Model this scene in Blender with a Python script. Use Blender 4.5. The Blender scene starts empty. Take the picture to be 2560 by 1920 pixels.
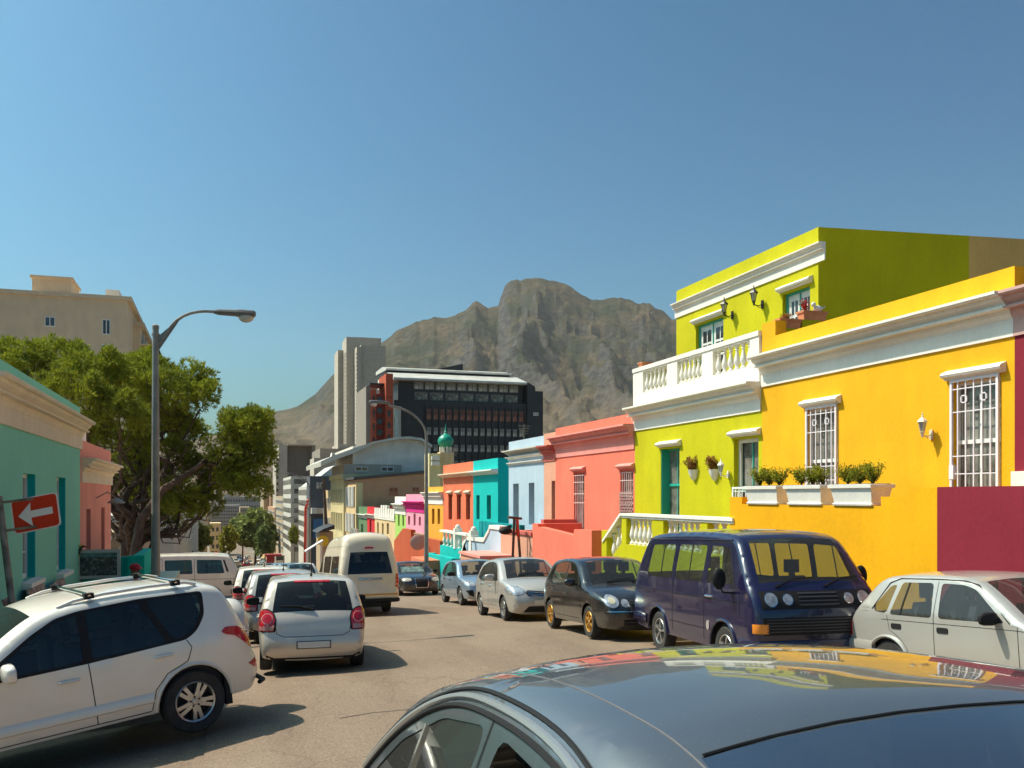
import bpy, bmesh, math, random
import numpy as np
from mathutils import Vector, Matrix, noise
from mathutils.bvhtree import BVHTree
from mathutils.geometry import delaunay_2d_cdt
R = math.radians
random.seed(7)
SC = bpy.context.scene
COL = SC.collection

# ------------------------------------------------------------------ camera
FPX, VPX, HY = 2250.0, 560.0, 1240.0            # focal length, street vanishing point and horizon, in pixels of the 2560 px frame
YAW = math.atan((1280 - VPX) / FPX)
cam_d = bpy.data.cameras.new('camera'); cam = bpy.data.objects.new('camera', cam_d); COL.objects.link(cam)
cam_d.sensor_width = 36; cam_d.lens = 36 * FPX / 2560; cam_d.shift_y = (HY - 960) / 2560
cam_d.clip_start = 0.05; cam_d.clip_end = 20000
cam.location = (0, 0, 0); cam.rotation_euler = (R(90), 0, -YAW)
SC.camera = cam
SC.view_settings.view_transform = 'Standard'; SC.view_settings.look = 'None'
SC.view_settings.gamma = 1; SC.view_settings.exposure = 0.60
# ------------------------------------------------------------------ sky and sun
SUN_EL = R(54); SUN_TO = Vector((-0.85, 0.53, 0)).normalized()      # horizontal direction towards the sun
W = bpy.data.worlds.new('World'); SC.world = W; W.use_nodes = True
nt = W.node_tree; bg = nt.nodes['Background']
sk = nt.nodes.new('ShaderNodeTexSky'); sk.sky_type = 'NISHITA'; sk.sun_disc = False
sk.sun_elevation = SUN_EL; sk.sun_rotation = math.atan2(SUN_TO.x, SUN_TO.y)
sk.altitude = 0; sk.air_density = 1.0; sk.dust_density = 3.0; sk.ozone_density = 6
gm = nt.nodes.new('ShaderNodeGamma'); gm.inputs[1].default_value = 1.42; nt.links.new(sk.outputs[0], gm.inputs[0])   # the photograph's own contrast curve of the sky
tn = nt.nodes.new('ShaderNodeMix'); tn.data_type = 'RGBA'; tn.blend_type = 'MULTIPLY'; tn.inputs[0].default_value = 1; tn.clamp_result = False
nt.links.new(gm.outputs[0], tn.inputs[6]); tn.inputs[7].default_value = (.66, 1.03, .86, 1)
nt.links.new(tn.outputs[2], bg.inputs[0]); bg.inputs[1].default_value = 0.05
sd_ = bpy.data.lights.new('sun', 'SUN'); sd_.energy = 4.0; sd_.angle = R(0.53); sd_.color = (1.0, 0.90, 0.74)
sun = bpy.data.objects.new('sun', sd_); COL.objects.link(sun)
sun_dir = Vector((SUN_TO.x * math.cos(SUN_EL), SUN_TO.y * math.cos(SUN_EL), math.sin(SUN_EL)))
sun.rotation_euler = sun_dir.to_track_quat('Z', 'Y').to_euler(); sun.location = (-30, 20, 60)
SC.cycles.max_bounces = 6; SC.cycles.transparent_max_bounces = 16; SC.cycles.volume_bounces = 0
SC.cycles.caustics_reflective = False; SC.cycles.caustics_refractive = False
SC.cycles.sample_clamp_indirect = 6; SC.cycles.use_denoising = True

# ------------------------------------------------------------------ calibration helpers
def tanof(px): return math.tan(YAW + math.atan((px - 1280) / FPX))     # X / Y for an image column
def Yof(px, X): return X / tanof(px)
def Xof(px, Y): return Y * tanof(px)
def depth(X, Y): return Y * math.cos(YAW) + X * math.sin(YAW)
def zof(py, X, Y): return (HY - py) * depth(X, Y) / FPX
GZ = [(-60, 1.2), (-20, -.8), (0, -1.80), (10, -2.42), (13.6, -2.56), (16.5, -2.70), (23.6, -3.24), (28, -3.55), (38, -4.25), (60, -5.85), (160, -13), (225, -17), (350, -23.5), (600, -27), (20000, -27)]
def gz(Y):
    for (a, za), (b, zb) in zip(GZ, GZ[1:]):
        if Y <= b: return za + (zb - za) * (Y - a) / (b - a)
    return -27

def G(X, Y):                                     # street surface with a slight fall to the left near the camera
    c = min(1, max(0, (28-Y)/10)) * min(1, max(0, (Y-2)/6)); X = max(X, -.3); return gz(Y) + c*(.030*min(0, X - 7) + .09*min(0, X - 1))
# ------------------------------------------------------------------ mesh builder and object helpers
ORG = {}
def tag(o, label=None, cat=None, group=None, kind=None):
    if label: o['label'] = label
    if cat: o['category'] = cat
    if group: o['group'] = group
    if kind: o['kind'] = kind
    return o
def empty(name, loc, label=None, cat=None, group=None, rot=None):
    o = bpy.data.objects.new(name, None); COL.objects.link(o); o.location = loc
    o.empty_display_size = .3
    if rot: o.rotation_euler = rot; ORG[o] = Vector((0, 0, 0))
    else: ORG[o] = Vector(loc)
    return tag(o, label, cat, group)
class MB:
    def __init__(s): s.v = []; s.f = []; s.m = []; s.mi = 0
    def add(s, vs, fs, mi=None):
        b = len(s.v); s.v += [tuple(p) for p in vs]
        for f in fs: s.f.append([b + i for i in f]); s.m.append(s.mi if mi is None else mi)
        return s
    def box(s, a, b, mi=None):
        x0, x1 = sorted((a[0], b[0])); y0, y1 = sorted((a[1], b[1])); z0, z1 = sorted((a[2], b[2]))
        return s.add([(x0,y0,z0),(x1,y0,z0),(x1,y1,z0),(x0,y1,z0),(x0,y0,z1),(x1,y0,z1),(x1,y1,z1),(x0,y1,z1)],
              [(0,3,2,1),(4,5,6,7),(0,1,5,4),(1,2,6,5),(2,3,7,6),(3,0,4,7)], mi)
    def loft(s, rings, closed=True, caps=True, mi=None):
        n = len(rings[0]); vs = [p for r in rings for p in r]; fs = []
        for i in range(len(rings) - 1):
            for j in range(n if closed else n - 1):
                k = (j + 1) % n; fs.append((i*n+j, i*n+k, (i+1)*n+k, (i+1)*n+j))
        if caps: fs.append(tuple(range(n))[::-1]); fs.append(tuple((len(rings)-1)*n + j for j in range(n)))
        return s.add(vs, fs, mi)
    def ext(s, prof, fa, fb, mi=None):          # prof: 2D points; fa, fb map them to the two ends
        return s.loft([[fa(p) for p in prof], [fb(p) for p in prof]], mi=mi)
    def tube(s, pts, r, n=8, mi=None, caps=True):
        pts = [Vector(p) for p in pts]; rr = r if isinstance(r, (list, tuple)) else [r] * len(pts)
        rings = []; up = None
        for i, p in enumerate(pts):
            t = (pts[min(i+1, len(pts)-1)] - pts[max(i-1, 0)]).normalized()
            if up is None: up = Vector((0,0,1)) if abs(t.z) < .9 else Vector((1,0,0))
            a = t.cross(up).normalized(); b = a.cross(t).normalized(); up = b
            rings.append([p + (a * math.cos(2*math.pi*k/n) + b * math.sin(2*math.pi*k/n)) * rr[i] for k in range(n)])
        return s.loft(rings, caps=caps, mi=mi)
    def lathe(s, prof, c=(0,0,0), n=16, axis='z', mi=None, caps=True):
        c = Vector(c); rings = []
        for r_, h in prof:
            ring = []
            for k in range(n):
                a = 2*math.pi*k/n; x, y = r_*math.cos(a), r_*math.sin(a)
                ring.append(c + (Vector((x, y, h)) if axis == 'z' else Vector((x, h, y)) if axis == 'y' else Vector((h, x, y))))
            rings.append(ring)
        return s.loft(rings, caps=caps, mi=mi)
    def ball(s, c, r, n=12, m=8, mi=None):
        r = r if isinstance(r, (list, tuple)) else (r, r, r); c = Vector(c); rings = []
        for i in range(m + 1):
            t = math.pi * (i + .02) / (m + .04)
            rings.append([c + Vector((r[0]*math.sin(t)*math.cos(2*math.pi*k/n), r[1]*math.sin(t)*math.sin(2*math.pi*k/n), -r[2]*math.cos(t))) for k in range(n)])
        return s.loft(rings, mi=mi)
    def build(s, name, mats, parent=None, label=None, smooth=40, recalc=True):
        me = bpy.data.meshes.new(name); o_ = ORG.get(parent, Vector((0,0,0)))
        me.from_pydata([(x - o_.x, y - o_.y, z - o_.z) for x, y, z in s.v], [], s.f)
        if not isinstance(mats, (list, tuple)): mats = [mats]
        for m in mats: me.materials.append(m)
        me.polygons.foreach_set('material_index', s.m)
        if recalc:
            bm = bmesh.new(); bm.from_mesh(me); bmesh.ops.recalc_face_normals(bm, faces=bm.faces); bm.to_mesh(me); bm.free()
        if smooth:
            me.polygons.foreach_set('use_smooth', [True] * len(me.polygons)); me.set_sharp_from_angle(angle=R(smooth))
        me.update()
        o = bpy.data.objects.new(name, me); COL.objects.link(o)
        if parent: o.parent = parent
        ORG[o] = o_.copy()
        if label: o['label'] = label
        return o
def wrap(name, mb, mats, loc, label, cat, group=None, kind=None, smooth=40):    # a thing that is one mesh
    ORG['_'] = Vector(loc); o = mb.build(name, mats, None, smooth=smooth)
    me = o.data; me.transform(Matrix.Translation(-Vector(loc))); o.location = loc; ORG[o] = Vector(loc)
    return tag(o, label, cat, group, kind)
def copy_tree(o, parent=None):
    c = o.copy(); COL.objects.link(c)
    if parent is not None: c.parent = parent
    ORG[c] = ORG.get(o, Vector((0,0,0))).copy()
    for ch in list(o.children): copy_tree(ch, c)
    return c
def dup(o, parent, loc, rot=None):              # a copy of one mesh placed with its own origin
    c = o.copy(); COL.objects.link(c); c.parent = parent; c.location = loc
    if rot: c.rotation_euler = rot
    return c

# ------------------------------------------------------------------ materials
MATS = {}
def nodes(name):
    m = bpy.data.materials.new(name); m.use_nodes = True; t = m.node_tree
    return m, t, t.nodes['Principled BSDF']
def setp(p, col=None, rough=None, metal=None, coat=None, spec=None, cr=None):
    if col is not None: p.inputs['Base Color'].default_value = (*col[:3], 1)
    if rough is not None: p.inputs['Roughness'].default_value = rough
    if metal is not None: p.inputs['Metallic'].default_value = metal
    if coat is not None: p.inputs['Coat Weight'].default_value = coat
    if cr is not None: p.inputs['Coat Roughness'].default_value = cr
    if spec is not None: p.inputs['Specular IOR Level'].default_value = spec
def noisecol(t, p, col, var, scale, detail=5, coord='Object', stretch=None, col2=None, lo=.35, hi=.65):
    tc = t.nodes.new('ShaderNodeTexCoord'); n = t.nodes.new('ShaderNodeTexNoise'); n.inputs['Scale'].default_value = scale
    n.inputs['Detail'].default_value = detail; n.inputs['Roughness'].default_value = .6
    src = tc.outputs[coord]
    if stretch:
        mp = t.nodes.new('ShaderNodeMapping'); mp.inputs['Scale'].default_value = stretch; t.links.new(src, mp.inputs[0]); src = mp.outputs[0]
    t.links.new(src, n.inputs['Vector'])
    r = t.nodes.new('ShaderNodeValToRGB'); c2 = col2 or [c * (1 - var) for c in col]; c1 = col if col2 else [min(1, c * (1 + var * .6)) for c in col]
    r.color_ramp.elements[0].position = lo; r.color_ramp.elements[0].color = (*c2, 1)
    r.color_ramp.elements[1].position = hi; r.color_ramp.elements[1].color = (*c1, 1)
    t.links.new(n.outputs[0], r.inputs[0])
    return r, n, src
def bump(t, p, src, scale, strength, dist=.01):
    n = t.nodes.new('ShaderNodeTexNoise'); n.inputs['Scale'].default_value = scale; n.inputs['Detail'].default_value = 6
    t.links.new(src, n.inputs['Vector']); b = t.nodes.new('ShaderNodeBump'); b.inputs['Strength'].default_value = strength; b.inputs['Distance'].default_value = dist
    t.links.new(n.outputs[0], b.inputs['Height']); t.links.new(b.outputs[0], p.inputs['Normal'])
def plaster(name, col, var=.09, rough=.85, sc=.7, bs=9, bst=.3, grime=.12):
    if name in MATS: return MATS[name]
    m, t, p = nodes(name); setp(p, col, rough, spec=.25)
    r, n, src = noisecol(t, p, col, var, sc)
    r2, n2, _ = noisecol(t, p, (1,1,1), 0, 1.6, stretch=(1.1, 1.1, .16), col2=(1-grime*.7,)*3, lo=.36, hi=.66)   # vertical run-off streaks
    r3, n3, _ = noisecol(t, p, (1,1,1), 0, 14, col2=(1-grime*.5,)*3, lo=.40, hi=.52)
    mx = t.nodes.new('ShaderNodeMix'); mx.data_type = 'RGBA'; mx.blend_type = 'MULTIPLY'; mx.inputs[0].default_value = 1
    t.links.new(r.outputs[0], mx.inputs[6]); t.links.new(r2.outputs[0], mx.inputs[7])
    mx2 = t.nodes.new('ShaderNodeMix'); mx2.data_type = 'RGBA'; mx2.blend_type = 'MULTIPLY'; mx2.inputs[0].default_value = 1
    t.links.new(mx.outputs[2], mx2.inputs[6]); t.links.new(r3.outputs[0], mx2.inputs[7])
    t.links.new(mx2.outputs[2], p.inputs['Base Color']); bump(t, p, src, bs, bst, .012)
    MATS[name] = m; return m
def plain(name, col, rough=.5, metal=0, coat=0, var=0, sc=6, spec=None, bst=0, bs=30, cr=None):
    if name in MATS: return MATS[name]
    m, t, p = nodes(name); setp(p, col, rough, metal, coat, spec, cr)
    src = None
    if var:
        r, n, src = noisecol(t, p, col, var, sc); t.links.new(r.outputs[0], p.inputs['Base Color'])
    if bst:
        if src is None: src = t.nodes.new('ShaderNodeTexCoord').outputs['Object']
        bump(t, p, src, bs, bst)
    MATS[name] = m; return m
def paint(name, col, metal=.0, rough=.35, dust=.12, dcol=(.42, .36, .29), coat=1.0):     # car paint with a little road dust
    if name in MATS: return MATS[name]
    m, t, p = nodes(name); setp(p, col, rough, metal, coat, cr=.03)
    r, n, src = noisecol(t, p, col, 0, 2.2, 8, col2=[c*(1-dust)+d*dust for c, d in zip(col, dcol)], lo=.42, hi=.6)
    g = t.nodes.new('ShaderNodeNewGeometry') if False else None
    tc = t.nodes.new('ShaderNodeTexCoord'); sx = t.nodes.new('ShaderNodeSeparateXYZ'); t.links.new(tc.outputs['Object'], sx.inputs[0])
    mr = t.nodes.new('ShaderNodeMapRange'); mr.inputs[1].default_value = .25; mr.inputs[2].default_value = .7; mr.inputs[3].default_value = .35 if sum(col) > .6 else .10; mr.inputs[4].default_value = 0
    t.links.new(sx.outputs[2], mr.inputs[0])
    mx = t.nodes.new('ShaderNodeMix'); mx.data_type = 'RGBA'; t.links.new(mr.outputs[0], mx.inputs[0]); t.links.new(r.outputs[0], mx.inputs[6]); mx.inputs[7].default_value = (*dcol, 1)
    t.links.new(mx.outputs[2], p.inputs['Base Color'])
    m2 = t.nodes.new('ShaderNodeTexNoise'); m2.inputs['Scale'].default_value = 3; m2.inputs['Detail'].default_value = 8; t.links.new(src, m2.inputs['Vector'])
    r2 = t.nodes.new('ShaderNodeMapRange'); r2.inputs[1].default_value = .35; r2.inputs[2].default_value = .75; r2.inputs[3].default_value = .02; r2.inputs[4].default_value = .14
    t.links.new(m2.outputs[0], r2.inputs[0]); t.links.new(r2.outputs[0], p.inputs['Coat Roughness'])
    MATS[name] = m; return m
def glassmat(name, tint, dirt=.04, gl=.0):
    if name in MATS: return MATS[name]
    m = bpy.data.materials.new(name); m.use_nodes = True; t = m.node_tree; t.nodes.remove(t.nodes['Principled BSDF'])
    out = t.nodes['Material Output']; tr = t.nodes.new('ShaderNodeBsdfTransparent'); tr.inputs[0].default_value = (*tint, 1)
    g = t.nodes.new('ShaderNodeBsdfGlossy'); g.inputs['Roughness'].default_value = .02
    l0 = t.nodes.new('ShaderNodeLayerWeight'); l0.inputs[0].default_value = .5; l1 = t.nodes.new('ShaderNodeMath'); l1.operation = 'POWER'; l1.inputs[1].default_value = 4.5; t.links.new(l0.outputs['Facing'], l1.inputs[0])
    lw = t.nodes.new('ShaderNodeMath'); lw.operation = 'MULTIPLY_ADD'; lw.inputs[1].default_value = .85; lw.inputs[2].default_value = .06 + gl; t.links.new(l1.outputs[0], lw.inputs[0])
    d = t.nodes.new('ShaderNodeBsdfDiffuse'); d.inputs[0].default_value = (.35, .33, .3, 1)
    a = t.nodes.new('ShaderNodeMixShader'); a.inputs[0].default_value = dirt; t.links.new(tr.outputs[0], a.inputs[1]); t.links.new(d.outputs[0], a.inputs[2])
    b = t.nodes.new('ShaderNodeMixShader'); mt = t.nodes.new('ShaderNodeMath'); mt.operation = 'MINIMUM'; mt.inputs[1].default_value = 1; t.links.new(lw.outputs[0], mt.inputs[0])
    t.links.new(mt.outputs[0], b.inputs[0]); t.links.new(a.outputs[0], b.inputs[1]); t.links.new(g.outputs[0], b.inputs[2]); t.links.new(b.outputs[0], out.inputs[0])
    MATS[name] = m; return m
WHITE = plaster('white_trim', (.86, .82, .74), .05, .7, grime=.10)
CREAM = plaster('cream_trim', (.80, .67, .50), .08)
BLACK = plain('black_rubber', (.014, .014, .015), .7, spec=.25)
DARK = plain('dark_interior', (.035, .036, .04), .8)
SEAT = plain('seat_cloth', (.06, .06, .065), .9)
CHROME = plain('chrome', (.75, .75, .75), .12, 1)
ALLOY = plain('alloy', (.55, .54, .52), .3, .85, var=.2)
GOLD = plain('gold_alloy', (.75, .42, .10), .35, .6, var=.15)
TYRE = plain('tyre', (.035, .033, .031), .85, var=.35, sc=9)
LENS = plain('lamp_lens', (.55, .55, .56), .12, .6, 1, var=.35, sc=16)
REDL = plain('red_lens', (.55, .01, .02), .15, 0, 1, var=.4, sc=25)
AMBER = plain('amber_lens', (.9, .28, .02), .2, 0, 1)
GLASS = glassmat('window_glass', (.55, .66, .62), .05)
DGLASS = glassmat('tinted_glass', (.20, .27, .27), .03)
CGLASS = glassmat('clear_glass', (.66, .74, .68), .07)
PANE = plain('house_pane', (.03, .035, .04), .06, 0, 0, spec=.7, var=.3, sc=1.5)
CURT = plain('curtain_pane', (.20, .19, .17), .15, 0, .6, var=.5, sc=3)
BROWNW = plain('brown_wood', (.10, .055, .03), .6, var=.3)
STEEL = plain('lamp_steel', (.27, .25, .22), .5, .3, var=.25, sc=2)
PLATE = plain('number_plate', (.66, .65, .60), .4)
# ================================================================== SETTING
def strip(mb, x0, x1, ys, dz0, dz1=None, mi=0):            # a sheet following the slope of the street
    for a, b in zip(ys, ys[1:]):
        mb.add([(x0, a, G(x0, a)+dz0), (x1, a, G(x1, a)+dz0), (x1, b, G(x1, b)+dz0), (x0, b, G(x0, b)+dz0)], [(0,1,2,3)], mi)
YS = [-60, -20, -8, 0, 3, 6, 10, 12.5, 15, 18, 21, 24.5, 28, 33, 38, 45, 52, 60, 80, 110, 160, 225, 290, 350, 450, 600, 1000, 2500, 7000]
def asphalt(): # worn, patched, sun-bleached
    m, t, p = nodes('asphalt'); setp(p, (.2, .17, .14), .85, spec=.3)
    r, n, src = noisecol(t, p, (.262, .192, .138), .0, .25, 8, col2=(.210, .155, .112), lo=.3, hi=.7)
    r2, n2, _ = noisecol(t, p, (1.22, 1.2, 1.18), 0, 42, 3, col2=(.68, .68, .68), lo=.38, hi=.62)
    mx = t.nodes.new('ShaderNodeMix'); mx.data_type = 'RGBA'; mx.blend_type = 'MULTIPLY'; mx.inputs[0].default_value = 1
    t.links.new(r.outputs[0], mx.inputs[6]); t.links.new(r2.outputs[0], mx.inputs[7])
    # cracks
    v = t.nodes.new('ShaderNodeTexVoronoi'); v.feature = 'DISTANCE_TO_EDGE'; v.inputs['Scale'].default_value = .33
    nz = t.nodes.new('ShaderNodeTexNoise'); nz.inputs['Scale'].default_value = 1.2; nz.inputs['Detail'].default_value = 6; t.links.new(src, nz.inputs['Vector'])
    ad = t.nodes.new('ShaderNodeMix'); ad.data_type = 'RGBA'; ad.blend_type = 'LINEAR_LIGHT'; ad.inputs[0].default_value = .45
    t.links.new(src, ad.inputs[6]); t.links.new(nz.outputs['Color'], ad.inputs[7]); t.links.new(ad.outputs[2], v.inputs['Vector'])
    cr = t.nodes.new('ShaderNodeMapRange'); cr.inputs[1].default_value = 0; cr.inputs[2].default_value = .008; cr.inputs[3].default_value = .80; cr.inputs[4].default_value = 1
    t.links.new(v.outputs['Distance'], cr.inputs[0])
    mk = t.nodes.new('ShaderNodeMapRange'); mk.inputs[1].default_value = .42; mk.inputs[2].default_value = .5; mk.inputs[3].default_value = 1; mk.inputs[4].default_value = 0
    t.links.new(n.outputs[0], mk.inputs[0]); mm = t.nodes.new('ShaderNodeMath'); mm.operation = 'MAXIMUM'; t.links.new(cr.outputs[0], mm.inputs[0]); t.links.new(mk.outputs[0], mm.inputs[1])
    # long wheel-track staining and oil spots
    r3, n3, _ = noisecol(t, p, (1, 1, 1), 0, 1.1, 7, stretch=(1, .18, 1), col2=(.80, .79, .78), lo=.33, hi=.58)
    mx2 = t.nodes.new('ShaderNodeMix'); mx2.data_type = 'RGBA'; mx2.blend_type = 'MULTIPLY'; mx2.inputs[0].default_value = 1
    t.links.new(mx.outputs[2], mx2.inputs[6]); t.links.new(mm.outputs[0], mx2.inputs[7])
    mx3 = t.nodes.new('ShaderNodeMix'); mx3.data_type = 'RGBA'; mx3.blend_type = 'MULTIPLY'; mx3.inputs[0].default_value = 1
    t.links.new(mx2.outputs[2], mx3.inputs[6]); t.links.new(r3.outputs[0], mx3.inputs[7]); t.links.new(mx3.outputs[2], p.inputs['Base Color'])
    bump(t, p, src, 90, .5, .006); return m
ASPH = asphalt()
GROUND = plain('dry_ground', (.22, .18, .13), .95, var=.4, sc=.05)
PAVE = plain('pavement_concrete', (.30, .27, .23), .9, var=.3, sc=1.5, bst=.3)
mb = MB()
for xa, xb in ((-9000, -400), (-400, -60), (-60, -.3), (-.3, 1), (1, 7), (7, 60), (60, 400), (400, 9000)): strip(mb, xa, xb, YS, -.06 if xa >= -.3 else -1.1)
g = mb.build('ground', GROUND, smooth=0); tag(g, kind='structure')
mb = MB(); ysr = [y for y in YS if y <= 2500]
strip(mb, -.2, 1, ysr, -.004); strip(mb, 1, 7, ysr, -.004); strip(mb, 7, 10.2, ysr, -.004); g = mb.build('road', ASPH, smooth=0); tag(g, kind='structure')
mb = MB()
for a, b in zip([-8, 0, 3, 6, 8, 10, 12.5], [0, 3, 6, 8, 10, 12.5]): mb.add([(-.2, a, G(-.3, a)-.008), (-12, a, G(-.3, a)-.008-.088*11.7), (-12, b, G(-.3, b)-.008-.088*11.7), (-.2, b, G(-.3, b)-.008)], [(0,1,2,3)])
strip(mb, -70, -12, [-8, 0, 3, 6, 10, 12.5], -1.04); strip(mb, -70, -.2, [34.5, 38, 42], -.008); strip(mb, 10, 60, [112, 118, 124], -.01)
g = mb.build('side_street', ASPH, smooth=0); tag(g, kind='structure')
def pavement(name, x0, x1, ys, edge):
    mb = MB()
    strip(mb, x0, x1, ys, .12)
    xk, xo = (x1, x1 + .14) if edge > 0 else (x0 - .14, x0)
    strip(mb, xk, xo, ys, .118)
    xe = xo if edge > 0 else xk
    for a, b in zip(ys, ys[1:]): mb.add([(xe, a, G(xe, a)+.118), (xe, b, G(xe, b)+.118), (xe, b, G(xe, b)-.05), (xe, a, G(xe, a)-.05)], [(0,1,2,3)])
    for y in (ys[0], ys[-1]): mb.add([(x0, y, G(x0, y)-.9), (x1, y, G(x1, y)-.9), (x1, y, G(x1, y)+.12), (x0, y, G(x0, y)+.12)], [(0,1,2,3)])
    g = mb.build(name, PAVE, smooth=0); tag(g, kind='structure')
pavement('pavement_right', 10.15, 12.4, [y for y in YS if -20 <= y <= 110], -1)
pavement('pavement_left', -3.3, -.34, [12.5, 15, 18, 21, 24.5, 28, 33, 34.5], 1)
pavement('pavement_left', -5, -.34, [42, 45, 52, 60, 80, 110, 160, 225, 290, 350], 1)

# mountain: real terrain three kilometres off
RIDGE = [(-600, 1120), (-200, 1110), (200, 1115), (400, 1118), (560, 1080), (690, 1028), (740, 1018), (790, 983), (830, 938), (900, 890), (960, 852), (990, 826), (1040, 804), (1085, 793), (1112, 795), (1135, 786), (1160, 774), (1178, 760),
         (1192, 754), (1205, 757), (1222, 768), (1245, 768), (1252, 742), (1262, 716), (1275, 702), (1290, 696), (1320, 692), (1360, 694), (1400, 702), (1430, 716), (1452, 736), (1478, 748), (1500, 749), (1525, 744), (1550, 742), (1580, 750), (1605, 756),
         (1625, 757), (1650, 774), (1680, 796), (1740, 800), (1850, 775), (2000, 760), (2300, 800), (2700, 830)]
def ridge(px):
    for (a, ya), (b, yb) in zip(RIDGE, RIDGE[1:]):
        if px <= b: t = (px-a)/(b-a); return ya + (yb-ya)*t + (2.6*noise.noise(Vector((px/9, 1, 1))) + 2.2*noise.noise(Vector((px/23, 5, 1))) if px > 850 else 1.2*noise.noise(Vector((px/12, 1, 1))))
    return RIDGE[-1][1]
R0, R1 = 1300.0, 3200.0
def mountain():
    vs, fs = [], []; NA, NR = 640, 110
    for i in range(NA + 1):
        px = -600 + 3300 * i / NA; ang = YAW + math.atan((px-1280)/FPX); k = math.cos(ang - YAW)
        H = (HY - ridge(px)) / FPX * k * R1
        for j in range(NR + 1):
            t = 1.45 * j / NR; r = R0 + (R1 - R0) * t
            x, y = r*math.sin(ang), r*math.cos(ang)
            if t < 1:
                rugged = min(1, max(0, (px-900)/300))
                s = t if t < .80 else .80 + (t-.80)*(1-.2*0) 
                base = (1-rugged) * t**1.25 + rugged * (.74 * (t/.86)**1.35 if t < .86 else .74 + .26 * ((t-.86)/.14)**.75)
                p = Vector((x/420, y/900, 1.7)); gl = 1 - abs(noise.noise(Vector((x/210, y/620, .3)))) * 2
                g2 = 1 - abs(noise.noise(Vector((x/85, y/240, 4.3)))) * 2
                amp = math.sin(math.pi * min(1, t*1.02)) ** .8 * H
                z = H * base + amp * (.17*(gl-.6) + .065*(g2-.6) + .05*noise.noise(Vector((x/40, y/60, 7))) + .08*noise.noise(p)) 
                z += (12*noise.noise(Vector((x/28, 2.2, y/40))) + 7*noise.noise(Vector((x/11, 5.2, y/20)))) * min(1, t*1.3) * rugged * (1 if t < .97 else .3)
                if t < .97:
                    rm = noise.ridged_multi_fractal(Vector((x/230, y/300, .5)), 1.0, 2.1, 5, 1.0, 2.0); z += (rm-1.1) * 25 * min(1, t*1.6) * min(1, (.97-t)*9) * (.25+.75*rugged)
                    q_ = z/62 + .5*noise.noise(Vector((x/130, y/130, 9))); z += 10 * (abs((q_ % 1) - .5)*2 - .5) * rugged * min(1, max(0, t-.35)*3) * min(1, (.97-t)*9)
            else: z = H * (1 - (t-1) * 1.1) 
            if .9 < t < 1.1: z += 9*noise.noise(Vector((i*.21, j*.4, 3))) * min(1, max(.25, (px-900)/300))
            vs.append((x, y, z * 1.0 - 26 * max(0, 1-t)))
    for i in range(NA):
        for j in range(NR):
            a = i*(NR+1)+j; fs.append((a, a+NR+1, a+NR+2, a+1))
    m, t, p = nodes('mountain_rock'); setp(p, (.2, .2, .15), .95, spec=.1)
    tc = t.nodes.new('ShaderNodeTexCoord'); ge = t.nodes.new('ShaderNodeNewGeometry'); sx = t.nodes.new('ShaderNodeSeparateXYZ'); t.links.new(ge.outputs['Normal'], sx.inputs[0])
    def nz(scale, c1, c2, lo, hi, st=(1,1,1)):
        mp = t.nodes.new('ShaderNodeMapping'); mp.inputs['Scale'].default_value = st; t.links.new(tc.outputs['Object'], mp.inputs[0])
        n = t.nodes.new('ShaderNodeTexNoise'); n.inputs['Scale'].default_value = scale; n.inputs['Detail'].default_value = 9; n.inputs['Roughness'].default_value = .68; t.links.new(mp.outputs[0], n.inputs['Vector'])
        r = t.nodes.new('ShaderNodeValToRGB'); r.color_ramp.elements[0].position = lo; r.color_ramp.elements[1].position = hi
        r.color_ramp.elements[0].color = (*c1, 1); r.color_ramp.elements[1].color = (*c2, 1); t.links.new(n.outputs[0], r.inputs[0]); return r, n
    veg, vn = nz(.006, (.036, .046, .028), (.12, .088, .062), .42, .6); veg2, v2 = nz(.05, (.45, .50, .42), (1.35, 1.3, 1.15), .38, .62)
    rock, rn = nz(.03, (.026, .027, .034), (.12, .11, .10), .38, .60, (1, 1, 2.5))
    mu = t.nodes.new('ShaderNodeMix'); mu.data_type = 'RGBA'; mu.blend_type = 'MULTIPLY'; mu.inputs[0].default_value = 1; t.links.new(veg.outputs[0], mu.inputs[6]); t.links.new(veg2.outputs[0], mu.inputs[7])
    ad = t.nodes.new('ShaderNodeMath'); ad.operation = 'ADD'; t.links.new(sx.outputs[2], ad.inputs[0])
    sc_ = t.nodes.new('ShaderNodeMath'); sc_.operation = 'MULTIPLY_ADD'; sc_.inputs[1].default_value = .5; sc_.inputs[2].default_value = -.25; t.links.new(rn.outputs[0], sc_.inputs[0]); t.links.new(sc_.outputs[0], ad.inputs[1])
    mr = t.nodes.new('ShaderNodeMapRange'); mr.inputs[1].default_value = .56; mr.inputs[2].default_value = .76; t.links.new(ad.outputs[0], mr.inputs[0])
    mx = t.nodes.new('ShaderNodeMix'); mx.data_type = 'RGBA'; t.links.new(mr.outputs[0], mx.inputs[0]); t.links.new(rock.outputs[0], mx.inputs[6]); t.links.new(mu.outputs[2], mx.inputs[7])
    so = t.nodes.new('ShaderNodeSeparateXYZ'); t.links.new(tc.outputs['Object'], so.inputs[0]); lo_ = t.nodes.new('ShaderNodeMapRange'); lo_.inputs[1].default_value = 330; lo_.inputs[2].default_value = 60; lo_.inputs[3].default_value = 0; lo_.inputs[4].default_value = .8
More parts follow.
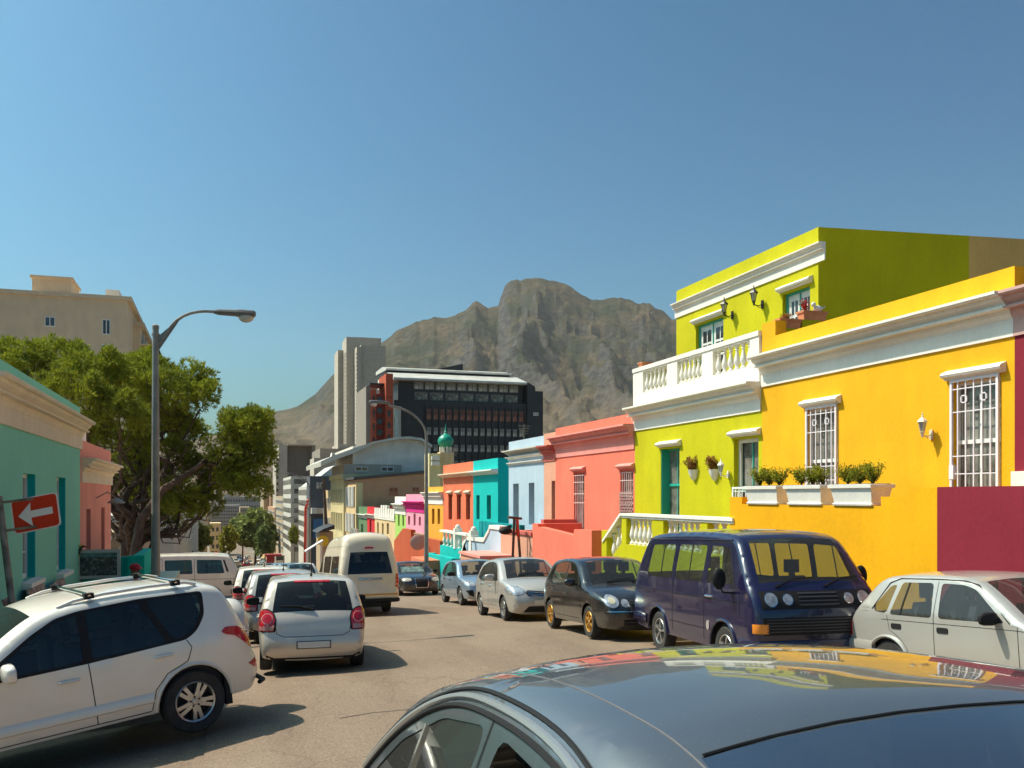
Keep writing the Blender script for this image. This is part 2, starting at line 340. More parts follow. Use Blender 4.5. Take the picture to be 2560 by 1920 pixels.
    t.links.new(so.outputs[2], lo_.inputs[0]); dry = t.nodes.new('ShaderNodeMix'); dry.data_type = 'RGBA'; dr, dn = nz(.012, (.16, .125, .085), (.34, .24, .16), .4, .65); t.links.new(lo_.outputs[0], dry.inputs[0]); t.links.new(mx.outputs[2], dry.inputs[6]); t.links.new(dr.outputs[0], dry.inputs[7]); mx = dry
    t.links.new(mx.outputs[2], p.inputs['Base Color'])
    n = t.nodes.new('ShaderNodeTexNoise'); n.inputs['Scale'].default_value = .05; n.inputs['Detail'].default_value = 10; n.inputs['Roughness'].default_value = .7; t.links.new(tc.outputs['Object'], n.inputs['Vector'])
    b = t.nodes.new('ShaderNodeBump'); b.inputs['Strength'].default_value = .9; b.inputs['Distance'].default_value = 17; t.links.new(n.outputs[0], b.inputs['Height']); t.links.new(b.outputs[0], p.inputs['Normal'])
    o = MB().add(vs, fs).build('mountain', m, smooth=28, recalc=False); tag(o, kind='structure')
mountain()

# ================================================================== BUILDING PIECES
def panel(mb, X, sd, y0, y1, z0, z1, ops, dep=.24, mi=0):
    """wall sheet in the plane x=X facing sd, with rectangular openings and their reveals"""
    ys = sorted({y0, y1, *[v for o in ops for v in (max(y0, o[0]), min(y1, o[1]))]}); zs = sorted({z0, z1, *[v for o in ops for v in (max(z0, o[2]), min(z1, o[3]))]})
    for a, b in zip(ys, ys[1:]):
        for c, d in zip(zs, zs[1:]):
            my, mz = (a+b)/2, (c+d)/2
            if any(o[0] < my < o[1] and o[2] < mz < o[3] for o in ops): continue
            mb.add([(X, a, c), (X, b, c), (X, b, d), (X, a, d)], [(0,1,2,3)], mi)
    xi = X - sd * dep
    for o in ops:
        a, b, c, d = o[:4]; mr = o[4] if len(o) > 4 else mi
        mb.add([(X,a,c),(xi,a,c),(xi,a,d),(X,a,d)], [(0,1,2,3)], mr); mb.add([(X,b,c),(xi,b,c),(xi,b,d),(X,b,d)], [(0,1,2,3)], mr)
        mb.add([(X,a,d),(xi,a,d),(xi,b,d),(X,b,d)], [(0,1,2,3)], mr); mb.add([(X,a,c),(xi,a,c),(xi,b,c),(X,b,c)], [(0,1,2,3)], mr)
def building(root, X, sd, y0, y1, zb, zt, D, mats, ops=(), dep=.24, name='wall', zt2=None, parapet=.5, roofmat=None):
    """street front with openings plus solid sides; flat roof sunk behind the parapet"""
    mb = MB(); panel(mb, X, sd, y0, y1, zb, zt, ops, dep)
    xi, xb = X - sd*dep, X - sd*D
    for y in (y0, y1): mb.add([(X, y, zb), (xb, y, zb), (xb, y, zt2 or zt), (X, y, zt)], [(0,1,2,3)])
    mb.add([(xb, y0, zb), (xb, y1, zb), (xb, y1, zt2 or zt), (xb, y0, zt2 or zt)], [(0,1,2,3)])
    mb.add([(xi, y0, zb), (xi, y1, zb), (xi, y1, zt), (xi, y0, zt)], [(0,1,2,3)], 1)
    mb.add([(X, y0, zt), (X, y1, zt), (xi, y1, zt), (xi, y0, zt)], [(0,1,2,3)])
    zr = min(zt, zt2 or zt) - parapet
    mb.add([(xi, y0, zr), (xi, y1, zr), (xb, y1, zr), (xb, y0, zr)], [(0,1,2,3)], 2)
    return mb.build(name, [mats, DARK, roofmat or PAVE], root, smooth=0, recalc=False)
def extY(mb, prof, X, sd, y0, y1, z, mi=0):
    mb.ext(prof, lambda p: (X + sd*p[0], y0, z + p[1]), lambda p: (X + sd*p[0], y1, z + p[1]), mi)
def cornice(root, X, sd, y0, y1, ztop, h, out, mat, band=.0, name='cornice', thin=False):
    o, k = out, h
    if thin: prof = [(0, 0), (o, -.12*k), (o, -.35*k), (o*.75, -.45*k), (o*.3, -.8*k), (.03, -k), (0, -k)]
    else: prof = [(0, 0), (o, -.02*k), (o, -.085*k), (o*.96, -.09*k), (o*.95, -.115*k), (o*.74, -.12*k), (o*.70, -.20*k), (o*.46, -.30*k), (o*.46, -.335*k), (o*.60, -.34*k), (o*.60, -.39*k), (o*.26, -.395*k), (o*.22, -.50*k), (o*.10, -.585*k), (.035, -.60*k), (.035, -k), (0, -k)]
    mb = MB(); extY(mb, prof, X, sd, y0, y1, ztop); return mb.build(name, mat, root, smooth=25)
def window(root, X, sd, y0, y1, z0, z1, fm, pm=None, cols=2, rows=2, dep=.15, fw=.06, mid=None, bar=.03, lintel=None, sill=None, gate=None, name='window', frame_in=None, backmat=None):
    mb = MB(); x1 = X - sd*dep; x0 = x1 + sd*.05
    mb.box((x0, y0, z0), (x1, y0+fw, z1)); mb.box((x0, y1-fw, z0), (x1, y1, z1)); mb.box((x0-sd*.002, y0+fw, z1-fw), (x1, y1-fw, z1)); mb.box((x0-sd*.002, y0+fw, z0), (x1, y1-fw, z0+fw*1.3))
    xa, xb = x0 - sd*.012, x1
    for i in range(1, cols): y = y0 + (y1-y0)*i/cols; mb.box((xa, y-bar/2, z0+fw), (xb, y+bar/2, z1-fw))
    for i in range(1, rows): z = z0 + (z1-z0)*i/rows; mb.box((xa-sd*.003, y0+fw, z-bar/2), (xb, y1-fw, z+bar/2))
    if mid: z = z0 + (z1-z0)*mid; mb.box((x0+sd*.01, y0+fw, z-.035), (xb, y1-fw, z+.035))
    w = mb.build(name, fm, root, smooth=0)
    p = MB(); xp = x1 + sd*.012; p.box((xp, y0+fw*.5, z0+fw*.5), (xp-sd*.006, y1-fw*.5, z1-fw*.5)); p.build('pane', pm or PANE, w, smooth=0)
    if lintel: hood(root, X, sd, y0-.12, y1+.12, z1+.10, lintel)
    if sill: s = MB(); extY(s, [(0, 0), (.14, -.02), (.14, -.09), (.03, -.12), (0, -.12)], X, sd, y0-.08, y1+.08, z0); s.build('sill', sill, root, smooth=0)
    if gate: security_gate(root, X, sd, y0, y1, z0, z1, gate)
    return w
def hood(root, X, sd, y0, y1, z, mat):
    s = MB(); extY(s, [(0, 0), (.05, 0), (.06, .03), (.13, .05), (.15, .09), (.12, .13), (0, .18)], X, sd, y0, y1, z-.05); return s.build('lintel', mat, root, smooth=0)
def security_gate(root, X, sd, y0, y1, z0, z1, mat, n=6):
    g = MB(); xg = X + sd*.03; t = .012
    def br(ya, za, yb, zb_): g.box((xg-t, min(ya, yb)-t*(ya == yb), min(za, zb_)-t*(za == zb_)), (xg+t, max(ya, yb)+t*(ya == yb), max(za, zb_)+t*(za == zb_)))
    e = .03
    for y in (y0+e, y1-e): g.box((xg-.02, y-.025, z0), (xg+.02, y+.025, z1+.02))
    g.box((xg-.018, y0, z1), (xg+.018, y1, z1+.045))
    for i in range(1, n): y = y0 + (y1-y0)*i/n; g.box((xg-.009, y-.011, z0), (xg+.009, y+.011, z1))
    for f in (.04, .17, .42, .52, .74, .93): z = z1 - (z1-z0)*f; g.box((xg-.0075, y0, z-.009), (xg+.0075, y1, z+.009))
    for f in (.10, .62):
        z = z1 - (z1-z0)*f
        for q in (.3, .7):
            y = y0 + (y1-y0)*q; s = .06
            for a, b, c, d in ((y-s, z-s, y+s, z-s), (y-s, z+s, y+s, z+s), (y-s, z-s, y-s, z+s), (y+s, z-s, y+s, z+s)):
                g.box((xg-.013, min(a, c)-.01, min(b, d)-.01), (xg+.013, max(a, c)+.01, max(b, d)+.01))
    g.box((xg-.03, y1-.1, z0+(z1-z0)*.45), (xg+.03, y1, z0+(z1-z0)*.53))
    return g.build('security_gate', mat, root, smooth=0)
def house(name, label, X, y0, y1, zb, grp='houses in the right-hand row'):
    return empty(name, (X, (y0+y1)/2, zb), label, 'house', grp)

XF = 12.3; S_ = -1
def yz(px, py, X=XF): Y = Yof(px, X); return Y, zof(py, X, Y)
PL = {k: plaster(k, *v) if isinstance(v, tuple) and isinstance(v[0], tuple) else plaster(k, v) for k, v in {
    'yellow_plaster': (.88, .45, .009), 'orange_yellow_wall': (.88, .42, .002), 'lime_plaster': (.56, .52, .003), 'olive_lime': (.62, .62, .004), 'beige_side': (.78, .50, .16), 'maroon_plaster': (.26, .020, .038),
    'maroon_trim': (.66, .42, .38), 'pink_plaster': (.88, .21, .135), 'pink_trim': (.84, .33, .28), 'peach_plaster': (.74, .37, .25), 'peach_trim': (.58, .15, .12), 'blue_plaster': (.46, .58, .68), 'pale_trim': (.60, .55, .47),
    'teal_plaster': (.0, .50, .47), 'salmon_plaster': (.80, .20, .10), 'amber_plaster': (.82, .42, .05), 'magenta_pink': (.84, .36, .47), 'magenta': (.72, .03, .25), 'lime_green': (.42, .66, .16), 'cream_plaster': (.74, .55, .30),
    'red_plaster': (.68, .03, .04), 'green_plaster': (.14, .24, .12), 'pale_yellow': (.72, .62, .34), 'brown_plaster': (.52, .32, .20), 'rust_wall': (.52, .10, .04), 'rust_light': (.74, .22, .12), 'deep_blue_wall': (.17, .26, .44),
    'aqua_front': (.20, .44, .34), 'left_pink': (.86, .32, .25), 'left_teal': (.0, .40, .34), 'sand_plaster': (.52, .38, .25), 'concrete': (.52, .46, .38), 'grey_slab': (.30, .26, .22), 'dusty_tan': (.50, .39, .26)}.items()}
TEALF = plain('teal_frame', (.02, .38, .30), .45); PINKF = plain('pink_frame', (.60, .22, .20), .5); WHITEF = plain('white_frame', (.80, .79, .76), .4); SLATE = plain('slate', (.07, .07, .075), .6)
PURPF = plain('white_gate', (.80, .74, .78), .35)

# ---------------- yellow house
Y0, Y1 = 11.5, Yof(1905, XF)
gb = gz(15) + .1
r = house('yellow_house', 'yellow single-storey house with broad white cornice and barred openings', XF, Y0, Y1, gb)
w1 = (15.94, 17.0, -1.1, 1.90); w2 = (11.78, 12.84, -1.1, 2.0)
building(r, XF, S_, Y0, Y1, gb-.3, 3.76, 8, PL['yellow_plaster'], [w1, w2])
mb = MB(); mb.box((XF, Y1-.55, 3.762), (XF+.3, Y1, 4.12)); mb.build('parapet_block', PL['yellow_plaster'], r, smooth=0)
cornice(r, XF, S_, Y0-.0, Y1, 3.34, .73, .42, WHITE)
window(r, XF, S_, *w1, WHITEF, CURT, cols=2, rows=1, mid=.62, lintel=WHITE, gate=PURPF, dep=.14)
window(r, XF, S_, *w2, WHITEF, CURT, cols=2, rows=1, mid=.66, lintel=WHITE, gate=PURPF, dep=.16, name='door')

mb = MB(); mb.box((XF, 11.4, 3.5), (XF+.01, 11.45, 3.51)) if False else None
# ---------------- maroon house at the frame edge
r = house('maroon_house', 'dark maroon house with dusty pink cornice at the right frame edge', XF, 3.5, Y0, gz(8))
wm = (9.4, 10.4, -1.1, 2.0)
building(r, XF, S_, 3.5, Y0-.002, gb-.3, 3.345, 8, PL['maroon_plaster'], [wm, (5.4, 6.4, -1.1, 2.0)])
cornice(r, XF, S_, 3.5, Y0-.004, 3.34, .73, .36, PL['maroon_trim'])
window(r, XF, S_, *wm, WHITEF, CURT, mid=.6, lintel=WHITE); window(r, XF, S_, 5.4, 6.4, -1.1, 2.0, WHITEF, CURT, mid=.6, lintel=WHITE)
mb = MB(); mb.box((XF-.09, Y0-.35, .16), (XF, Y0-.01, .40)); mb.build('string_course', WHITE, r, smooth=0)
mb = MB(); mb.box((XF-.04, 3.6, gb-.3), (XF, Y0-.02, .155)); mb.build('dado', PL['magenta_pink'], r, smooth=0)

# ---------------- green two-storey house
Y2 = Yof(1587, XF)
r = house('green_house', 'lime green two-storey house with white balustrade balcony and teal windows', XF, Y1, Y2, gz(22))
g1 = (22.85, 24.0, -1.4, 1.38); g2 = (18.9, 20.0, -1.4, 1.43)
building(r, XF, S_, Y1+.002, Y2, gz(22)-.3, 2.72, 2.0, PL['lime_plaster'], [g1, g2], parapet=.02, dep=.3)
cornice(r, XF, S_, Y1+.03, Y2+.05, 2.76, .72, .42, WHITE)
mb = MB(); mb.box((XF+.02, g1[1]-.03, g1[2]), (XF+.23, g1[1]-.001, g1[3]-.001)); mb.build('jamb', TEALF, r, smooth=0)
window(r, XF, S_, *g1, TEALF, CURT, cols=2, rows=1, mid=.62, dep=.28, lintel=WHITE)
window(r, XF, S_, *g2, TEALF, CURT, cols=2, rows=1, mid=.55, dep=.24, lintel=WHITE, name='door')
mb = MB(); mb.box((XF+.19, 18.9, -1.4), (XF+.14, 19.0, 1.43)); mb.box((XF+.19, 19.9, -1.4), (XF+.14, 20.0, 1.43)); mb.box((XF+.187, 19.0, 1.33), (XF+.14, 19.9, 1.43)); mb.build('door_surround', WHITE, r, smooth=0)
security_gate(r, XF-.02, S_, 18.92, 19.98, -1.4, .18, WHITEF, 7)
XU, ZU = 13.8, 6.56; YUa, YUb = 18.62, 25.85
mb = MB()                                                     # upper block: lime front and olive-lime side, beige rear stretch
u1 = (23.0, 24.6, 2.80, 5.22); u2 = (18.95, 20.1, 2.80, 5.22)
panel(mb, XU, S_, YUa, YUb, 2.7, ZU, [u1, u2], .22)
mb.add([(XU, YUa, 2.7), (18.4, YUa, 2.7), (18.4, YUa, ZU+.19), (XU, YUa, ZU)], [(0,1,2,3)], 1)
mb.add([(18.4, YUa, 2.7), (26, YUa, 2.7), (26, YUa, ZU+.5), (18.4, YUa, ZU+.19)], [(0,1,2,3)], 3)
mb.add([(XU, YUb, 2.0), (26, YUb, 2.0), (26, YUb, ZU+.5), (XU, YUb, ZU)], [(0,1,2,3)], 1)
mb.add([(XU, YUa, ZU), (26, YUa, ZU+.5), (26, YUb, ZU+.5), (XU, YUb, ZU)], [(0,1,2,3)], 2)
mb.add([(XU+.22, YUa, 2.7), (XU+.22, YUb, 2.7), (XU+.22, YUb, ZU), (XU+.22, YUa, ZU)], [(0,1,2,3)], 4)
mb.build('upper_wall', [PL['lime_plaster'], PL['lime_plaster'], PAVE, PL['beige_side'], DARK], r, smooth=0, recalc=False)
cornice(r, XU, S_, YUa-.28, YUb+.05, 6.13, .44, .20, WHITE)
window(r, XU, S_, *u1, TEALF, plain('white_door', (.72, .72, .68), .5, var=.15), cols=2, rows=1, dep=.16, lintel=WHITE, name='balcony_door')
window(r, XU, S_, *u2, TEALF, MATS['white_door'], cols=2, rows=1, dep=.16, lintel=WHITE, name='balcony_door')
for (a, b, c, d) in (u1, u2):                                 # door leaves with small panes
    for q in (0, 1):
        ya = a + .08 + q*(b-a-.1)/2; yb = ya + (b-a-.1)/2 - .06
        mb = MB(); 
        for i in range(2):
            for j in range(4): mb.box((XU+.138, ya+.1+i*(yb-ya-.16)/2, 3.4+j*.42), (XU+.15, ya+.04+(i+1)*(yb-ya-.16)/2, 3.74+j*.42))
        mb.build('pane', PANE, r, smooth=0)
# balustrade of the balcony
BAL = [(.035, 0), (.06, .0), (.06, .05), (.035, .08), (.03, .11), (.055, .18), (.062, .25), (.05, .33), (.028, .45), (.024, .52), (.04, .55), (.028, .58), (.04, .62), (.055, .64), (.055, .68), (.03, .68)]
def baluster_row(parent, pts, h, mat, s=1.0):
    """one baluster mesh, copied along the row"""
    first = None
    for (x, y, z) in pts:
        if first is None:
            mb = MB(); o = ORG[parent]; mb.lathe([(a*s, b*h/.68) for a, b in BAL], (o.x, o.y, o.z), 12); first = mb.build('baluster', mat, parent); first.location = Vector((x, y, z)) - o
        else: dup(first, parent, Vector((x, y, z)) - ORG[parent])
xb = XF + .04
mb = MB(); mb.box((xb-.09, Y1+.04, 2.762), (xb+.11, Y2+.02, 3.17)); mb.build('balcony_plinth', WHITE, r, smooth=0)
mb = MB(); mb.box((xb-.12, Y1+.04, 3.86), (xb+.14, Y2+.02, 3.98)); mb.box((xb-.09, Y1+.05, 3.82), (xb+.11, Y2+.01, 3.858)); mb.build('balcony_rail', WHITE, r, smooth=0)
seg = [(25.1, 23.5), (22.9, 21.5), (20.95, 19.2)]
piers = [(25.1, Y2+.02), (22.9, 23.5), (20.95, 21.5), (18.8, 19.2)]
for a, b in piers: mb = MB(); mb.box((xb-.092, a, 3.172), (xb+.112, b, 3.818)); mb.build('balcony_pier', WHITE, r, smooth=0)
pts = []
for b, a in seg:
    n = 6
    for i in range(n): pts.append((xb+.01, a + (b-a)*(i+.5)/n, 3.17))
baluster_row(r, pts, .65, WHITE, 1.35)
mb = MB(); mb.box((XF+.2, Y2-.12, 2.762), (XU, Y2, 3.95)); mb.build('balcony_side', WHITE, r, smooth=0)
# stepped wall between balcony and yellow roof carrying the flower boxes
mb = MB(); mb.box((XF+.3, Y1-.25, 3.3), (XF+.95, Y1+.0, 4.02)); mb.box((XF+.95, Y1-.25, 3.3), (XU, Y1-.0, 4.25)); mb.build('stepped_wall', PL['lime_plaster'], r, smooth=0)

# ---------------- pink, peach, blue, teal, salmon ... houses of the row
def simple_house(name, label, px0, px1, ytop, mat, wins, corn=None, D=9, frame=BROWNW, lint=None, cols=1, rows=6, sill=None, Y0_=None, Y1_=None, pm=None, dep=.2, cmat=WHITE, cout=.3, ztop=None, thin=False, gate=None):
    y0 = Y0_ if Y0_ is not None else Yof(px1, XF); y1 = Y1_ if Y1_ is not None else Yof(px0, XF)
    zt = ztop if ztop is not None else zof(ytop, XF, (y0+y1)/2); zb = gz(y0)
    r = house(name, label, XF, y0, y1, zb)
    ops = []
    for (a, b, ta, tb) in wins:                              # pixel columns and rows
        ya, yb = Yof(b, XF), Yof(a, XF); ym = (ya+yb)/2; ops.append((ya, yb, zof(tb, XF, ym), zof(ta, XF, ym)))
    building(r, XF, S_, y0, y1, gz(y1)-.3, zt, D, mat, ops, dep=dep+.08)
    for o in ops: window(r, XF, S_, *o, frame, pm or CURT, cols=cols, rows=rows, dep=dep, fw=.05, lintel=lint, sill=sill)
    if corn: zc = zof(corn[0], XF-cout, (y0+y1)/2) if corn[0] > 50 else corn[0]; cornice(r, XF, S_, y0, y1, zc, corn[1], cout, cmat, thin=thin)
    return r, y0, y1, zt
r, y0, y1, zt = simple_house('pink_house', 'coral pink house with deep pink cornice beside the green house', 1389, 1586, 0, PL['pink_plaster'], [(1435, 1461, 1182, 1330), (1551, 1583, 1176, 1325)], (2.28, .80), frame=PINKF, lint=PL['pink_trim'], rows=2, cols=2, ztop=2.62, cmat=PL['pink_trim'], cout=.40, dep=.16, Y0_=Y2+.003)
ya, yb = Yof(1583, XF), Yof(1551, XF)
mb = MB()                                                    # sliding trellis gate and window bars
for i in range(9):
    y = ya + (yb-ya)*i/8; y2 = ya + (yb-ya)*min(8, i+1)/8
    for k in range(7):
        z = -1.2 + k*.19; mb.tube([(XF-.02, y, z), (XF-.02, y2, z+.19)], .010, 4); mb.tube([(XF-.03, y2, z), (XF-.03, y, z+.19)], .010, 4)
mb.build('trellis_gate', plain('pink_white', (.72, .55, .52), .5), r, smooth=0)
for (a, b) in ((ya, yb), (Yof(1461, XF), Yof(1435, XF))):
    mb = MB()
    for i in range(1, 6): y = a + (b-a)*i/6; mb.box((XF-.01, y-.009, -1.15 if a != ya else .0), (XF+.01, y+.009, .8))
    for z in (.75, .5, -.25, .08): mb.box((XF-.015, a, z-.012), (XF+.012, b, z+.012))
    mb.build('window_bars', MATS['pink_white'], r, smooth=0)
YP = y1
r, y0, y1, zt = simple_house('peach_house', 'narrow peach house front with red cornice between pink and blue houses', 1360, 1389, 0, PL['peach_plaster'], [(1379, 1388, 1202, 1330)], (2.0, .62), frame=plain('dark_red_door', (.22, .04, .04), .5), rows=1, ztop=2.50, cmat=PL['peach_trim'], cout=.36, Y0_=YP+.003, dep=.3)
YP2 = y1
r, y0, y1, zt = simple_house('blue_house', 'pale blue house with triple white moulding and two tall windows', 1272, 1360, 0, PL['blue_plaster'], [(1283, 1297, 1209, 1312), (1322, 1336, 1207, 1312)], (2.05, .22), frame=CREAM, rows=5, ztop=2.44, cout=.36, Y0_=YP2+.003, dep=.28, cmat=PL['pale_trim'], thin=True)
for z, o_ in ((1.76, .2), (1.5, .12)): cornice(r, XF, S_, y0, y1, z, .13, o_, WHITE, thin=True)
YB = y1
r, y0, y1, zt = simple_house('teal_house', 'turquoise house whose corner side wall faces the camera', 1183, 1245, 0, PL['teal_plaster'], [(1191, 1199, 1238, 1298), (1217, 1227, 1238, 1298)], (1.30, .26), rows=6, ztop=1.80, cout=.34, D=10, thin=True)
YT = y1
cornice_end = MB()
r, y0, y1, zt = simple_house('salmon_house', 'salmon orange house with tan cornice and three slim windows', 1108, 1183, 0, PL['salmon_plaster'], [(1121, 1130, 1237, 1299), (1142, 1152, 1237, 1299), (1165, 1175, 1237, 1299)], (1.30, .26), rows=6, lint=CREAM, ztop=1.80, cout=.34, Y0_=YT+.003, cmat=CREAM, thin=True)
YS_ = y1
r, y0, y1, zt = simple_house('amber_house', 'small amber house with thick white cornice behind the curved lamp post', 1061, 1108, 0, PL['amber_plaster'], [(1065, 1070, 1275, 1310), (1080, 1086, 1272, 1310), (1094, 1100, 1272, 1310)], (.25, .75), rows=4, ztop=.56, cout=.3, Y0_=YS_+.003)
YA = y1
r, y0, y1, zt = simple_house('candy_pink_house', 'candy pink house with magenta cornice band far down the row', 1015, 1061, 0, PL['magenta_pink'], [(1020, 1025, 1290, 1312), (1034, 1039, 1284, 1314), (1047, 1052, 1292, 1314)], (-.35, .75), rows=2, ztop=.12, cout=.35, Y0_=YA+.003, cmat=PL['magenta'])
YC = y1
r, y0, y1, zt = simple_house('mint_house', 'mint green house with white parapet beside the candy pink house', 988, 1015, 0, PL['lime_green'], [(995, 999, 1285, 1315), (1006, 1010, 1285, 1315)], (-.55, .8), rows=2, ztop=-.05, cout=.35, Y0_=YC+.003)
mb = MB(); mb.box((XF-.02, y0+.01, -.54), (XF-.001, y1-.01, -.04)); mb.build('parapet_face', WHITE, r, smooth=0)
YM = y1
r, y0, y1, zt = simple_house('cream_cottage', 'cream cottage with white scalloped parapet far down the row', 937, 988, 0, PL['cream_plaster'], [(943, 947, 1306, 1336), (955, 959, 1308, 1336), (967, 972, 1308, 1336)], None, rows=2, ztop=-1.35, Y0_=YM+.003)
mb = MB()
n = 9
for i in range(n):
    a = y0 + (y1-y0)*i/n; b = a + (y1-y0)/n*.72; h = -.75 if i in (3, 4, 5) else -1.0
    mb.box((XF-.08, a, -1.75), (XF+.15, b, h))
mb.box((XF-.06, y0, -1.9), (XF+.1, y1, -1.42)); mb.build('scalloped_parapet', WHITE, r, smooth=0)
YK = y1
r, y0, y1, zt = simple_house('red_cottage', 'red cottage squeezed between cream and dark green cottages', 918, 937, 0, PL['red_plaster'], [(924, 929, 1300, 1336)], (-1.6, .35), rows=1, ztop=-.95, Y0_=YK+.003, frame=WHITEF)
YR = y1
r, y0, y1, zt = simple_house('dark_green_cottage', 'dark green cottage with white veranda posts far down the row', 897, 918, 0, PL['green_plaster'], [(903, 908, 1310, 1340)], (-1.7, .35), rows=1, ztop=-1.0, Y0_=YR+.003, frame=WHITEF)
mb = MB()
for i in range(5): y = y0 + (y1-y0)*(i+.5)/5; mb.box((XF-.9, y-.1, gz(y)), (XF-.7, y+.1, -3.0))
mb.build('veranda_post', WHITE, r, smooth=0)
YG = y1

# ---------------- patio walls in front of the right-hand row (plane x = 10.5)
XW = 10.5
def low_wall(name, label, mat, y0, y1, ztops, D=.28, back=True, cat='wall', grp='patio walls along the right-hand pavement', ret0=True, ret1=True, cap=None, X=XW):
    """wall with a stepped or sloping top: ztops = [(y, z), ...]; returns run back to the house"""
    r = empty(name, (X, (y0+y1)/2, gz((y0+y1)/2)), label, cat, grp)
    mb = MB(); prof = [(y0, gz(y0)-.2)] + ztops + [(y1, gz(y1)-.2)]
    mb.loft([[(X, y, z) for y, z in prof], [(X+D, y, z) for y, z in prof]])
    zt0, zt1 = ztops[0][1], ztops[-1][1]
    if ret0: mb.box((X+D, y0, gz(y0)-.2), (XF-.002, y0+.25, zt0-.003))
    if ret1: mb.box((X+D, y1-.25, gz(y1)-.2), (XF-.002, y1, zt1-.003))
    o = mb.build('wall', mat, r, smooth=0)
    fl = min(z for y, z in ztops) - .95
    mb = MB(); mb.box((X+D, y0+.25, gz(y1)-.2), (XF-.003, y1-.25, fl)); mb.build('patio_floor', PAVE, r, smooth=0)
    return r
Yy = Yof(1825, XW)
r = low_wall('yellow_patio_wall', 'orange-yellow patio wall carrying three white planters', PL['orange_yellow_wall'], 11.25, Yy, [(11.25, .13), (11.85, .13), (11.85, -.01), (12.5, -.01), (12.5, -.17), (16.75, -.17), (16.75, -.02), (Yy, -.02)])
r = low_wall('maroon_patio_wall', 'plain maroon patio wall behind the silver hatchback', PL['maroon_plaster'], 9.6, 11.247, [(9.6, .14), (11.247, .14)])
r = low_wall('rose_patio_wall', 'pale rose patio wall stub at the right frame edge', PL['magenta_pink'], 6.2, 9.5, [(6.2, -.4), (9.5, -.4)], X=XW+.9)
# green stair wall with balustrade
Ya, Yb_ = Yof(1823, XW), Yof(1554, XW)
r = empty('green_stair_wall', (XW, 20, gz(20)), 'lime green stair wall with white bulging balusters and sloping handrail', 'wall', 'patio walls along the right-hand pavement')
mb = MB(); mb.box((XW, Ya-.2, gz(Yb_)-.3), (XW+.28, Yb_, -1.32)); mb.box((XW+.28, Yb_-.2, gz(Yb_)-.3), (XF-.003, Yb_, -1.35))
yst = Yof(1509, XW)
mb.loft([[(x, Yb_, gz(Yb_)-.3), (x, Yb_, -1.32), (x, yst, -2.1), (x, yst, gz(yst)-.3)] for x in (XW, XW+.28)])
mb.build('wall', PL['lime_plaster'], r, smooth=0)
mb = MB(); mb.box((XW+.28, Ya-.2, gz(Yb_)-.3), (XF-.003, Yb_-.2, -1.36)); mb.build('patio_floor', PAVE, r, smooth=0)
mb = MB(); mb.box((XW-.05, Ya-.2, -.545), (XW+.33, Yb_+.02, -.475)); mb.box((XW-.02, Ya-.2, -.60), (XW+.30, Yb_, -.547)); mb.build('rail', WHITE, r, smooth=0)
mb = MB(); mb.loft([[(x, Yb_+.02, -.475), (x, Yb_+.02, -.56), (x, yst, -1.36), (x, yst, -1.27)] for x in (XW-.05, XW+.33)]); mb.build('stair_rail', WHITE, r, smooth=0)
prs = [(Ya-.2, Yof(1768, XW)+.0), (Yof(1768, XW), Yof(1753, XW)), (Yof(1658, XW), Yof(1630, XW)), (Yb_-.28, Yb_)]
prs = [(Yof(1768, XW), Yof(1753, XW)), (Yof(1658, XW), Yof(1630, XW)), (Yb_-.30, Yb_)]
for a, b in prs: mb = MB(); mb.box((XW+.002, a, -1.318), (XW+.278, b, -.602)); mb.build('pier', PL['lime_plaster'], r, smooth=0)
mb = MB(); mb.box((XW-.02, yst-.25, gz(yst)-.2), (XW+.3, yst+.1, -1.0)); mb.build('newel_post', PL['lime_plaster'], r, smooth=0)
pts = []
for a, b, n in ((Yof(1630, XW), Yb_-.30, 6), (Yof(1753, XW), Yof(1658, XW), 7), (Ya-.1, Yof(1768, XW), 3)):
    for i in range(n): pts.append((XW+.14, a + (b-a)*(i+.5)/n, -1.32))
baluster_row(r, pts, .72, WHITE, 1.45)
pts = [(XW+.14, Yb_ + (yst-Yb_)*(i+.5)/4, -1.32 - .78*(i+.5)/4) for i in range(4)]
baluster_row(r, pts, .72, WHITE, 1.45)
mb = MB(); 
for i in range(7): mb.box((XW+.3, Yb_+.3*i, gz(28)), (XW+1.3, Yb_+.3*(i+1), -1.5-.22*i))
mb.build('stair', PL['olive_lime'], r, smooth=0)
# pink wall
a, b = Yof(1479, XW), Yof(1331, XW); am = Yof(1435, XW)
low_wall('pink_patio_wall', 'coral pink patio wall with gently sloping top', PL['pink_plaster'], a, b, [(a, -1.03), (am, -1.05), (am+.05, -1.25), (Yof(1345, XW), -1.08), (Yof(1345, XW)+.01, -.98), (b, -.98)])
# peach walls
a, b = b+.003, Yof(1252, XW)
r = low_wall('peach_patio_wall', 'reddish peach patio wall with slanted coping', PL['peach_plaster'], a, b, [(a, -1.42), (b, -1.35)])
mb = MB(); mb.box((XW-.06, a, -1.418), (XW+.34, b, -1.30)); mb.build('coping', PL['peach_trim'], r, smooth=0)
mb = MB(); mb.box((XW+.5, a+.2, -1.9), (XF-.01, a+.5, -.85)); mb.build('inner_wall', PL['peach_trim'], r, smooth=0)
mb = MB(); mb.box((XW-1.3, a+2.2, gz(33)-.1), (XW-.01, a+5.2, -2.35)); mb.build('stoep', PL['peach_plaster'], r, smooth=0)
mb = MB(); mb.box((XW-1.36, a+2.1, -2.348), (XW-.01, a+5.3, -2.25)); mb.build('stoep_coping', PL['pink_trim'], r, smooth=0)
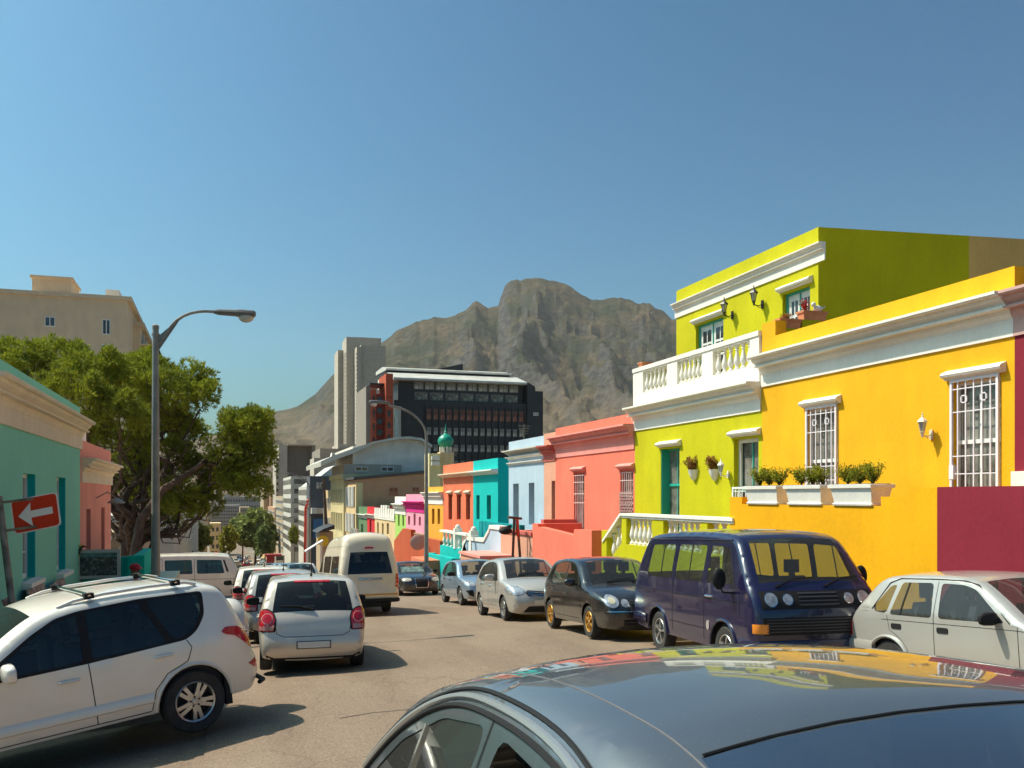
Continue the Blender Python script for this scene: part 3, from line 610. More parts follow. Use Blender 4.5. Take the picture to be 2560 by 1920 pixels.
# blue wall with white swept coping
a2, b2 = b+.003, Yof(1158, XW-.4)
r = low_wall('blue_patio_wall', 'pale blue patio wall with swept white coping', PL['blue_plaster'], a2, b2, [(a2, -1.35), (a2+1.5, -1.35), (a2+1.6, -1.5), (a2+2.4, -1.95), (a2+5.2, -2.0), (a2+5.6, -2.2), (a2+6.6, -3.2), (b2, -3.25)])
cp = [(a2, -1.35), (a2+1.5, -1.35), (a2+1.6, -1.5), (a2+2.4, -1.95), (a2+5.2, -2.0), (a2+5.6, -2.2), (a2+6.6, -3.2), (b2, -3.25)]
mb = MB(); mb.loft([[(x, y, z) for y, z in cp] + [(x, y, z+.15) for y, z in cp[::-1]] for x in (XW-.05, XW+.33)]); mb.build('coping', WHITE, r, smooth=0)
mb = MB(); mb.box((XW+.3, a2+2.6, -3.4), (XW+1.6, a2+2.8, -1.98)); mb.build('inner_wall', PL['deep_blue_wall'], r, smooth=0)
# teal walls
a3, b3 = b2+.003, Yof(1100, XW)
r = low_wall('teal_patio_wall', 'turquoise patio wall with pale balusters and white posts', PL['teal_plaster'], a3, b3, [(a3, -2.5), (b3, -2.5)])
mb = MB(); mb.box((XW+.6, a3-5, -2.4), (XW+.8, a3+1, -1.15)); mb.build('inner_wall', plaster('deep_teal', (.0, .28, .30)), r, smooth=0)
pts = [(XW+.14, a3 + (b3-a3)*(i+.5)/8, -2.5) for i in range(8)]; baluster_row(r, pts, .68, WHITE, 1.6)
mb = MB(); mb.box((XW-.03, a3, -1.82), (XW+.31, b3, -1.72)); mb.build('rail', WHITE, r, smooth=0)
for y in (a3+.2, (a3+b3)/2): mb = MB(); mb.box((XW-.04, y-.16, -2.52), (XW+.32, y+.16, -1.55)); mb.ball((XW+.14, y, -1.5), .14, 8, 6); mb.build('post', WHITE, r)
# rust wall with arched shoulder
a4, b4 = b3+.003, Yof(985, XW)
r = low_wall('rust_patio_wall', 'rust red patio wall with rounded shoulder and tan balusters', PL['rust_wall'], a4, b4, [(a4, -2.3), (a4+.3*(b4-a4), -2.3), (a4+.32*(b4-a4), -3.0), (a4+.55*(b4-a4), -3.0), (a4+.58*(b4-a4), -2.0), (b4-3, -2.0), (b4, -2.9)])
mb = MB(); mb.box((XW-1.4, a4-2.5, gz(a4)-.2), (XW-.01, a4+.5, -3.1)); mb.build('front_block', PL['rust_light'], r, smooth=0)
pts = [(XW+.14, a4 + (.33 + .21*(i+.5)/5)*(b4-a4), -3.0) for i in range(5)]; baluster_row(r, pts, .85, PL['cream_plaster'], 2.2)
low_wall('short_turquoise_wall', 'short turquoise wall behind the black sedan', PL['teal_plaster'], Yof(1130, 9.9), Yof(1060, 9.9), [(Yof(1130, 9.9), -2.85), (Yof(1060, 9.9), -2.95)], X=9.9)
low_wall('cream_patio_wall', 'cream patio wall with green coping far down the row', PL['cream_plaster'], b4+.1, b4+16, [(b4+.1, -3.6), (b4+16, -4.6)])
# ================================================================== FAR BUILDINGS
def wgrid(root, face, at, u0, u1, z0, z1, nu, nz, fu, fz, mat, name='window', frame=None):
    """one window (frame and pane) copied over a facade; face 'y' looks towards -Y, 'x-'/'x+' along the street side"""
    du, dz = (u1-u0)/nu, (z1-z0)/nz; w, h = du*fu, dz*fz; o = ORG[root]; e = max(.03, w*.06)
    sgn = {'y': -1, 'x-': -1, 'x+': 1}[face]
    def P_(a, b, c): return (o.x + a, o.y + b, o.z + c) if face == 'y' else (o.x + b, o.y + a, o.z + c)
    mb = MB(); mb.box(P_(-w/2, sgn*.03, -h/2), P_(w/2, sgn*-.25, h/2), 1)
    fr = frame or WHITEF
    for a, b, c, d in ((-w/2, -w/2+e, -h/2, h/2), (w/2-e, w/2, -h/2, h/2), (-w/2+e, w/2-e, h/2-e, h/2), (-w/2+e, w/2-e, -h/2, -h/2+e), (-e/2, e/2, -h/2+e, h/2-e)):
        mb.box(P_(a, sgn*.07, c), P_(b, sgn*.031, d), 0)
    first = mb.build(name, [fr, mat], root, smooth=0); k = 0
    for i in range(nu):
        for j in range(nz):
            u, z = u0 + du*(i+.5), z0 + dz*(j+.5); loc = (u - o.x, at - o.y, z - o.z) if face == 'y' else (at - o.x, u - o.y, z - o.z)
            if k == 0: first.location = loc
            elif k < 100: dup(first, root, loc)
            k += 1
def block(name, label, cat, px0, px1, ytop, Y, D, mat, group=None, zb=None, roof=None):
    X0, X1 = Xof(px0, Y), Xof(px1, Y); zt = zof(ytop, (X0+X1)/2, Y); zb = gz(Y) - 1 if zb is None else zb
    r = empty(name, ((X0+X1)/2, Y, zb), label, cat, group)
    mb = MB(); mb.box((X0, Y, zb), (X1, Y+D, zt)); mb.build('wall', mat, r, smooth=0)
    return r, X0, X1, zb, zt
G_ = 'city buildings beyond the house rows'
CON = PL['concrete']; GS = PL['grey_slab']
DK = plain('dark_cladding', (.028, .030, .034), .55, var=.25, sc=.4); DKW = plain('office_pane', (.05, .055, .06), .12, var=.8, sc=.6, spec=.8); BLD = plain('blind_pane', (.50, .46, .38), .3, var=.85, sc=.5)
ROOFM = plain('metal_roof', (.66, .63, .55), .45, .2, var=.15, sc=.5); REDC = plaster('red_cladding', (.50, .10, .05), .1)
SHEET = plain('sheet_cladding', (.84, .79, .70), .5, .15, var=.15, sc=.6)
# black office block
r, X0, X1, zb, zt = block('black_office', 'black office block with light metal roof in front of the mountain', 'office block', 985, 1316, 1005, 172, 22, DK)
o = r; z = lambda py: zof(py, (X0+X1)/2, 172)
mb = MB(); mb.box((X0+1, 173.2, zt+.01), (X1-.4, 193, z(953))); mb.build('top_storeys', DK, r, smooth=0)
mb = MB(); mb.loft([[(x, 171.2, z(956)), (x, 171.2, z(951)), (x, 178, z(927)), (x, 190, z(927)), (x, 190, z(956))] for x in (X0-.2, X1-.1)]); mb.build('roof', ROOFM, r, smooth=0)
mb = MB(); mb.box((X0-.4, 178.2, z(926.9)), (X1-1.6, 190, z(917)), 1); mb.loft([[(x, 177.5, z(923)), (x, 177.5, z(920)), (x, 182, z(908)), (x, 190, z(908)), (x, 190, z(917))] for x in (X0-.6, X1-1.4)], mi=0); mb.build('roof', [ROOFM, DK], r, smooth=0)
mb = MB(); mb.loft([[(X0+8, y, z(916)), (X0+16, y, z(891)), (X0+16.3, y, z(891)), (X0+16.3, y, z(916))] for y in (182, 184)]); mb.build('roof_fin', DK, r, smooth=0)
FRM = plain('mid_grey_frame', (.12, .12, .12), .5); wgrid(r, 'y', 173.2, X0+4, X1-1.2, z(977), z(955), 10, 1, .9, .9, BLD, frame=FRM); wgrid(r, 'y', 173.2, X0+4, X1-1.2, z(1004), z(980), 7, 1, .88, .88, plain('busy_pane', (.30, .26, .18), .2, var=.97, sc=1.6), frame=FRM)
RW = plain('reddish_pane', (.34, .11, .06), .25, var=.95, sc=.5)
wgrid(r, 'y', 172, X0+6.2, X1-.4, z(1054), z(1022), 15, 1, .72, .86, RW, frame=DK)
for a, b in ((1068, 1091), (1110, 1131), (1150, 1171)): wgrid(r, 'y', 172, X0+6.2, X1-.4, z(b), z(a), 15, 1, .68, .86, BLD, frame=DK)
for i in range(16):
    x = X0+6.2 + (X1-.4-X0-6.2)*i/15; mb = MB(); mb.box((x-.12, 171.6, z(1180)), (x+.12, 171.96, z(1018))); mb.build('fin', DK, r, smooth=0)
mb = MB(); X2 = Xof(1355, 172); mb.loft([[(X1+.01, y, zb), (X1+.01, y, z(950)), (X1+1.6, y, z(960)), (X2-1.6, y, z(972)), (X2, y, z(972)), (X2, y, zb)] for y in (171.4, 190)]); mb.build('side_block', DK, r, smooth=0)
wgrid(r, 'y', 171.4, X1+1.2, X1+2.4, z(1035), z(1026), 1, 1, .9, .9, BLD)
# red block
r, X0, X1, zb, zt = block('red_block', 'red and grey apartment block with roof planting beside the black office', 'apartment block', 925, 978, 985, 164, 16, plaster('dark_red_cladding', (.34, .055, .035), .1))
z = lambda py: zof(py, (X0+X1)/2, 164)
xm, xn = Xof(937, 164), Xof(961, 164)
mb = MB(); mb.box((X0-.05, 162.4, zb), (xm, 163.99, z(976))); mb.build('bay', REDC, r, smooth=0); mb = MB(); mb.box((xn, 162.4, zb), (X1+.05, 170, z(936))); mb.build('bay', REDC, r, smooth=0)
wgrid(r, 'y', 164, xm, xn, z(1150), z(985), 1, 6, .55, .5, DKW, frame=DK); wgrid(r, 'y', 162.4, X0+.1, xm-.1, z(1120), z(985), 1, 4, .45, .55, DKW, frame=DK); wgrid(r, 'y', 162.4, xn+.1, xn+1, z(1110), z(1020), 1, 3, .5, .5, DKW, frame=DK)
for py in range(1000, 1150, 17): mb = MB(); mb.box((X0-.08, 162.36, z(py)), (xm+.02, 162.399, z(py-1.2))); mb.build('joint_line', DK, r, smooth=0); mb = MB(); mb.box((xn-.02, 162.36, z(py-4)), (X1+.06, 162.399, z(py-5))); mb.build('joint_line', DK, r, smooth=0)
mb = MB(); mb.box((Xof(913, 164), 163, zb), (X0-.06, 176, z(968))); mb.build('side_wing', GS, r, smooth=0)
mb = MB(); mb.box((X1+.06, 161.5, zb), (Xof(996, 164), 170, z(1018))); mb.build('stair_fin', CON, r, smooth=0)
mb = MB(); mb.box((Xof(981, 164), 161.3, z(1108)), (Xof(990, 164), 161.49, z(1030))); mb.build('glass_strip', plain('pale_glass', (.45, .5, .46), .2, spec=.7, var=.3), r, smooth=0)
mb = MB(); mb.box((X0, 164, z(962)), (xn, 170, z(958))); mb.build('canopy', DK, r, smooth=0)
# concrete tower
r, X0, X1, zb, zt = block('concrete_tower', 'pale concrete tower of three tall shafts', 'tower block', 902, 964, 864, 330, 30, CON)
z = lambda py: zof(py, (X0+X1)/2, 330)
for a, b, t, y in ((845, 864, 875, 345), (866, 890, 842, 336), (892, 902.5, 866, 329)):
    mb = MB(); mb.box((Xof(a, y), y, zb), (Xof(b, y), y+12, zof(t, Xof(a, y), y))); mb.build('shaft', CON, r, smooth=0)
mb = MB(); mb.box((Xof(890, 348), 348, zb), (Xof(953, 348), 356, zof(843, Xof(900, 348), 348))); mb.build('rear_wall', CON, r, smooth=0)
for a in (864.5, 890.5): mb = MB(); mb.box((Xof(a-1, 338), 338, zb), (Xof(a+3, 338), 350, zof(880, Xof(a, 338), 338))); mb.build('recess', GS, r, smooth=0)
for k in range(26):
    for a, y in ((890.6, 328.4), (865.2, 335.4)):
        mb = MB(); zz = zof(885 + k*10, Xof(a, y), y); mb.box((Xof(a-1, y), y, zz-.35), (Xof(a+1.2, y), y+.5, zz+.35)); mb.build('balcony', WHITE, r, smooth=0)
# podium and slabs around it
r, X0, X1, zb, zt = block('tower_podium', 'low grey podium with rooftop vents under the concrete tower', 'office block', 800, 915, 1122, 215, 20, GS)
z = lambda py: zof(py, (X0+X1)/2, 215)
mb = MB(); mb.box((Xof(785, 205), 205, zb), (Xof(918, 205), 214.9, z(1150))); mb.build('lower_wing', CON, r, smooth=0)
mb = MB(); mb.box((Xof(840, 220), 216, zt), (Xof(915, 220), 228, z(1110))); mb.build('upper_wing', CON, r, smooth=0)
for a in (828, 868, 888): mb = MB(); mb.loft([[(Xof(a, 205), y, z(1149.9)), (Xof(a+3, 205), y, z(1137)), (Xof(a+22 if a == 828 else a+16, 205), y, z(1137)), (Xof(a+12, 205), y, z(1149.9))] for y in (205.4, 208)]); mb.build('roof_vent', WHITE, r, smooth=0)
r, X0, X1, zb, zt = block('dark_slab_tower', 'dark grey slab tower with pale side fin', 'tower block', 717, 778, 1115, 260, 25, plaster('dark_slab', (.20, .18, .16), .1))
z = lambda py: zof(py, (X0+X1)/2, 260)
mb = MB(); mb.box((Xof(697, 258), 258, zb), (X0-.01, 285, z(1114))); mb.build('fin', CON, r, smooth=0); mb = MB(); mb.box((X1+.01, 258, zb), (X1+.9, 285, z(1113))); mb.build('fin', GS, r, smooth=0); mb = MB(); mb.box((X0, 257, zt+.01), (X1+.5, 285, z(1112.5))); mb.build('coping', CON, r, smooth=0)
mb = MB(); mb.box((Xof(690, 258), 258, zb), (Xof(697, 258)-.05, 275, z(1150))); mb.build('balcony_stack', CON, r, smooth=0)
wgrid(r, 'y', 258, Xof(690, 258)+.05, Xof(696, 258), z(1375), z(1155), 1, 14, .9, .5, DKW, frame=GS)
r, X0, X1, zb, zt = block('tan_tower', 'narrow tan tower beyond the tree on the right side of the street', 'tower block', 659, 676, 1199, 330, 30, PL['dusty_tan'])
r, X0, X1, zb, zt = block('brown_tower', 'narrow brown block standing against the dark slab tower', 'tower block', 676, 693, 1213, 322, 30, PL['brown_plaster'])
# banded white office along the street
def banded(name, label, X, y0, y1, ztop, D, mat, bands, zb=None, cols=1):
    zb = gz(y1) - 1; r = empty(name, (X, (y0+y1)/2, zb), label, 'office block')
    mb = MB(); mb.box((X, y0, zb), (X+D, y1, ztop)); mb.build('wall', mat, r, smooth=0)
    h = (ztop - gz(y0) - 3) / bands
    for k in range(bands):
        zc = gz(y0) + 3 + h*(k+.2)
        mb = MB(); mb.box((X-.04, y0+.4, zc), (X+.1, y1-.4, zc+h*.5)); mb.box((X+.6, y0-.04, zc), (X+D-.6, y0+.1, zc+h*.5)); mb.build('window_band', plain('band_grey', (.20, .19, .17), .3, var=.7, sc=.4), r, smooth=0)
    return r
XS = 12.0
banded('banded_office', 'white banded office block beyond the dark slab tower', XS, Yof(727, XS), Yof(708, XS), zof(1186, XS, 160), 10, plaster('off_white', (.60, .57, .50), .08), 8)
r = banded('gabled_office', 'pale banded office with pointed glass gable on the roof', XS+.3, Yof(765, XS), Yof(742, XS), zof(1215, XS, 140), 11, MATS['off_white'], 6)
ya = Yof(765, XS); zt = zof(1215, XS, 140); o = zof(1163, XS, ya)
mb = MB(); mb.loft([[(XS+.3, y, zt), (XS+4.3, y, o), (XS+8.3, y, zt)] for y in (ya, ya+14)]); mb.build('gable_roof', ROOFM, r, smooth=0)
yb = Yof(765, XS) - 1
r = empty('navy_building', (XS, yb-6, gz(yb)), 'navy grey building with striped awning and blue billboard', 'office block')
zb = gz(yb)-1
mb = MB(); mb.box((XS, Yof(775, XS), zb), (XS+14, yb, zof(1192, XS, yb))); mb.build('wall', plaster('navy_grey', (.12, .13, .155), .1), r, smooth=0)
mb = MB(); y = Yof(775, XS)-.05; mb.box((Xof(783, y), y-.3, zof(1345, XS, y)), (Xof(812, y), y, zof(1297, XS, y))); mb.build('billboard', plain('billboard_blue', (.02, .16, .40), .4, var=.5, sc=.3), r, smooth=0)
mb = MB(); 
for i in range(8): a = Xof(777, y) + i*.75; mb.box((a, y-1.2, zof(1284, XS, y)), (a+.74, y-.01, zof(1270, XS, y)), i % 2)
mb.build('striped_awning', [WHITE, CREAM], r, smooth=0)
wgrid(r, 'y', y+.05, Xof(790, y), Xof(806, y), zof(1222, XS, y), zof(1205, XS, y), 2, 1, .7, .9, BLD)
mb = MB(); mb.box((Xof(768, y), y-.1, gz(y)), (Xof(777, y), y+.0, zof(1293, XS, y))); mb.build('shop_front', CREAM, r, smooth=0)
mb = MB(); mb.tube([(Xof(762, 112), 112, gz(112)), (Xof(764, 112), 112, zof(1268, XS, 112)), (Xof(770, 112), 112, zof(1258, XS, 112))], [.17, .16, .14], 8); mb.ball((Xof(771, 112), 112, zof(1252, XS, 112)), .22); 
wrap('red_street_sculpture', mb, [plain('red_sculpture', (.60, .05, .03), .4)], (Xof(764, 112), 112, gz(112)), 'thin red upright street sculpture before the pale offices', 'sculpture')

# cream corner building with the long brown side wall
YBR = YG + 1.5
Yk1, Yk2 = Yof(866, XF), Yof(833, XF)
r = empty('cream_corner_building', (XF, YBR, gz(YBR)), 'cream two-storey building with striped windows and long brown side wall', 'building')
z0 = gz(YBR)-1; xr = Xof(1150, YBR)
mb = MB(); mb.loft([[(XF, y, z0), (XF, y, zof(1199, XF, YBR)), (xr, y, zof(1175, xr, YBR)), (xr+10, y, zof(1175, xr, YBR)-.2), (xr+10, y, z0)] for y in (YBR, Yk1)]); mb.build('side_wall', PL['brown_plaster'], r, smooth=0)
mb = MB(); zt1 = zof(1199, XF, YBR); zt2_ = zof(1175, xr, YBR); mb.loft([[(XF-.3, y, zt1+.02), (XF-.3, y, zt1+.25), (xr, y, zt2_+.28), (xr+10, y, zt2_+.1), (xr+10, y, zt2_-.15), (xr, y, zt2_+.02)] for y in (YBR-.25, Yk1)]); mb.build('roof', SLATE, r, smooth=0)
for a, b, c, d in ((973, 995, 1218, 1240), (1030, 1048, 1218, 1232)):
    wgrid(r, 'y', YBR, Xof(a, YBR), Xof(b, YBR), zof(d, Xof(a, YBR), YBR), zof(c, Xof(a, YBR), YBR), 1, 1, .95, .95, RW, frame=plain('mauve_frame', (.35, .2, .2), .6))
mb = MB(); mb.box((XF-.05, YBR-.01, z0), (XF+.6, YBR-.001, zt1-.3)); mb.build('corner_strip', PL['pale_yellow'], r, smooth=0)
zq = zof(1205, XF, Yk1)
mb = MB(); mb.box((XF-.06, YBR+.02, z0), (XF-.001, Yk1, zt1-.5)); mb.build('street_front', PL['cream_plaster'], r, smooth=0)
n = 6
for (za, zb_) in ((zof(1216, XF, YBR), zof(1268, XF, YBR)), (zof(1285, XF, YBR), zof(1335, XF, YBR))):
    for i in range(n):
        a = YBR+.8 + (Yk1-YBR-1)*i/n; mb = MB(); mb.box((XF-.10, a, zb_), (XF-.061, a+(Yk1-YBR)/n*.45, za)); w = mb.build('window', DKW, r, smooth=0); m2 = MB(); m2.box((XF-.14, a+(Yk1-YBR)/n*.47, zb_), (XF-.061, a+(Yk1-YBR)/n*.85, za)); m2.build('shutter', WHITE, r, smooth=0)
mb = MB(); zz = zof(1197, XF, Yk1); mb.box((XF-.3, Yk1+.01, z0), (XF+12, Yk2, zz)); mb.build('tall_wing', PL['pale_yellow'], r, smooth=0)
mb = MB(); mb.box((XF-.5, Yk1-.1, zz+.01), (XF+12, Yk2, zz+.5)); mb.build('cornice', PL['pale_yellow'], r, smooth=0)
mb = MB(); mb.box((XF-.2, Yk1+.5, zz+.51), (XF+6, Yk2-.5, zof(1160, XF, Yk1))); mb.build('roof_terrace', CON, r, smooth=0)
wgrid(r, 'y', Yk1+.5, XF+.3, XF+5.8, zz+.7, zof(1163, XF, Yk1), 2, 1, .5, .7, DKW, frame=WHITEF)
for (a, b) in ((1220, 1263), (1280, 1330)): wgrid(r, 'x-', XF-.3, Yk1+.6, Yk2-.6, zof(b, XF, Yk1), zof(a, XF, Yk1), 5, 1, .5, .9, BLD, frame=PL['pale_yellow'])
r2 = empty('cream_corner_block', (XF+4, Yk2+5, z0), 'cream block with small windows behind the pale yellow corner wing', 'building')
mb = MB(); mb.box((XF-.2, Yk2+.2, z0-2), (XF+8, Yk2+9, zof(1225, XF, Yk2))); mb.build('wall', PL['cream_plaster'], r2, smooth=0)
wgrid(r2, 'x-', XF-.2, Yk2+.6, Yk2+8.6, gz(Yk2)+2.5, zof(1235, XF, Yk2), 4, 3, .5, .6, BLD)
# curved metal hall
Yh = Yk1 + .6; 
pts = [(800, 1157), (830, 1143), (880, 1125), (930, 1108), (985, 1097), (1020, 1095), (1050, 1099), (1076, 1116)]
r = empty('metal_hall', (Xof(950, Yh), Yh, 0), 'pale corrugated hall with curved metal roof above the brown wall', 'hall')
top = [(Xof(p, Yh), zof(y, Xof(p, Yh), Yh)) for p, y in pts]; xa_, xb_ = Xof(882, Yh), top[-1][0]
body = [t for t in top if t[0] >= xa_]
mb = MB(); mb.loft([[(xa_, y, -1.0)] + [(a, y, b-.15) for a, b in [(xa_, body[0][1]-.2)] + body] + [(xb_, y, -1.0)] for y in (Yh, Yh+16)])
k = int((xb_-xa_)/.45)
for i in range(k): x = xa_ + .3 + i*.45; mb.box((x, Yh-.05, -1), (x+.12, Yh-.001, np.interp(x, [t[0] for t in top], [t[1] for t in top])-.25))
mb.build('wall', SHEET, r, smooth=0)
mb = MB(); mb.loft([[(a, y, b-(.14 if a > xa_ else .4)) for a, b in top] + [(a, y, b+.12) for a, b in top[::-1]] for y in (Yh-.9, Yh+16.5)]); mb.build('roof', ROOFM, r, smooth=30)
# minaret
xm_ = Xof(1114, 78); zc = zof(1100, xm_, 78)
r = empty('minaret', (xm_, 78, gz(78)), 'cream minaret with green onion dome and spike', 'minaret')
mb = MB(); mb.box((xm_-.62, 77.4, gz(78)), (xm_+.62, 78.6, zof(1131, xm_, 78))); mb.build('shaft', PL['cream_plaster'], r, smooth=0)
mb = MB()
for k in range(8): a = k*math.pi/4; mb.tube([(xm_+.5*math.cos(a), 78+.5*math.sin(a), zof(1131, xm_, 78)), (xm_+.5*math.cos(a), 78+.5*math.sin(a), zof(1117, xm_, 78))], .07, 6)
mb.lathe([(.42, 0), (.42, .02)], (xm_, 78, zof(1131, xm_, 78)), 12); mb.build('colonnade', WHITE, r)
z_ = zof(1118, xm_, 78); DG = plain('green_dome', (.01, .30, .19), .35, var=.3, sc=3)
mb = MB(); mb.lathe([(.5, 0), (.56, .06), (.5, .08), (.62, .22), (.70, .45), (.70, .62), (.6, .85), (.4, 1.05), (.18, 1.18), (.09, 1.3), (.14, 1.38), (.06, 1.48), (.04, 1.9), (.01, 2.1)], (xm_, 78, z_), 20); mb.build('dome', DG, r, smooth=50)
mb = MB(); mb.box((xm_-1.7, 77, gz(78)), (xm_-.7, 79, zof(1135, xm_, 78))); mb.build('annex', PL['pale_yellow'], r, smooth=0)
for k in (0, 1): mb = MB(); mb.box((xm_-1.55, 76.7, zof(1152+k*13, xm_, 78)), (xm_-.85, 76.99, zof(1142+k*13, xm_, 78))); mb.lathe([(.2, -.02), (.2, .0), (.16, .0), (.02, -.01)], (xm_-1.2, 76.69, zof(1147+k*13, xm_, 78)), 12, 'y'); mb.build('air_conditioner', [WHITE], r, smooth=0)

# ---------------- far end of the street
def fb(name, label, px0, px1, yt, Y, D, mat, nu=0, nz=0, wm=None, fu=.6, fz=.5):
    r, X0, X1, zb, zt = block(name, label, 'city building', px0, px1, yt, Y, D, mat, G_)
    if nu: wgrid(r, 'y', Y, X0+.5, X1-.5, max(zb, gz(Y))+2, zt-.8, nu, nz, fu, fz, wm or DKW, frame=CON)
    return r
HZ = plaster('hazy_grey', (.33, .31, .29), .1)
fb('far_office', 'long grey office building closing the view, many window rows', 528, 600, 1263, 640, 30, HZ, 12, 8, fu=.8)
fb('far_office', 'pale block with square windows right of the long grey office', 600, 626, 1268, 600, 30, PL['sand_plaster'], 5, 6)
fb('far_office', 'tan block left of the long grey office beyond the lamp post', 508, 528, 1255, 560, 30, PL['dusty_tan'], 3, 7)
fb('far_gable_house', 'brick red gabled building above the far street trees', 634, 660, 1288, 520, 25, plaster('brick_red', (.34, .12, .08), .1), 0)
fb('far_low_house', 'small cream house between the far round trees', 524, 552, 1308, 380, 14, PL['cream_plaster'], 2, 3)
fb('far_office', 'wide pale office behind the pine crown', 440, 505, 1225, 520, 30, CON, 8, 8)
fb('far_office', 'low hazy block under the mountain foot', 560, 655, 1242, 900, 40, HZ, 14, 4, fu=.8)
fb('far_office', 'hazy tower block left of the mountain foot', 470, 520, 1215, 950, 40, HZ, 7, 8)
rnd = random.Random(5)
HL = [a + ' tiny block in the hazy city strip ' + b for b in ('left of the lamp post', 'just right of the lamp post', 'behind the round pine', 'under the mountain foot') for a in ('lowest', 'palest', 'narrow', 'wide', 'tallest', 'greyest', 'brownest')]
for k in range(26):
    px = 300 + k*15 + rnd.uniform(-6, 6); Y = rnd.uniform(1050, 1300)
    fb('hillside_house', HL[k], px, px+rnd.uniform(8, 20), rnd.uniform(1222, 1245), Y, 20, rnd.choice([HZ, CON, PL['sand_plaster'], MATS['off_white']]))
# left-hand row beyond the side street
def lb(name, label, px, y0, y1, X, ytop, mat, D=12, nu=0, nz=0):
    zt = zof(ytop, X, y0); zb = gz(y1)-1; r = empty(name, (X, (y0+y1)/2, zb), label, 'building', 'buildings on the left side beyond the crossing')
    mb = MB(); mb.box((X, y0, zb), (X-D, y1, zt)); mb.build('wall', mat, r, smooth=0)
    if nu: wgrid(r, 'x+', X, y0+.5, y1-.5, gz(y0)+3.2, zt-.5, nu, nz, .6, .5, DKW); wgrid(r, 'y', y0, X-D+.5, X-.5, gz(y0)+3.2, zt-.5, 4, nz, .6, .5, DKW)
    return r
lb('white_balcony_block', 'white flats with balcony bands behind the pine branches', 0, 70, 90, -3.5, 1290, plaster('dull_white', (.55, .52, .46), .1), 16, 5, 2)
lb('ochre_shop', 'ochre shop building with dark ground floor left of the lamp post', 0, 50, 66, -4.4, 1330, PL['dusty_tan'], 12, 4, 1)
lb('long_white_block', 'long white building with striped bands down the left side', 0, 96, 150, -3.8, 1285, MATS['off_white'], 16, 12, 3)
lb('grey_left_block', 'grey building farther down the left side', 0, 160, 260, -5, 1262, CON, 16, 14, 5)
lb('sand_left_block', 'sand coloured block at the far left end of the street', 0, 275, 360, -6, 1250, PL['sand_plaster'], 20, 12, 6)
# right-hand side, far shops and slabs down the hill
def rb(name, label, y0, y1, X, ytop, mat, D=12, nu=0, nz=0):
    zt = zof(ytop, X, y0); zb = gz(y1)-1; r = empty(name, (X, (y0+y1)/2, zb), label, 'building', 'buildings far down the right side')
    mb = MB(); mb.box((X, y0, zb), (X+D, y1, zt)); mb.build('wall', mat, r, smooth=0)
    if nu: wgrid(r, 'x-', X, y0+.5, y1-.5, gz(y0)+3.2, zt-.5, nu, nz, .6, .5, DKW)
    return r
rb('tan_slab', 'tall tan slab down the right side', 215, 245, 13, 1240, PL['dusty_tan'], 12, 8, 7)
rb('brown_slab', 'brown building with flat front down the right side', 250, 290, 13, 1270, PL['brown_plaster'], 12, 8, 6)
rb('far_right_block', 'cream building at the far right end of the street', 292, 350, 13, 1300, PL['cream_plaster'], 14, 8, 5)

# ---------------- left foreground row
XL = -3.0
Yt1 = Yof(200, XL)
LT = plaster('sea_green_plaster', (.235, .60, .46), .04, grime=.04)
r = empty('sea_green_house', (XL, 18, gz(18)), 'sea green house with cream cornice on the left behind the one-way sign', 'house', 'houses in the left-hand row')
lw1 = (15.75, 16.75, -1.35, .36); lw2 = (18.75, 19.75, -1.45, .36)
building(r, XL, 1, 13.4, Yt1, gz(22)-1.5, 1.93, 8, LT, [lw1, lw2], dep=.22)
cornice(r, XL, 1, 13.4-.25, Yt1+.12, 1.64, .62, .30, CREAM)
for w in (lw1, lw2):
    q = window(r, XL, 1, *w, WHITEF, CURT, cols=2, rows=4, dep=.17, sill=WHITE, bar=.025)
    mb = MB(); mb.box((XL-.17, w[1]-.03, w[2]), (XL-.004, w[1]-.001, w[3]-.001)); mb.build('reveal', plaster('teal_reveal', (.0, .42, .42)), r, smooth=0)
mb = MB(); mb.box((XL-.01, 13.45, gz(22)-1.2), (XL+.02, Yt1-.02, -2.25)); mb.build('plinth', plaster('dark_teal_plinth', (.09, .46, .36)), r, smooth=0)
Yt2 = Yof(277, XL)
r = empty('dusty_pink_house', (XL, 25, gz(25)), 'dusty pink house with weathered cream cornice on the left', 'house', 'houses in the left-hand row')
pw = [(Yof(203, XL)+.9, Yof(215, XL), -2.2, .0), (Yof(244, XL), Yof(254, XL), -2.2, .0)]
pw = [(22.6, 23.3, -2.4, -.3), (25.2, 25.9, -2.4, -.3)]
building(r, XL, 1, Yt1+.003, Yt2, gz(28)-.3, 1.24, 8, PL['left_pink'], pw, dep=.3)
cornice(r, XL, 1, Yt1+.12, Yt2+.15, .85, .55, .32, CREAM)
for w in pw: window(r, XL, 1, *w, plain('red_brown_door', (.20, .06, .04), .6), plain('red_brown_pane', (.12, .03, .02), .4), cols=1, rows=1, dep=.25)
mb = MB(); mb.box((XL-.5, 24.6, 1.24), (XL-.3, 24.8, 1.6)); mb.build('chimney', WHITE, r, smooth=0)
mb = MB(); mb.tube([(XL, 24.3, -.05), (XL+.25, 24.3, .1), (XL+.45, 24.3, -.05)], .015, 5); mb.lathe([(.05, 0), (.2, -.1), (.2, -.13), (.02, -.1)], (XL+.45, 24.3, -.05), 10); 
wrap('wall_bracket_lamp', mb, [STEEL], (XL, 24.3, 0), 'small grey bracket lamp on the dusty pink house', 'lamp')
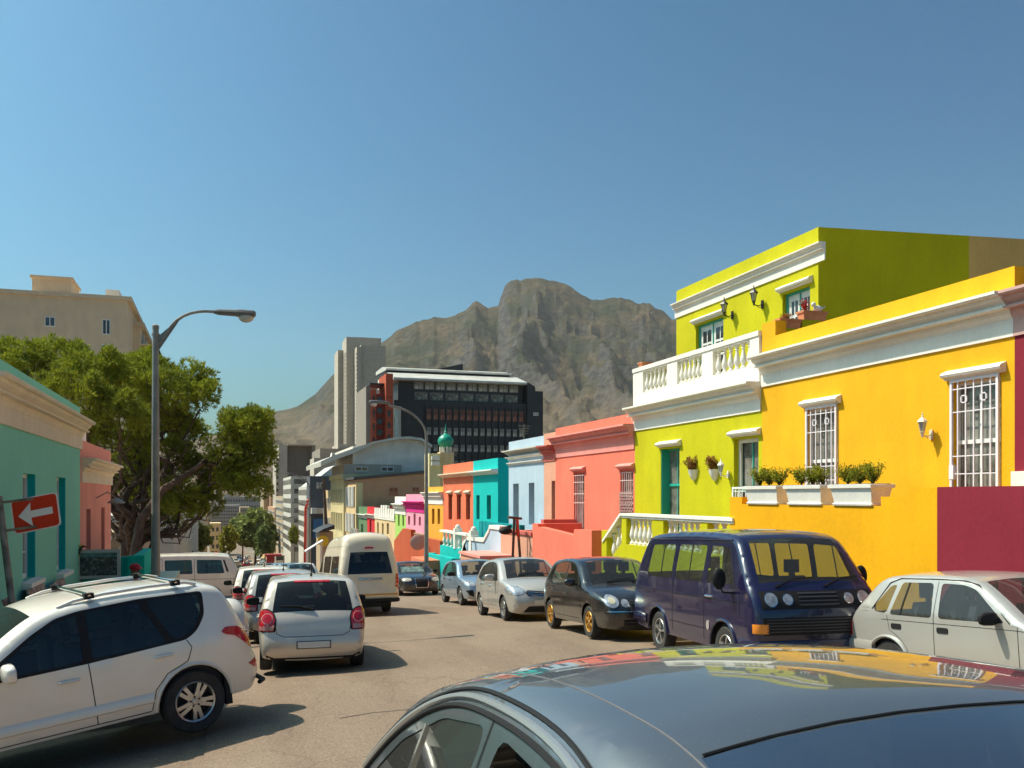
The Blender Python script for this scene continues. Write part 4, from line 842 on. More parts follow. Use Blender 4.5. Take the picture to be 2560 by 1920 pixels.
# low teal patio wall facing the camera
yw = Yt1 + .1
r = empty('low_teal_wall', (-2.3, yw, gz(yw)), 'low teal wall with the framed picture leaning on it', 'wall')
mb = MB(); mb.box((XL, yw, gz(yw)-.2), (-1.78, yw+.2, -1.36)); mb.box((-1.98, yw+.2, gz(27)-.2), (-1.78, yw+3.5, -1.36)); mb.box((-2.05, yw-.06, gz(yw)-.2), (-1.70, yw+.0, -1.33)); mb.build('wall', plaster('low_teal', (.0, .46, .36)), r, smooth=0)
mb = MB(); mb.box((-1.76, yw+.3, gz(yw+4)-.2), (-1.1, yw+3.3, -1.95)); wrap('grey_garden_wall', mb, [CON], (-1.4, yw+2, gz(yw)), 'low grey wall between the teal wall and the lamp post', 'wall', smooth=0)
# beige apartment building
Ya_ = 112; XA0, XA1 = -40, Xof(318, Ya_)
r = empty('beige_apartments', (XA1, Ya_, gz(Ya_)), 'tall beige apartment building with rooftop huts above the pine', 'apartment block')
zt = zof(752, XA1, Ya_); BG = plaster('beige_render', (.74, .57, .39), .06)
mb = MB(); mb.box((XA0, Ya_, gz(Ya_)-2), (XA1, Ya_+20, zt)); mb.box((XA0, Ya_-.3, zt), (XA1+.5, Ya_+20, zt+.45)); mb.build('wall', BG, r, smooth=0)
mb = MB(); mb.box((XA1-.7, Ya_+7, gz(Ya_)-2), (XA1+.8, Ya_+34, zt-1.7)); mb.box((XA1-.7, Ya_+6.7, zt-1.7), (XA1+1.3, Ya_+34, zt-1.2)); mb.build('rear_wing', BG, r, smooth=0)
mb = MB(); a, b = Xof(80, Ya_+3), Xof(178, Ya_+3); mb.box((a, Ya_+3, zt), (b, Ya_+9, zt+2.6)); mb.box((a-.2, Ya_+2.8, zt+2.6), (b+.2, Ya_+9.2, zt+2.9)); mb.build('roof_hut', BG, r, smooth=0)
mb = MB(); a, b = Xof(264, Ya_+3), Xof(298, Ya_+3); mb.box((a, Ya_+3, zt), (b, Ya_+6, zt+1.8)); mb.build('roof_hut', WHITE, r, smooth=0)
def win(px0, px1, py0, py1):
    a, b = Xof(px0, Ya_), Xof(px1, Ya_); mb = MB(); mb.box((a, Ya_-.06, zof(py1, a, Ya_)), (b, Ya_+.1, zof(py0, a, Ya_)))
    w = mb.build('window', WHITEF, r, smooth=0); m2 = MB(); m_ = (a+b)/2
    z0_, z1_ = zof(py1, a, Ya_), zof(py0, a, Ya_); m2.box((a+.08, Ya_-.08, z0_+.1), (m_-.05, Ya_-.061, z1_-.1)); m2.box((m_+.05, Ya_-.08, z0_+.1), (b-.08, Ya_-.061, z1_-.1)); m2.build('pane', DKW, w, smooth=0)
for a, b, c, d in ((112, 138, 791, 816), (112, 138, 855, 880), (256, 276, 798, 836), (256, 274, 860, 884), (112, 138, 920, 945), (256, 274, 922, 946)): win(a, b, c, d)
for k in range(5):
    zz = zof(855 + k*34, XA1, Ya_+6)
    mb = MB(); mb.box((XA1+.8, Ya_+8, zz), (XA1+2.2, Ya_+32, zz+.18)); mb.build('balcony_slab', BG, r, smooth=0)
    mb = MB()
    for i in range(40): y = Ya_+8+i*.61; mb.box((XA1+2.15, y, zz+.18), (XA1+2.2, y+.06, zz+1.2))
    mb.box((XA1+2.12, Ya_+8, zz+1.2), (XA1+2.22, Ya_+32, zz+1.27)); mb.build('balcony_railing', DK, r, smooth=0)
    wgrid(r, 'x+', XA1+.8, Ya_+9, Ya_+31, zz+.3, zz+2.5, 5, 1, .5, .95, DKW)

# ================================================================== TREES
def leafmat(name, a, b, sc=.7):
    m, t, p = nodes(name); setp(p, a, .7, spec=.2)
    r, n, src = noisecol(t, p, a, 0, sc, 4, col2=b, lo=.35, hi=.65)
    oi = t.nodes.new('ShaderNodeNewGeometry'); mx = t.nodes.new('ShaderNodeMix'); mx.data_type = 'RGBA'; mx.blend_type = 'MULTIPLY'; mx.inputs[0].default_value = 1
    mr = t.nodes.new('ShaderNodeMapRange'); mr.inputs[3].default_value = .72; mr.inputs[4].default_value = 1.25; t.links.new(oi.outputs['Random Per Island'], mr.inputs[0])
    t.links.new(r.outputs[0], mx.inputs[6]); t.links.new(mr.outputs[0], mx.inputs[7]); t.links.new(mx.outputs[2], p.inputs['Base Color'])
    ts = t.nodes.new('ShaderNodeBsdfTranslucent'); t.links.new(mx.outputs[2], ts.inputs[0]); ms = t.nodes.new('ShaderNodeMixShader'); ms.inputs[0].default_value = .25
    t.links.new(p.outputs[0], ms.inputs[1]); t.links.new(ts.outputs[0], ms.inputs[2]); t.links.new(ms.outputs[0], t.nodes['Material Output'].inputs[0]); return m
BARK = plain('pine_bark', (.12, .075, .05), .9, var=.5, sc=3)
PINE = leafmat('pine_needles', (.38, .41, .035), (.17, .20, .025))
PINE2 = leafmat('pine_needles_shaded', (.08, .09, .02), (.04, .045, .015))
def tuft(vs, fs, c, d, s, rnd, n=9):
    d = d.normalized()
    for k in range(n):
        v = (d*1.0 + Vector((rnd.gauss(0, 1), rnd.gauss(0, 1), rnd.gauss(0, 1)))*.45).normalized(); tip = c + v*s*rnd.uniform(.7, 1.15)
        w = v.cross(Vector((rnd.gauss(0, 1), rnd.gauss(0, 1), rnd.gauss(0, 1)))).normalized()*s*.085; m = c + v*s*.45
        b = len(vs); vs += [tuple(c), tuple(m + w), tuple(tip), tuple(m - w)]; fs.append((b, b+1, b+2, b+3))
def pine(root, blobs, rnd, Y, dens=1.3, s=.27, mat=PINE):
    """blobs: (px, py, radius px) ellipsoids of foliage at distance Y; needle tufts sit on sub-clumps of each blob's upper shell"""
    vs, fs = [], []; tips = []
    for (px, py, rx, ry, dY) in blobs:
        yy = Y + dY; X = Xof(px, yy); z = zof(py, X, yy); m = depth(X, yy)/FPX; RX, RZ = rx*m, ry*m; c = Vector((X, yy, z)); RY = RX
        nc = int(10 * RX * RX * dens + 6); tips.append(c - Vector((0, 0, RZ*.5)))
        for i in range(nc):
            th = rnd.uniform(0, 2*math.pi); u = rnd.uniform(-.55, 1); q = math.sqrt(max(0, 1-u*u)); rr = rnd.uniform(.62, 1.0)
            d = Vector((q*math.cos(th)*RX, q*math.sin(th)*RY, u*RZ)); cc = c + d*rr; out = Vector((d.x/RX, d.y/RY, d.z/RZ)).normalized()
            nt_ = int(rnd.uniform(30, 42)); r2 = rnd.uniform(.38, .62)
            for k in range(nt_):
                v = Vector((rnd.gauss(0, 1), rnd.gauss(0, 1), rnd.gauss(.35, 1))).normalized(); tuft(vs, fs, cc + v*r2*Vector((1, 1, .75)).length*.55*rnd.uniform(.5, 1), v + Vector((0, 0, .5)) + out*.4, s, rnd, 7)
    mb = MB(); mb.v = vs; mb.f = fs; mb.m = [0]*len(fs); mb.build('crown', mat, root, smooth=0, recalc=False); return tips
rnd = random.Random(11)
Yp = 46
base = Vector((Xof(296, Yp), Yp, gz(Yp)))
r = empty('stone_pine', tuple(base), 'big umbrella pine with spreading crown behind the left houses', 'tree')
blobs = [(60, 905, 70, 45, 0), (150, 900, 70, 42, 2), (10, 935, 60, 50, -2), (230, 925, 75, 48, -2), (180, 985, 80, 55, -4), (300, 965, 75, 50, 1), (360, 930, 62, 42, 3), (400, 985, 60, 50, -1), (470, 960, 55, 42, 2), (500, 1000, 42, 48, 0), (300, 1040, 70, 55, -4), (240, 1080, 50, 60, -3), (420, 1040, 45, 38, 1),
         (100, 975, 70, 50, 1), (340, 1115, 45, 40, 2), (430, 1140, 48, 40, 1), (500, 1195, 48, 45, 1), (440, 1245, 50, 40, -1), (380, 1200, 42, 40, 2), (330, 1175, 62, 50, 4), (290, 1235, 50, 42, 5), (365, 1255, 55, 38, 4), (455, 1085, 48, 40, 3), (270, 1000, 60, 60, 3), (380, 1060, 60, 50, 4), (420, 1290, 50, 30, 3), (520, 1255, 35, 30, 0), (560, 1190, 40, 40, 0)]
tips = pine(r, blobs, rnd, Yp)
mb = MB()
fork = base + Vector((.6, 0, 3.4))
mb.tube([base, base + Vector((.15, .1, 1.5)), fork], [.42, .36, .30], 10)
def limb(a, b, r0, r1, n=6, w=.35):
    pts = []; 
    for i in range(n+1):
        t = i/n; p = a.lerp(b, t) + Vector((rnd.gauss(0, w), rnd.gauss(0, w), rnd.gauss(0, w)*.7 - .9*math.sin(math.pi*t)*.5)) * (1 if 0 < i < n else 0); pts.append(p)
    mb.tube(pts, [r0 + (r1-r0)*i/n for i in range(n+1)], 6); return pts
for t in tips:
    st = fork + Vector((rnd.gauss(0, .15), rnd.gauss(0, .15), rnd.uniform(-1.6, .3))); pts = limb(st, t, .15, .045, 7)
    for k in range(6):
        q = pts[rnd.randint(3, 7)]; limb(q, q + Vector((rnd.gauss(0, 1.1), rnd.gauss(0, 1.1), rnd.uniform(.2, 1.6))), .035, .012, 4, .15)
mb.build('trunk', BARK, r, smooth=60)
rnd = random.Random(3)
Yq = 44; base = Vector((Xof(322, Yq), Yq, gz(Yq)))
r = empty('round_pine', tuple(base), 'rounded pine crown on a long slanting limb right of the lamp post', 'tree')
tips = pine(r, [(612, 1075, 62, 55, 0), (628, 1120, 58, 60, 1), (590, 1130, 60, 65, 0), (640, 1060, 35, 38, 0), (600, 1190, 52, 40, 0), (655, 1150, 30, 55, 0), (580, 1215, 30, 25, 0), (640, 1222, 30, 22, 0)], rnd, Yq, 1.9, .21)
mb = MB(); c = tips[2]; mb.tube([base+Vector((0, 0, .5)), Vector((Xof(352, Yq), Yq, zof(1300, Xof(352, Yq), Yq))), Vector((Xof(410, Yq), Yq, zof(1222, Xof(410, Yq), Yq))), Vector((Xof(480, Yq), Yq, zof(1178, Xof(480, Yq), Yq))), Vector((Xof(540, Yq), Yq, zof(1133, Xof(540, Yq), Yq))), c+Vector((0, 0, .5))], [.24, .2, .17, .13, .10, .05], 8)
for t in tips:
    limb(Vector((Xof(530, Yq), Yq, zof(1140, Xof(530, Yq), Yq))), t, .06, .02)
for k in range(16):
    a = Vector((Xof(rnd.uniform(400, 540), Yq), Yq, zof(rnd.uniform(1130, 1190), -2, Yq))); limb(a, a + Vector((rnd.uniform(-1, 1), rnd.uniform(-1, 1), rnd.uniform(-.8, 1.4))), .03, .012, 4, .2)
mb.build('trunk', BARK, r, smooth=60)
# street trees far away
def street_tree(label, px, py, rx, ry, Y, a, b, seed, name='street_tree'):
    rn = random.Random(seed); X = Xof(px, Y); z = zof(py, X, Y); m = depth(X, Y)/FPX; RX, RZ = rx*m, ry*m
    r = empty(name, (X, Y, gz(Y)), label, 'tree', 'trees far down the street'); vs, fs = [], []
    s = RX*.10
    for i in range(1500):
        th = rn.uniform(0, 6.283); u = rn.uniform(-.8, 1); q = math.sqrt(1-u*u); lump = 1 + .22*noise.noise(Vector((q*math.cos(th)*2.2, q*math.sin(th)*2.2, u*2.2 + seed)))*2
        c = Vector((X + q*math.cos(th)*RX*lump*rn.uniform(.7, 1), Y + q*math.sin(th)*RX*lump, z + u*RZ*lump*rn.uniform(.75, 1)))
        d1 = Vector((rn.gauss(0, 1), rn.gauss(0, 1), rn.gauss(0, 1))).normalized()*s; d2 = d1.cross(Vector((rn.gauss(0, 1), rn.gauss(0, 1), rn.gauss(0, 1)))).normalized()*s
        k = len(vs); vs += [tuple(c-d1-d2), tuple(c+d1-d2), tuple(c+d1+d2), tuple(c-d1+d2)]; fs.append((k, k+1, k+2, k+3))
    mb = MB(); mb.v, mb.f, mb.m = vs, fs, [0]*len(fs); mb.build('crown', leafmat(label[:20], a, b, .4), r, smooth=0, recalc=False)
    mb = MB(); mb.tube([(X, Y, gz(Y)), (X+.2, Y, z-RZ*.3)], [RX*.07, RX*.04], 7)
    for k in range(5): mb.tube([(X+.2, Y, z-RZ*.5), (X+rn.uniform(-1, 1)*RX*.6, Y+rn.uniform(-1, 1)*RX*.5, z+rn.uniform(0, .6)*RZ)], [RX*.035, RX*.012], 5)
    mb.build('trunk', BARK, r)
street_tree('round olive street tree left of the traffic lights', 486, 1345, 40, 38, 150, (.26, .25, .05), (.12, .14, .03), 1)
street_tree('yellowish narrow street tree left of the distant cars', 571, 1350, 22, 36, 160, (.40, .36, .04), (.20, .20, .03), 2)
street_tree('large green tree above the distant cars', 638, 1328, 48, 54, 230, (.32, .36, .10), (.17, .20, .06), 3)
street_tree('dark green tree beside the tan tower', 662, 1352, 26, 40, 215, (.22, .28, .09), (.11, .14, .05), 4)
street_tree('mid green tree behind the narrow yellowish tree', 606, 1325, 34, 38, 260, (.30, .33, .11), (.16, .19, .07), 5)
street_tree('small yellow-green tree against the banded offices', 734, 1340, 12, 26, 112, (.34, .36, .04), (.16, .2, .04), 6)
street_tree('low dark tree at the left kerb in the distance', 455, 1385, 25, 22, 120, (.06, .08, .03), (.02, .03, .01), 7)
# ================================================================== CARS
def inpoly(P, poly):
    x, y = P[:, 0], P[:, 1]; c = np.zeros(len(P), bool); n = len(poly); j = n-1
    for i in range(n):
        xi, yi = poly[i]; xj, yj = poly[j]
        if yi != yj: c ^= ((yi > y) != (yj > y)) & (x < (xj-xi)*(y-yi)/(yj-yi) + xi)
        j = i
    return c
def segdist(P, L):
    A, B = L[:-1], L[1:]; D = B-A; l2 = (D**2).sum(1)+1e-12; best = np.full(len(P), 1e9)
    for i in range(len(A)):
        t = np.clip(((P-A[i])@D[i])/l2[i], 0, 1); q = A[i] + t[:, None]*D[i]; best = np.minimum(best, np.hypot(*(P-q).T))
    return best
def catmull(pts, step):
    """centripetal Catmull-Rom through (s, z, crown) points; returns samples and the index of each key point"""
    P = [np.array(p, float) for p in pts]; out, idx = [], []
    for i in range(len(P)-1):
        p0 = P[max(i-1, 0)]; p1, p2 = P[i], P[i+1]; p3 = P[min(i+2, len(P)-1)]
        if i == 0: p0 = 2*p1-p2
        if i+2 > len(P)-1: p3 = 2*p2-p1
        d = lambda a, b: max(1e-4, math.hypot(a[0]-b[0], a[1]-b[1]))**.5
        t1 = d(p0, p1); t2 = t1+d(p1, p2); t3 = t2+d(p2, p3); n = max(1, int(round(math.hypot(p2[0]-p1[0], p2[1]-p1[1])/step)))
        idx.append(len(out))
        for k in range(n):
            t = t1 + (t2-t1)*k/n
            A1 = (t1-t)/t1*p0 + t/t1*p1; A2 = (t2-t)/(t2-t1)*p1 + (t-t1)/(t2-t1)*p2; A3 = (t3-t)/(t3-t2)*p2 + (t-t2)/(t3-t2)*p3
            B1 = (t2-t)/t2*A1 + t/t2*A2; B2 = (t3-t)/(t3-t1)*A2 + (t-t1)/(t3-t1)*A3; out.append((t2-t)/(t2-t1)*B1 + (t-t1)/(t2-t1)*B2)
    idx.append(len(out)); out.append(P[-1]); return np.array(out), idx
def cdt(pts, edges):
    r = delaunay_2d_cdt([Vector((float(a), float(b))) for a, b in pts], edges, [], 0, 1e-5)
    return np.array([(v.x, v.y) for v in r[0]]), [tuple(f) for f in r[2]]
def roundpoly(poly, r=.04, n=3):
    out = []; N = len(poly)
    for i in range(N):
        p0, p1, p2 = (np.array(poly[j % N], float) for j in (i-1, i, i+1)); a, b = p0-p1, p2-p1; la, lb = np.hypot(*a), np.hypot(*b); q = min(r, la*.4, lb*.4)
        A, B = p1+a/la*q, p1+b/lb*q
        for k in range(n+1): t = k/n; out.append(tuple((1-t)**2*A + 2*t*(1-t)*p1 + t*t*B))
    return out
def circ(x, y, r, n=20, ry=None): return [(x + r*math.cos(2*math.pi*k/n), y + (ry or r)*math.sin(2*math.pi*k/n)) for k in range(n)]
WH = {}
def wheel(parent, x, y, z, Rw, side, style, spin=.0, width=.2, steer=0):
    """side +1: outer face towards +y. tyre with a rim sub-part"""
    key = (round(Rw, 3), style, width)
    if key not in WH:
        t = MB(); w = width/2; rr = Rw*(.66 if style != 'steel' else .60)
        t.lathe([(rr, -w*.9), (Rw*.93, -w), (Rw*.985, -w*.8), (Rw, -w*.4), (Rw, w*.4), (Rw*.985, w*.8), (Rw*.93, w), (rr+.01, w*.93), (rr, w*.8)], (0, 0, 0), 36, 'y', caps=False)
        m = MB(); m.lathe([(rr*1.0, w*.86), (rr*.97, w*.93), (rr*.90, w*.85), (rr*.88, w*.3), (rr*.86, -w*.6)], (0, 0, 0), 32, 'y', caps=False, mi=0)
        m.lathe([(rr*.88, w*.1), (0.001, w*.12)], (0, 0, 0), 24, 'y', caps=False, mi=1)
        ns, wd = {'five': (5, .24), 'split': (5, .34), 'gold': (6, .22), 'steel': (8, .30), 'cover': (9, .26), 'disc': (6, .5)}[style]
        for k in range(ns):
            a = 2*math.pi*k/ns + .2; c, s = math.cos(a), math.sin(a)
            def pt(r_, off, h): return (c*r_ - s*off, h, s*r_ + c*off)
            r0, r1 = rr*.12, rr*.90; h0, h1 = w*.80, w*.80
            if style == 'split':
                for q in (-1, 1):
                    m.loft([[pt(r0, q*rr*.02, h0-.05), pt(r0, q*rr*.17, h0-.05), pt(r0, q*rr*.17, h0), pt(r0, q*rr*.02, h0)], [pt(rr*.5, q*rr*.03, h0-.05), pt(rr*.5, q*rr*.20, h0-.05), pt(rr*.5, q*rr*.20, h0+.005), pt(rr*.5, q*rr*.03, h0+.005)], [pt(r1, q*rr*.07, h1-.04), pt(r1, q*rr*.27, h1-.04), pt(r1, q*rr*.27, h1), pt(r1, q*rr*.07, h1)]], mi=0)
                m.loft([[pt(rr*.15, -rr*.1, h0-.04), pt(rr*.15, rr*.1, h0-.04), pt(rr*.15, rr*.1, h0-.003), pt(rr*.15, -rr*.1, h0-.003)], [pt(rr*.52, -rr*.13, h0-.04), pt(rr*.52, rr*.13, h0-.04), pt(rr*.52, rr*.13, h0-.001), pt(rr*.52, -rr*.13, h0-.001)]], mi=0)
            else:
                m.loft([[pt(r0, -rr*wd*.35, h0-.05), pt(r0, rr*wd*.35, h0-.05), pt(r0, rr*wd*.35, h0), pt(r0, -rr*wd*.35, h0)], [pt(rr*.55, -rr*wd*.32, h0-.05), pt(rr*.55, rr*wd*.32, h0-.05), pt(rr*.55, rr*wd*.28, h0+.01), pt(rr*.55, -rr*wd*.28, h0+.01)], [pt(r1, -rr*wd*.55, h1-.04), pt(r1, rr*wd*.55, h1-.04), pt(r1, rr*wd*.45, h1), pt(r1, -rr*wd*.45, h1)]], mi=0)
        m.lathe([(.001, w*.88), (rr*.13, w*.88), (rr*.17, w*.80), (rr*.17, w*.6)], (0, 0, 0), 16, 'y', caps=False, mi=0)
        for k in range(5): a = 2*math.pi*k/5 + .83; m.lathe([(.001, w*.86), (.012, w*.86), (.013, w*.7)], (rr*.23*math.cos(a), 0, rr*.23*math.sin(a)), 8, 'y', caps=False, mi=1)
        to = t.build('wheel', TYRE, None, smooth=35); ro = m.build('rim', [GOLD if style == 'gold' else ALLOY, BLACK], None, smooth=30)
        WH[key] = (to.data, ro.data); bpy.data.objects.remove(to); bpy.data.objects.remove(ro)
    tm, rm = WH[key]
    to = bpy.data.objects.new('wheel', tm); COL.objects.link(to); to.parent = parent; to.location = (x, y, z); to.rotation_euler = (0, spin, (0 if side > 0 else math.pi) + steer)
    ro = bpy.data.objects.new('rim', rm); COL.objects.link(ro); ro.parent = to; return to

class Car:
    """s runs from the nose (0) to the tail (L); local +X is forward, +Y left"""
    def __init__(c, name, sp, label, cat, X, Y, head, group=None, zoff=0, pitch=None):
        c.sp = sp; L = sp['L']; hx, hy = head; n = math.hypot(hx, hy); hx /= n; hy /= n
        wb = (sp['wr']-sp['wf']); za, zb_ = G(X + hx*wb/2, Y + hy*wb/2), G(X - hx*wb/2, Y - hy*wb/2); pit = math.atan2(za-zb_, wb) if pitch is None else pitch
        M = Matrix.Translation((X, Y, (za+zb_)/2 + zoff)) @ Matrix.Rotation(math.atan2(hy, hx), 4, 'Z') @ Matrix.Rotation(-pit, 4, 'Y')
        c.root = empty(name, M.translation, label, cat, group, rot=M.to_euler()); c.L = L; c.body()
    def X(c, s): return c.L/2 - s
    def Wf(c, P):
        sp = c.sp; s, z = P[:, 0], P[:, 1]
        t = np.clip((z-sp['zb'])/(sp['zr']-sp['zb']), 0, 1); w = sp['w'] - sp['tum']*t**1.15 - sp.get('shoulder', .02)*np.clip((z-sp['zb']+.02)/.04, 0, 1)
        w = w - sp.get('und', .06)*np.clip((.48-z)/.4, 0, 1)**1.6 - sp.get('belly', .02)*np.clip(np.abs(z-.62)/.5, 0, 1)**2*(t <= 0)
        a = np.clip((sp['pf'][0]-s)/sp['pf'][0], 0, 1); b = np.clip((s-(c.L-sp['pr'][0]))/sp['pr'][0], 0, 1)
        w = w - sp['pf'][1]*a**2.4 - sp['pr'][1]*b**2.4
        r = sp.get('r', .09)*(1-t) + sp.get('rt', .07)*t; d = np.minimum(segdist(P, c.prof[:, :2]), r)
        return w - r*(1-np.sqrt(np.clip(1-(1-d/r)**2, 0, 1)))
    def body(c):
        sp = c.sp; step = sp.get('step', .07); c.prof, idx = catmull(sp['prof'], step); prof = c.prof; zs = sp['sill']; c.parts = {}
        n = len(prof); Rw = sp['R']; ra = sp['ra']
        # side outline
        out = [tuple(p[:2]) for p in prof]
        def arch(cx):
            dx = math.sqrt(max(0, ra**2-(zs-Rw)**2)); a0 = math.asin((zs-Rw)/ra); k = 14
            return [(cx + ra*math.cos(a0 + (math.pi-2*a0)*i/k), Rw + ra*math.sin(a0 + (math.pi-2*a0)*i/k)) for i in range(k+1)]
        bot = []
        def line(a, b): m = max(1, int(abs(b[0]-a[0])/.12)); return [(a[0] + (b[0]-a[0])*i/m, a[1] + (b[1]-a[1])*i/m) for i in range(1, m)]
        ar, af = arch(sp['wr']), arch(sp['wf']); e0 = (out[-1][0], out[-1][1]); bot += line(e0, ar[0]) + ar + line(ar[-1], af[0]) + af + line(af[-1], out[0])
        outl = out + bot; polyo = np.array(outl)
        pts = list(outl); edges = [(i, (i+1) % len(outl)) for i in range(len(outl))]
        def addpoly(poly):
            b = len(pts); d = []
            for i in range(len(poly)):
                p, q = poly[i], poly[(i+1) % len(poly)]; m = max(1, int(math.hypot(q[0]-p[0], q[1]-p[1])/(step*1.2)))
                d += [(p[0] + (q[0]-p[0])*k/m, p[1] + (q[1]-p[1])*k/m) for k in range(m)]
            pts.extend(d); edges.extend((b+i, b+(i+1) % len(d)) for i in range(len(d)))
        wins = [roundpoly(w, sp.get('wr_', .05)) for w in sp['wins']]; doors = sp.get('doors', []); dlo = sp.get('dlo', []); dlo = [roundpoly(d, .06) for d in dlo]
        for p in wins + doors + dlo: addpoly(p)
        tang = np.gradient(prof[:, :2], axis=0); nor = np.stack([-tang[:, 1], tang[:, 0]], 1); nor /= np.hypot(*nor.T)[:, None]
        cen = prof[:, :2].mean(0); cc = np.array([c.L/2, .4])
        sgn = -1.0                                             # inward normals of a profile drawn from nose over roof to tail
        c.nor = nor
        rr = sp.get('r', .09); free = []
        for q in (.12, .35, .7, 1.1):
            free += [tuple(prof[i, :2] - nor[i]*rr*q*1.0) for i in range(n)]
        gx = np.arange(.05, c.L, step*1.3); gzv = np.arange(zs+.03, sp['zr'], step*1.3); free += [(x, z) for x in gx for z in gzv]
        F = np.array(free); ok = inpoly(F, outl) & (segdist(F, np.vstack([polyo, polyo[:1]])) > .009); 
        base = np.array(pts); F = F[ok]
        if len(base) > len(outl): F = F[[(np.hypot(*(base[len(outl):]-f).T).min() > .02) for f in F]]
        P, T = cdt(pts + [tuple(f) for f in F], edges)
        C = np.array([P[list(t)].mean(0) for t in T]); ins = inpoly(C, outl)
        cls = np.zeros(len(T), int)
        for d in doors: cls[inpoly(C, d)] = 1
        for d in dlo: cls[inpoly(C, d)] = 2
        for i, w in enumerate(wins): cls[inpoly(C, w)] = 10+i
        if doors:
            for k, d in enumerate(doors): cls[inpoly(C, d) & (cls == 1)] = 100+k
        Wd = c.Wf(P); S3 = {sd: [(c.X(p[0]), sd*w, p[1]) for p, w in zip(P, Wd)] for sd in (1, -1)}
        groups = {}
        for k, t in enumerate(T):
            if ins[k]: groups.setdefault(cls[k], []).append(t)
        # top sheet
        we = c.Wf(prof[:, :2]); vv = sp.get('vv', [-1, -.97, -.90, -.8, -.65, -.45, -.22, 0, .22, .45, .65, .8, .90, .97, 1]); nv = len(vv); ts = []
        for i in range(n):
            for v in vv: 
                cr = prof[i, 2]*(1-abs(v)**2.2); ts.append((c.X(prof[i, 0] + nor[i, 0]*cr), v*we[i], prof[i, 1] + nor[i, 1]*cr))
        tg = {'body': [], 'front_glass': [], 'rear_glass': [], 'trim': []}
        def rng(key): a, b = sp[key]; return (idx[a], idx[b])
        fg, rg = rng('ws'), rng('rw'); vg = sp.get('vg', .92)
        allf = []
        for i in range(n-1):
            for j in range(nv-1):
                f = (i*nv+j, i*nv+j+1, (i+1)*nv+j+1, (i+1)*nv+j); mv = abs(vv[j]+vv[j+1])/2; k = 'body'
                for nm, (a, b) in (('front_glass', fg), ('rear_glass', rg)):
                    if a <= i < b and mv < vg: k = nm if (a + (0 if nm == 'rear_glass' else 1) <= i < b and mv < vg-.04) else 'trim'
                tg[k].append(f)
        body, dark = MB(), MB()
        for sd in (1, -1): body.add(S3[sd], groups.get(0, []), 0); body.add(S3[sd], groups.get(2, []), 1)
        body.add(ts, tg['body'], 0); body.add(ts, tg['trim'], 1)
        # ray target: everything
        av, af_ = [], []
        for sd in (1, -1):
            b = len(av); av += S3[sd]; af_ += [[b+i for i in t] for g in groups.values() for t in g]
        b = len(av); av += ts; af_ += [[b+i for i in f] for g in tg.values() for f in g]
        c.bvh = BVHTree.FromPolygons([Vector(p) for p in av], af_)
        col = sp['paint']
        # seams painted as thin dark ribbons within the body mesh
        for ln in sp.get('seams', []):
            ln = np.array(ln, float); q = []
            for a, b in zip(ln[:-1], ln[1:]):
                m = max(1, int(np.hypot(*(b-a))/.06)); q += [a + (b-a)*k/m for k in range(m)]
            q.append(ln[-1]); q = np.array(q); tn = np.gradient(q, axis=0); nn = np.stack([-tn[:, 1], tn[:, 0]], 1); nn /= np.hypot(*nn.T)[:, None]
            w = sp.get('seamw', .004); A, B = q + nn*w, q - nn*w; wa, wb = c.Wf(A)+.0025, c.Wf(B)+.0025; m = len(q)
            for sd in (1, -1): body.add([(c.X(p[0]), sd*w_, p[1]) for p, w_ in zip(A, wa)] + [(c.X(p[0]), sd*w_, p[1]) for p, w_ in zip(B, wb)], [(k, k+1, m+k+1, m+k) for k in range(m-1)], 1)
        def weld(o):
            bm = bmesh.new(); bm.from_mesh(o.data); bmesh.ops.remove_doubles(bm, verts=bm.verts, dist=.0006); bmesh.ops.recalc_face_normals(bm, faces=bm.faces); bm.to_mesh(o.data); bm.free()
            me = o.data; me.polygons.foreach_set('use_smooth', [True]*len(me.polygons)); me.set_sharp_from_angle(angle=R(sp.get('sharp', 50)))
        bo = body.build('body', [col, BLACK], c.root, smooth=0, recalc=False); weld(bo); c.bo = bo
        c.doors = []
        for k in range(len(doors)):
            for sd in (1, -1):
                if 100+k in groups:
                    m = MB(); m.add(S3[sd], groups[100+k], 0); o = m.build('door', [col], c.root, smooth=0, recalc=False); clean(o); weld(o); c.doors.append((k, sd, o))
        gm = sp.get('glass', GLASS)
        for i in range(len(wins)):
            for sd in (1, -1):
                if 10+i in groups:
                    m = MB(); m.add([(x, y - sd*.004, z) for x, y, z in S3[sd]], groups[10+i], 0)
                    o = m.build('side_window', [sp.get('sglass', gm)], c.root, smooth=0, recalc=False); clean(o); weld(o)
        for k, nm in (('front_glass', 'windscreen'), ('rear_glass', 'rear_window')):
            if tg[k]: m = MB(); m.add(ts, tg[k], 0); o = m.build(nm, [gm if k == 'front_glass' else sp.get('rglass', gm)], c.root, smooth=0, recalc=False); clean(o); weld(o)
        # underbody, wheel wells and cabin lining
        u = MB(); w_ = sp['w']; zr = sp['zb']
        s0, s1 = sp['wf']+ra+.02, sp['wr']-ra-.02
        u.box((c.X(s0), -w_+.12, zs-.02), (c.X(s1), w_-.12, zs+.10)); u.box((c.X(.25), -w_+.30, zs-.0), (c.X(c.L-.22), w_-.30, zs+.2))
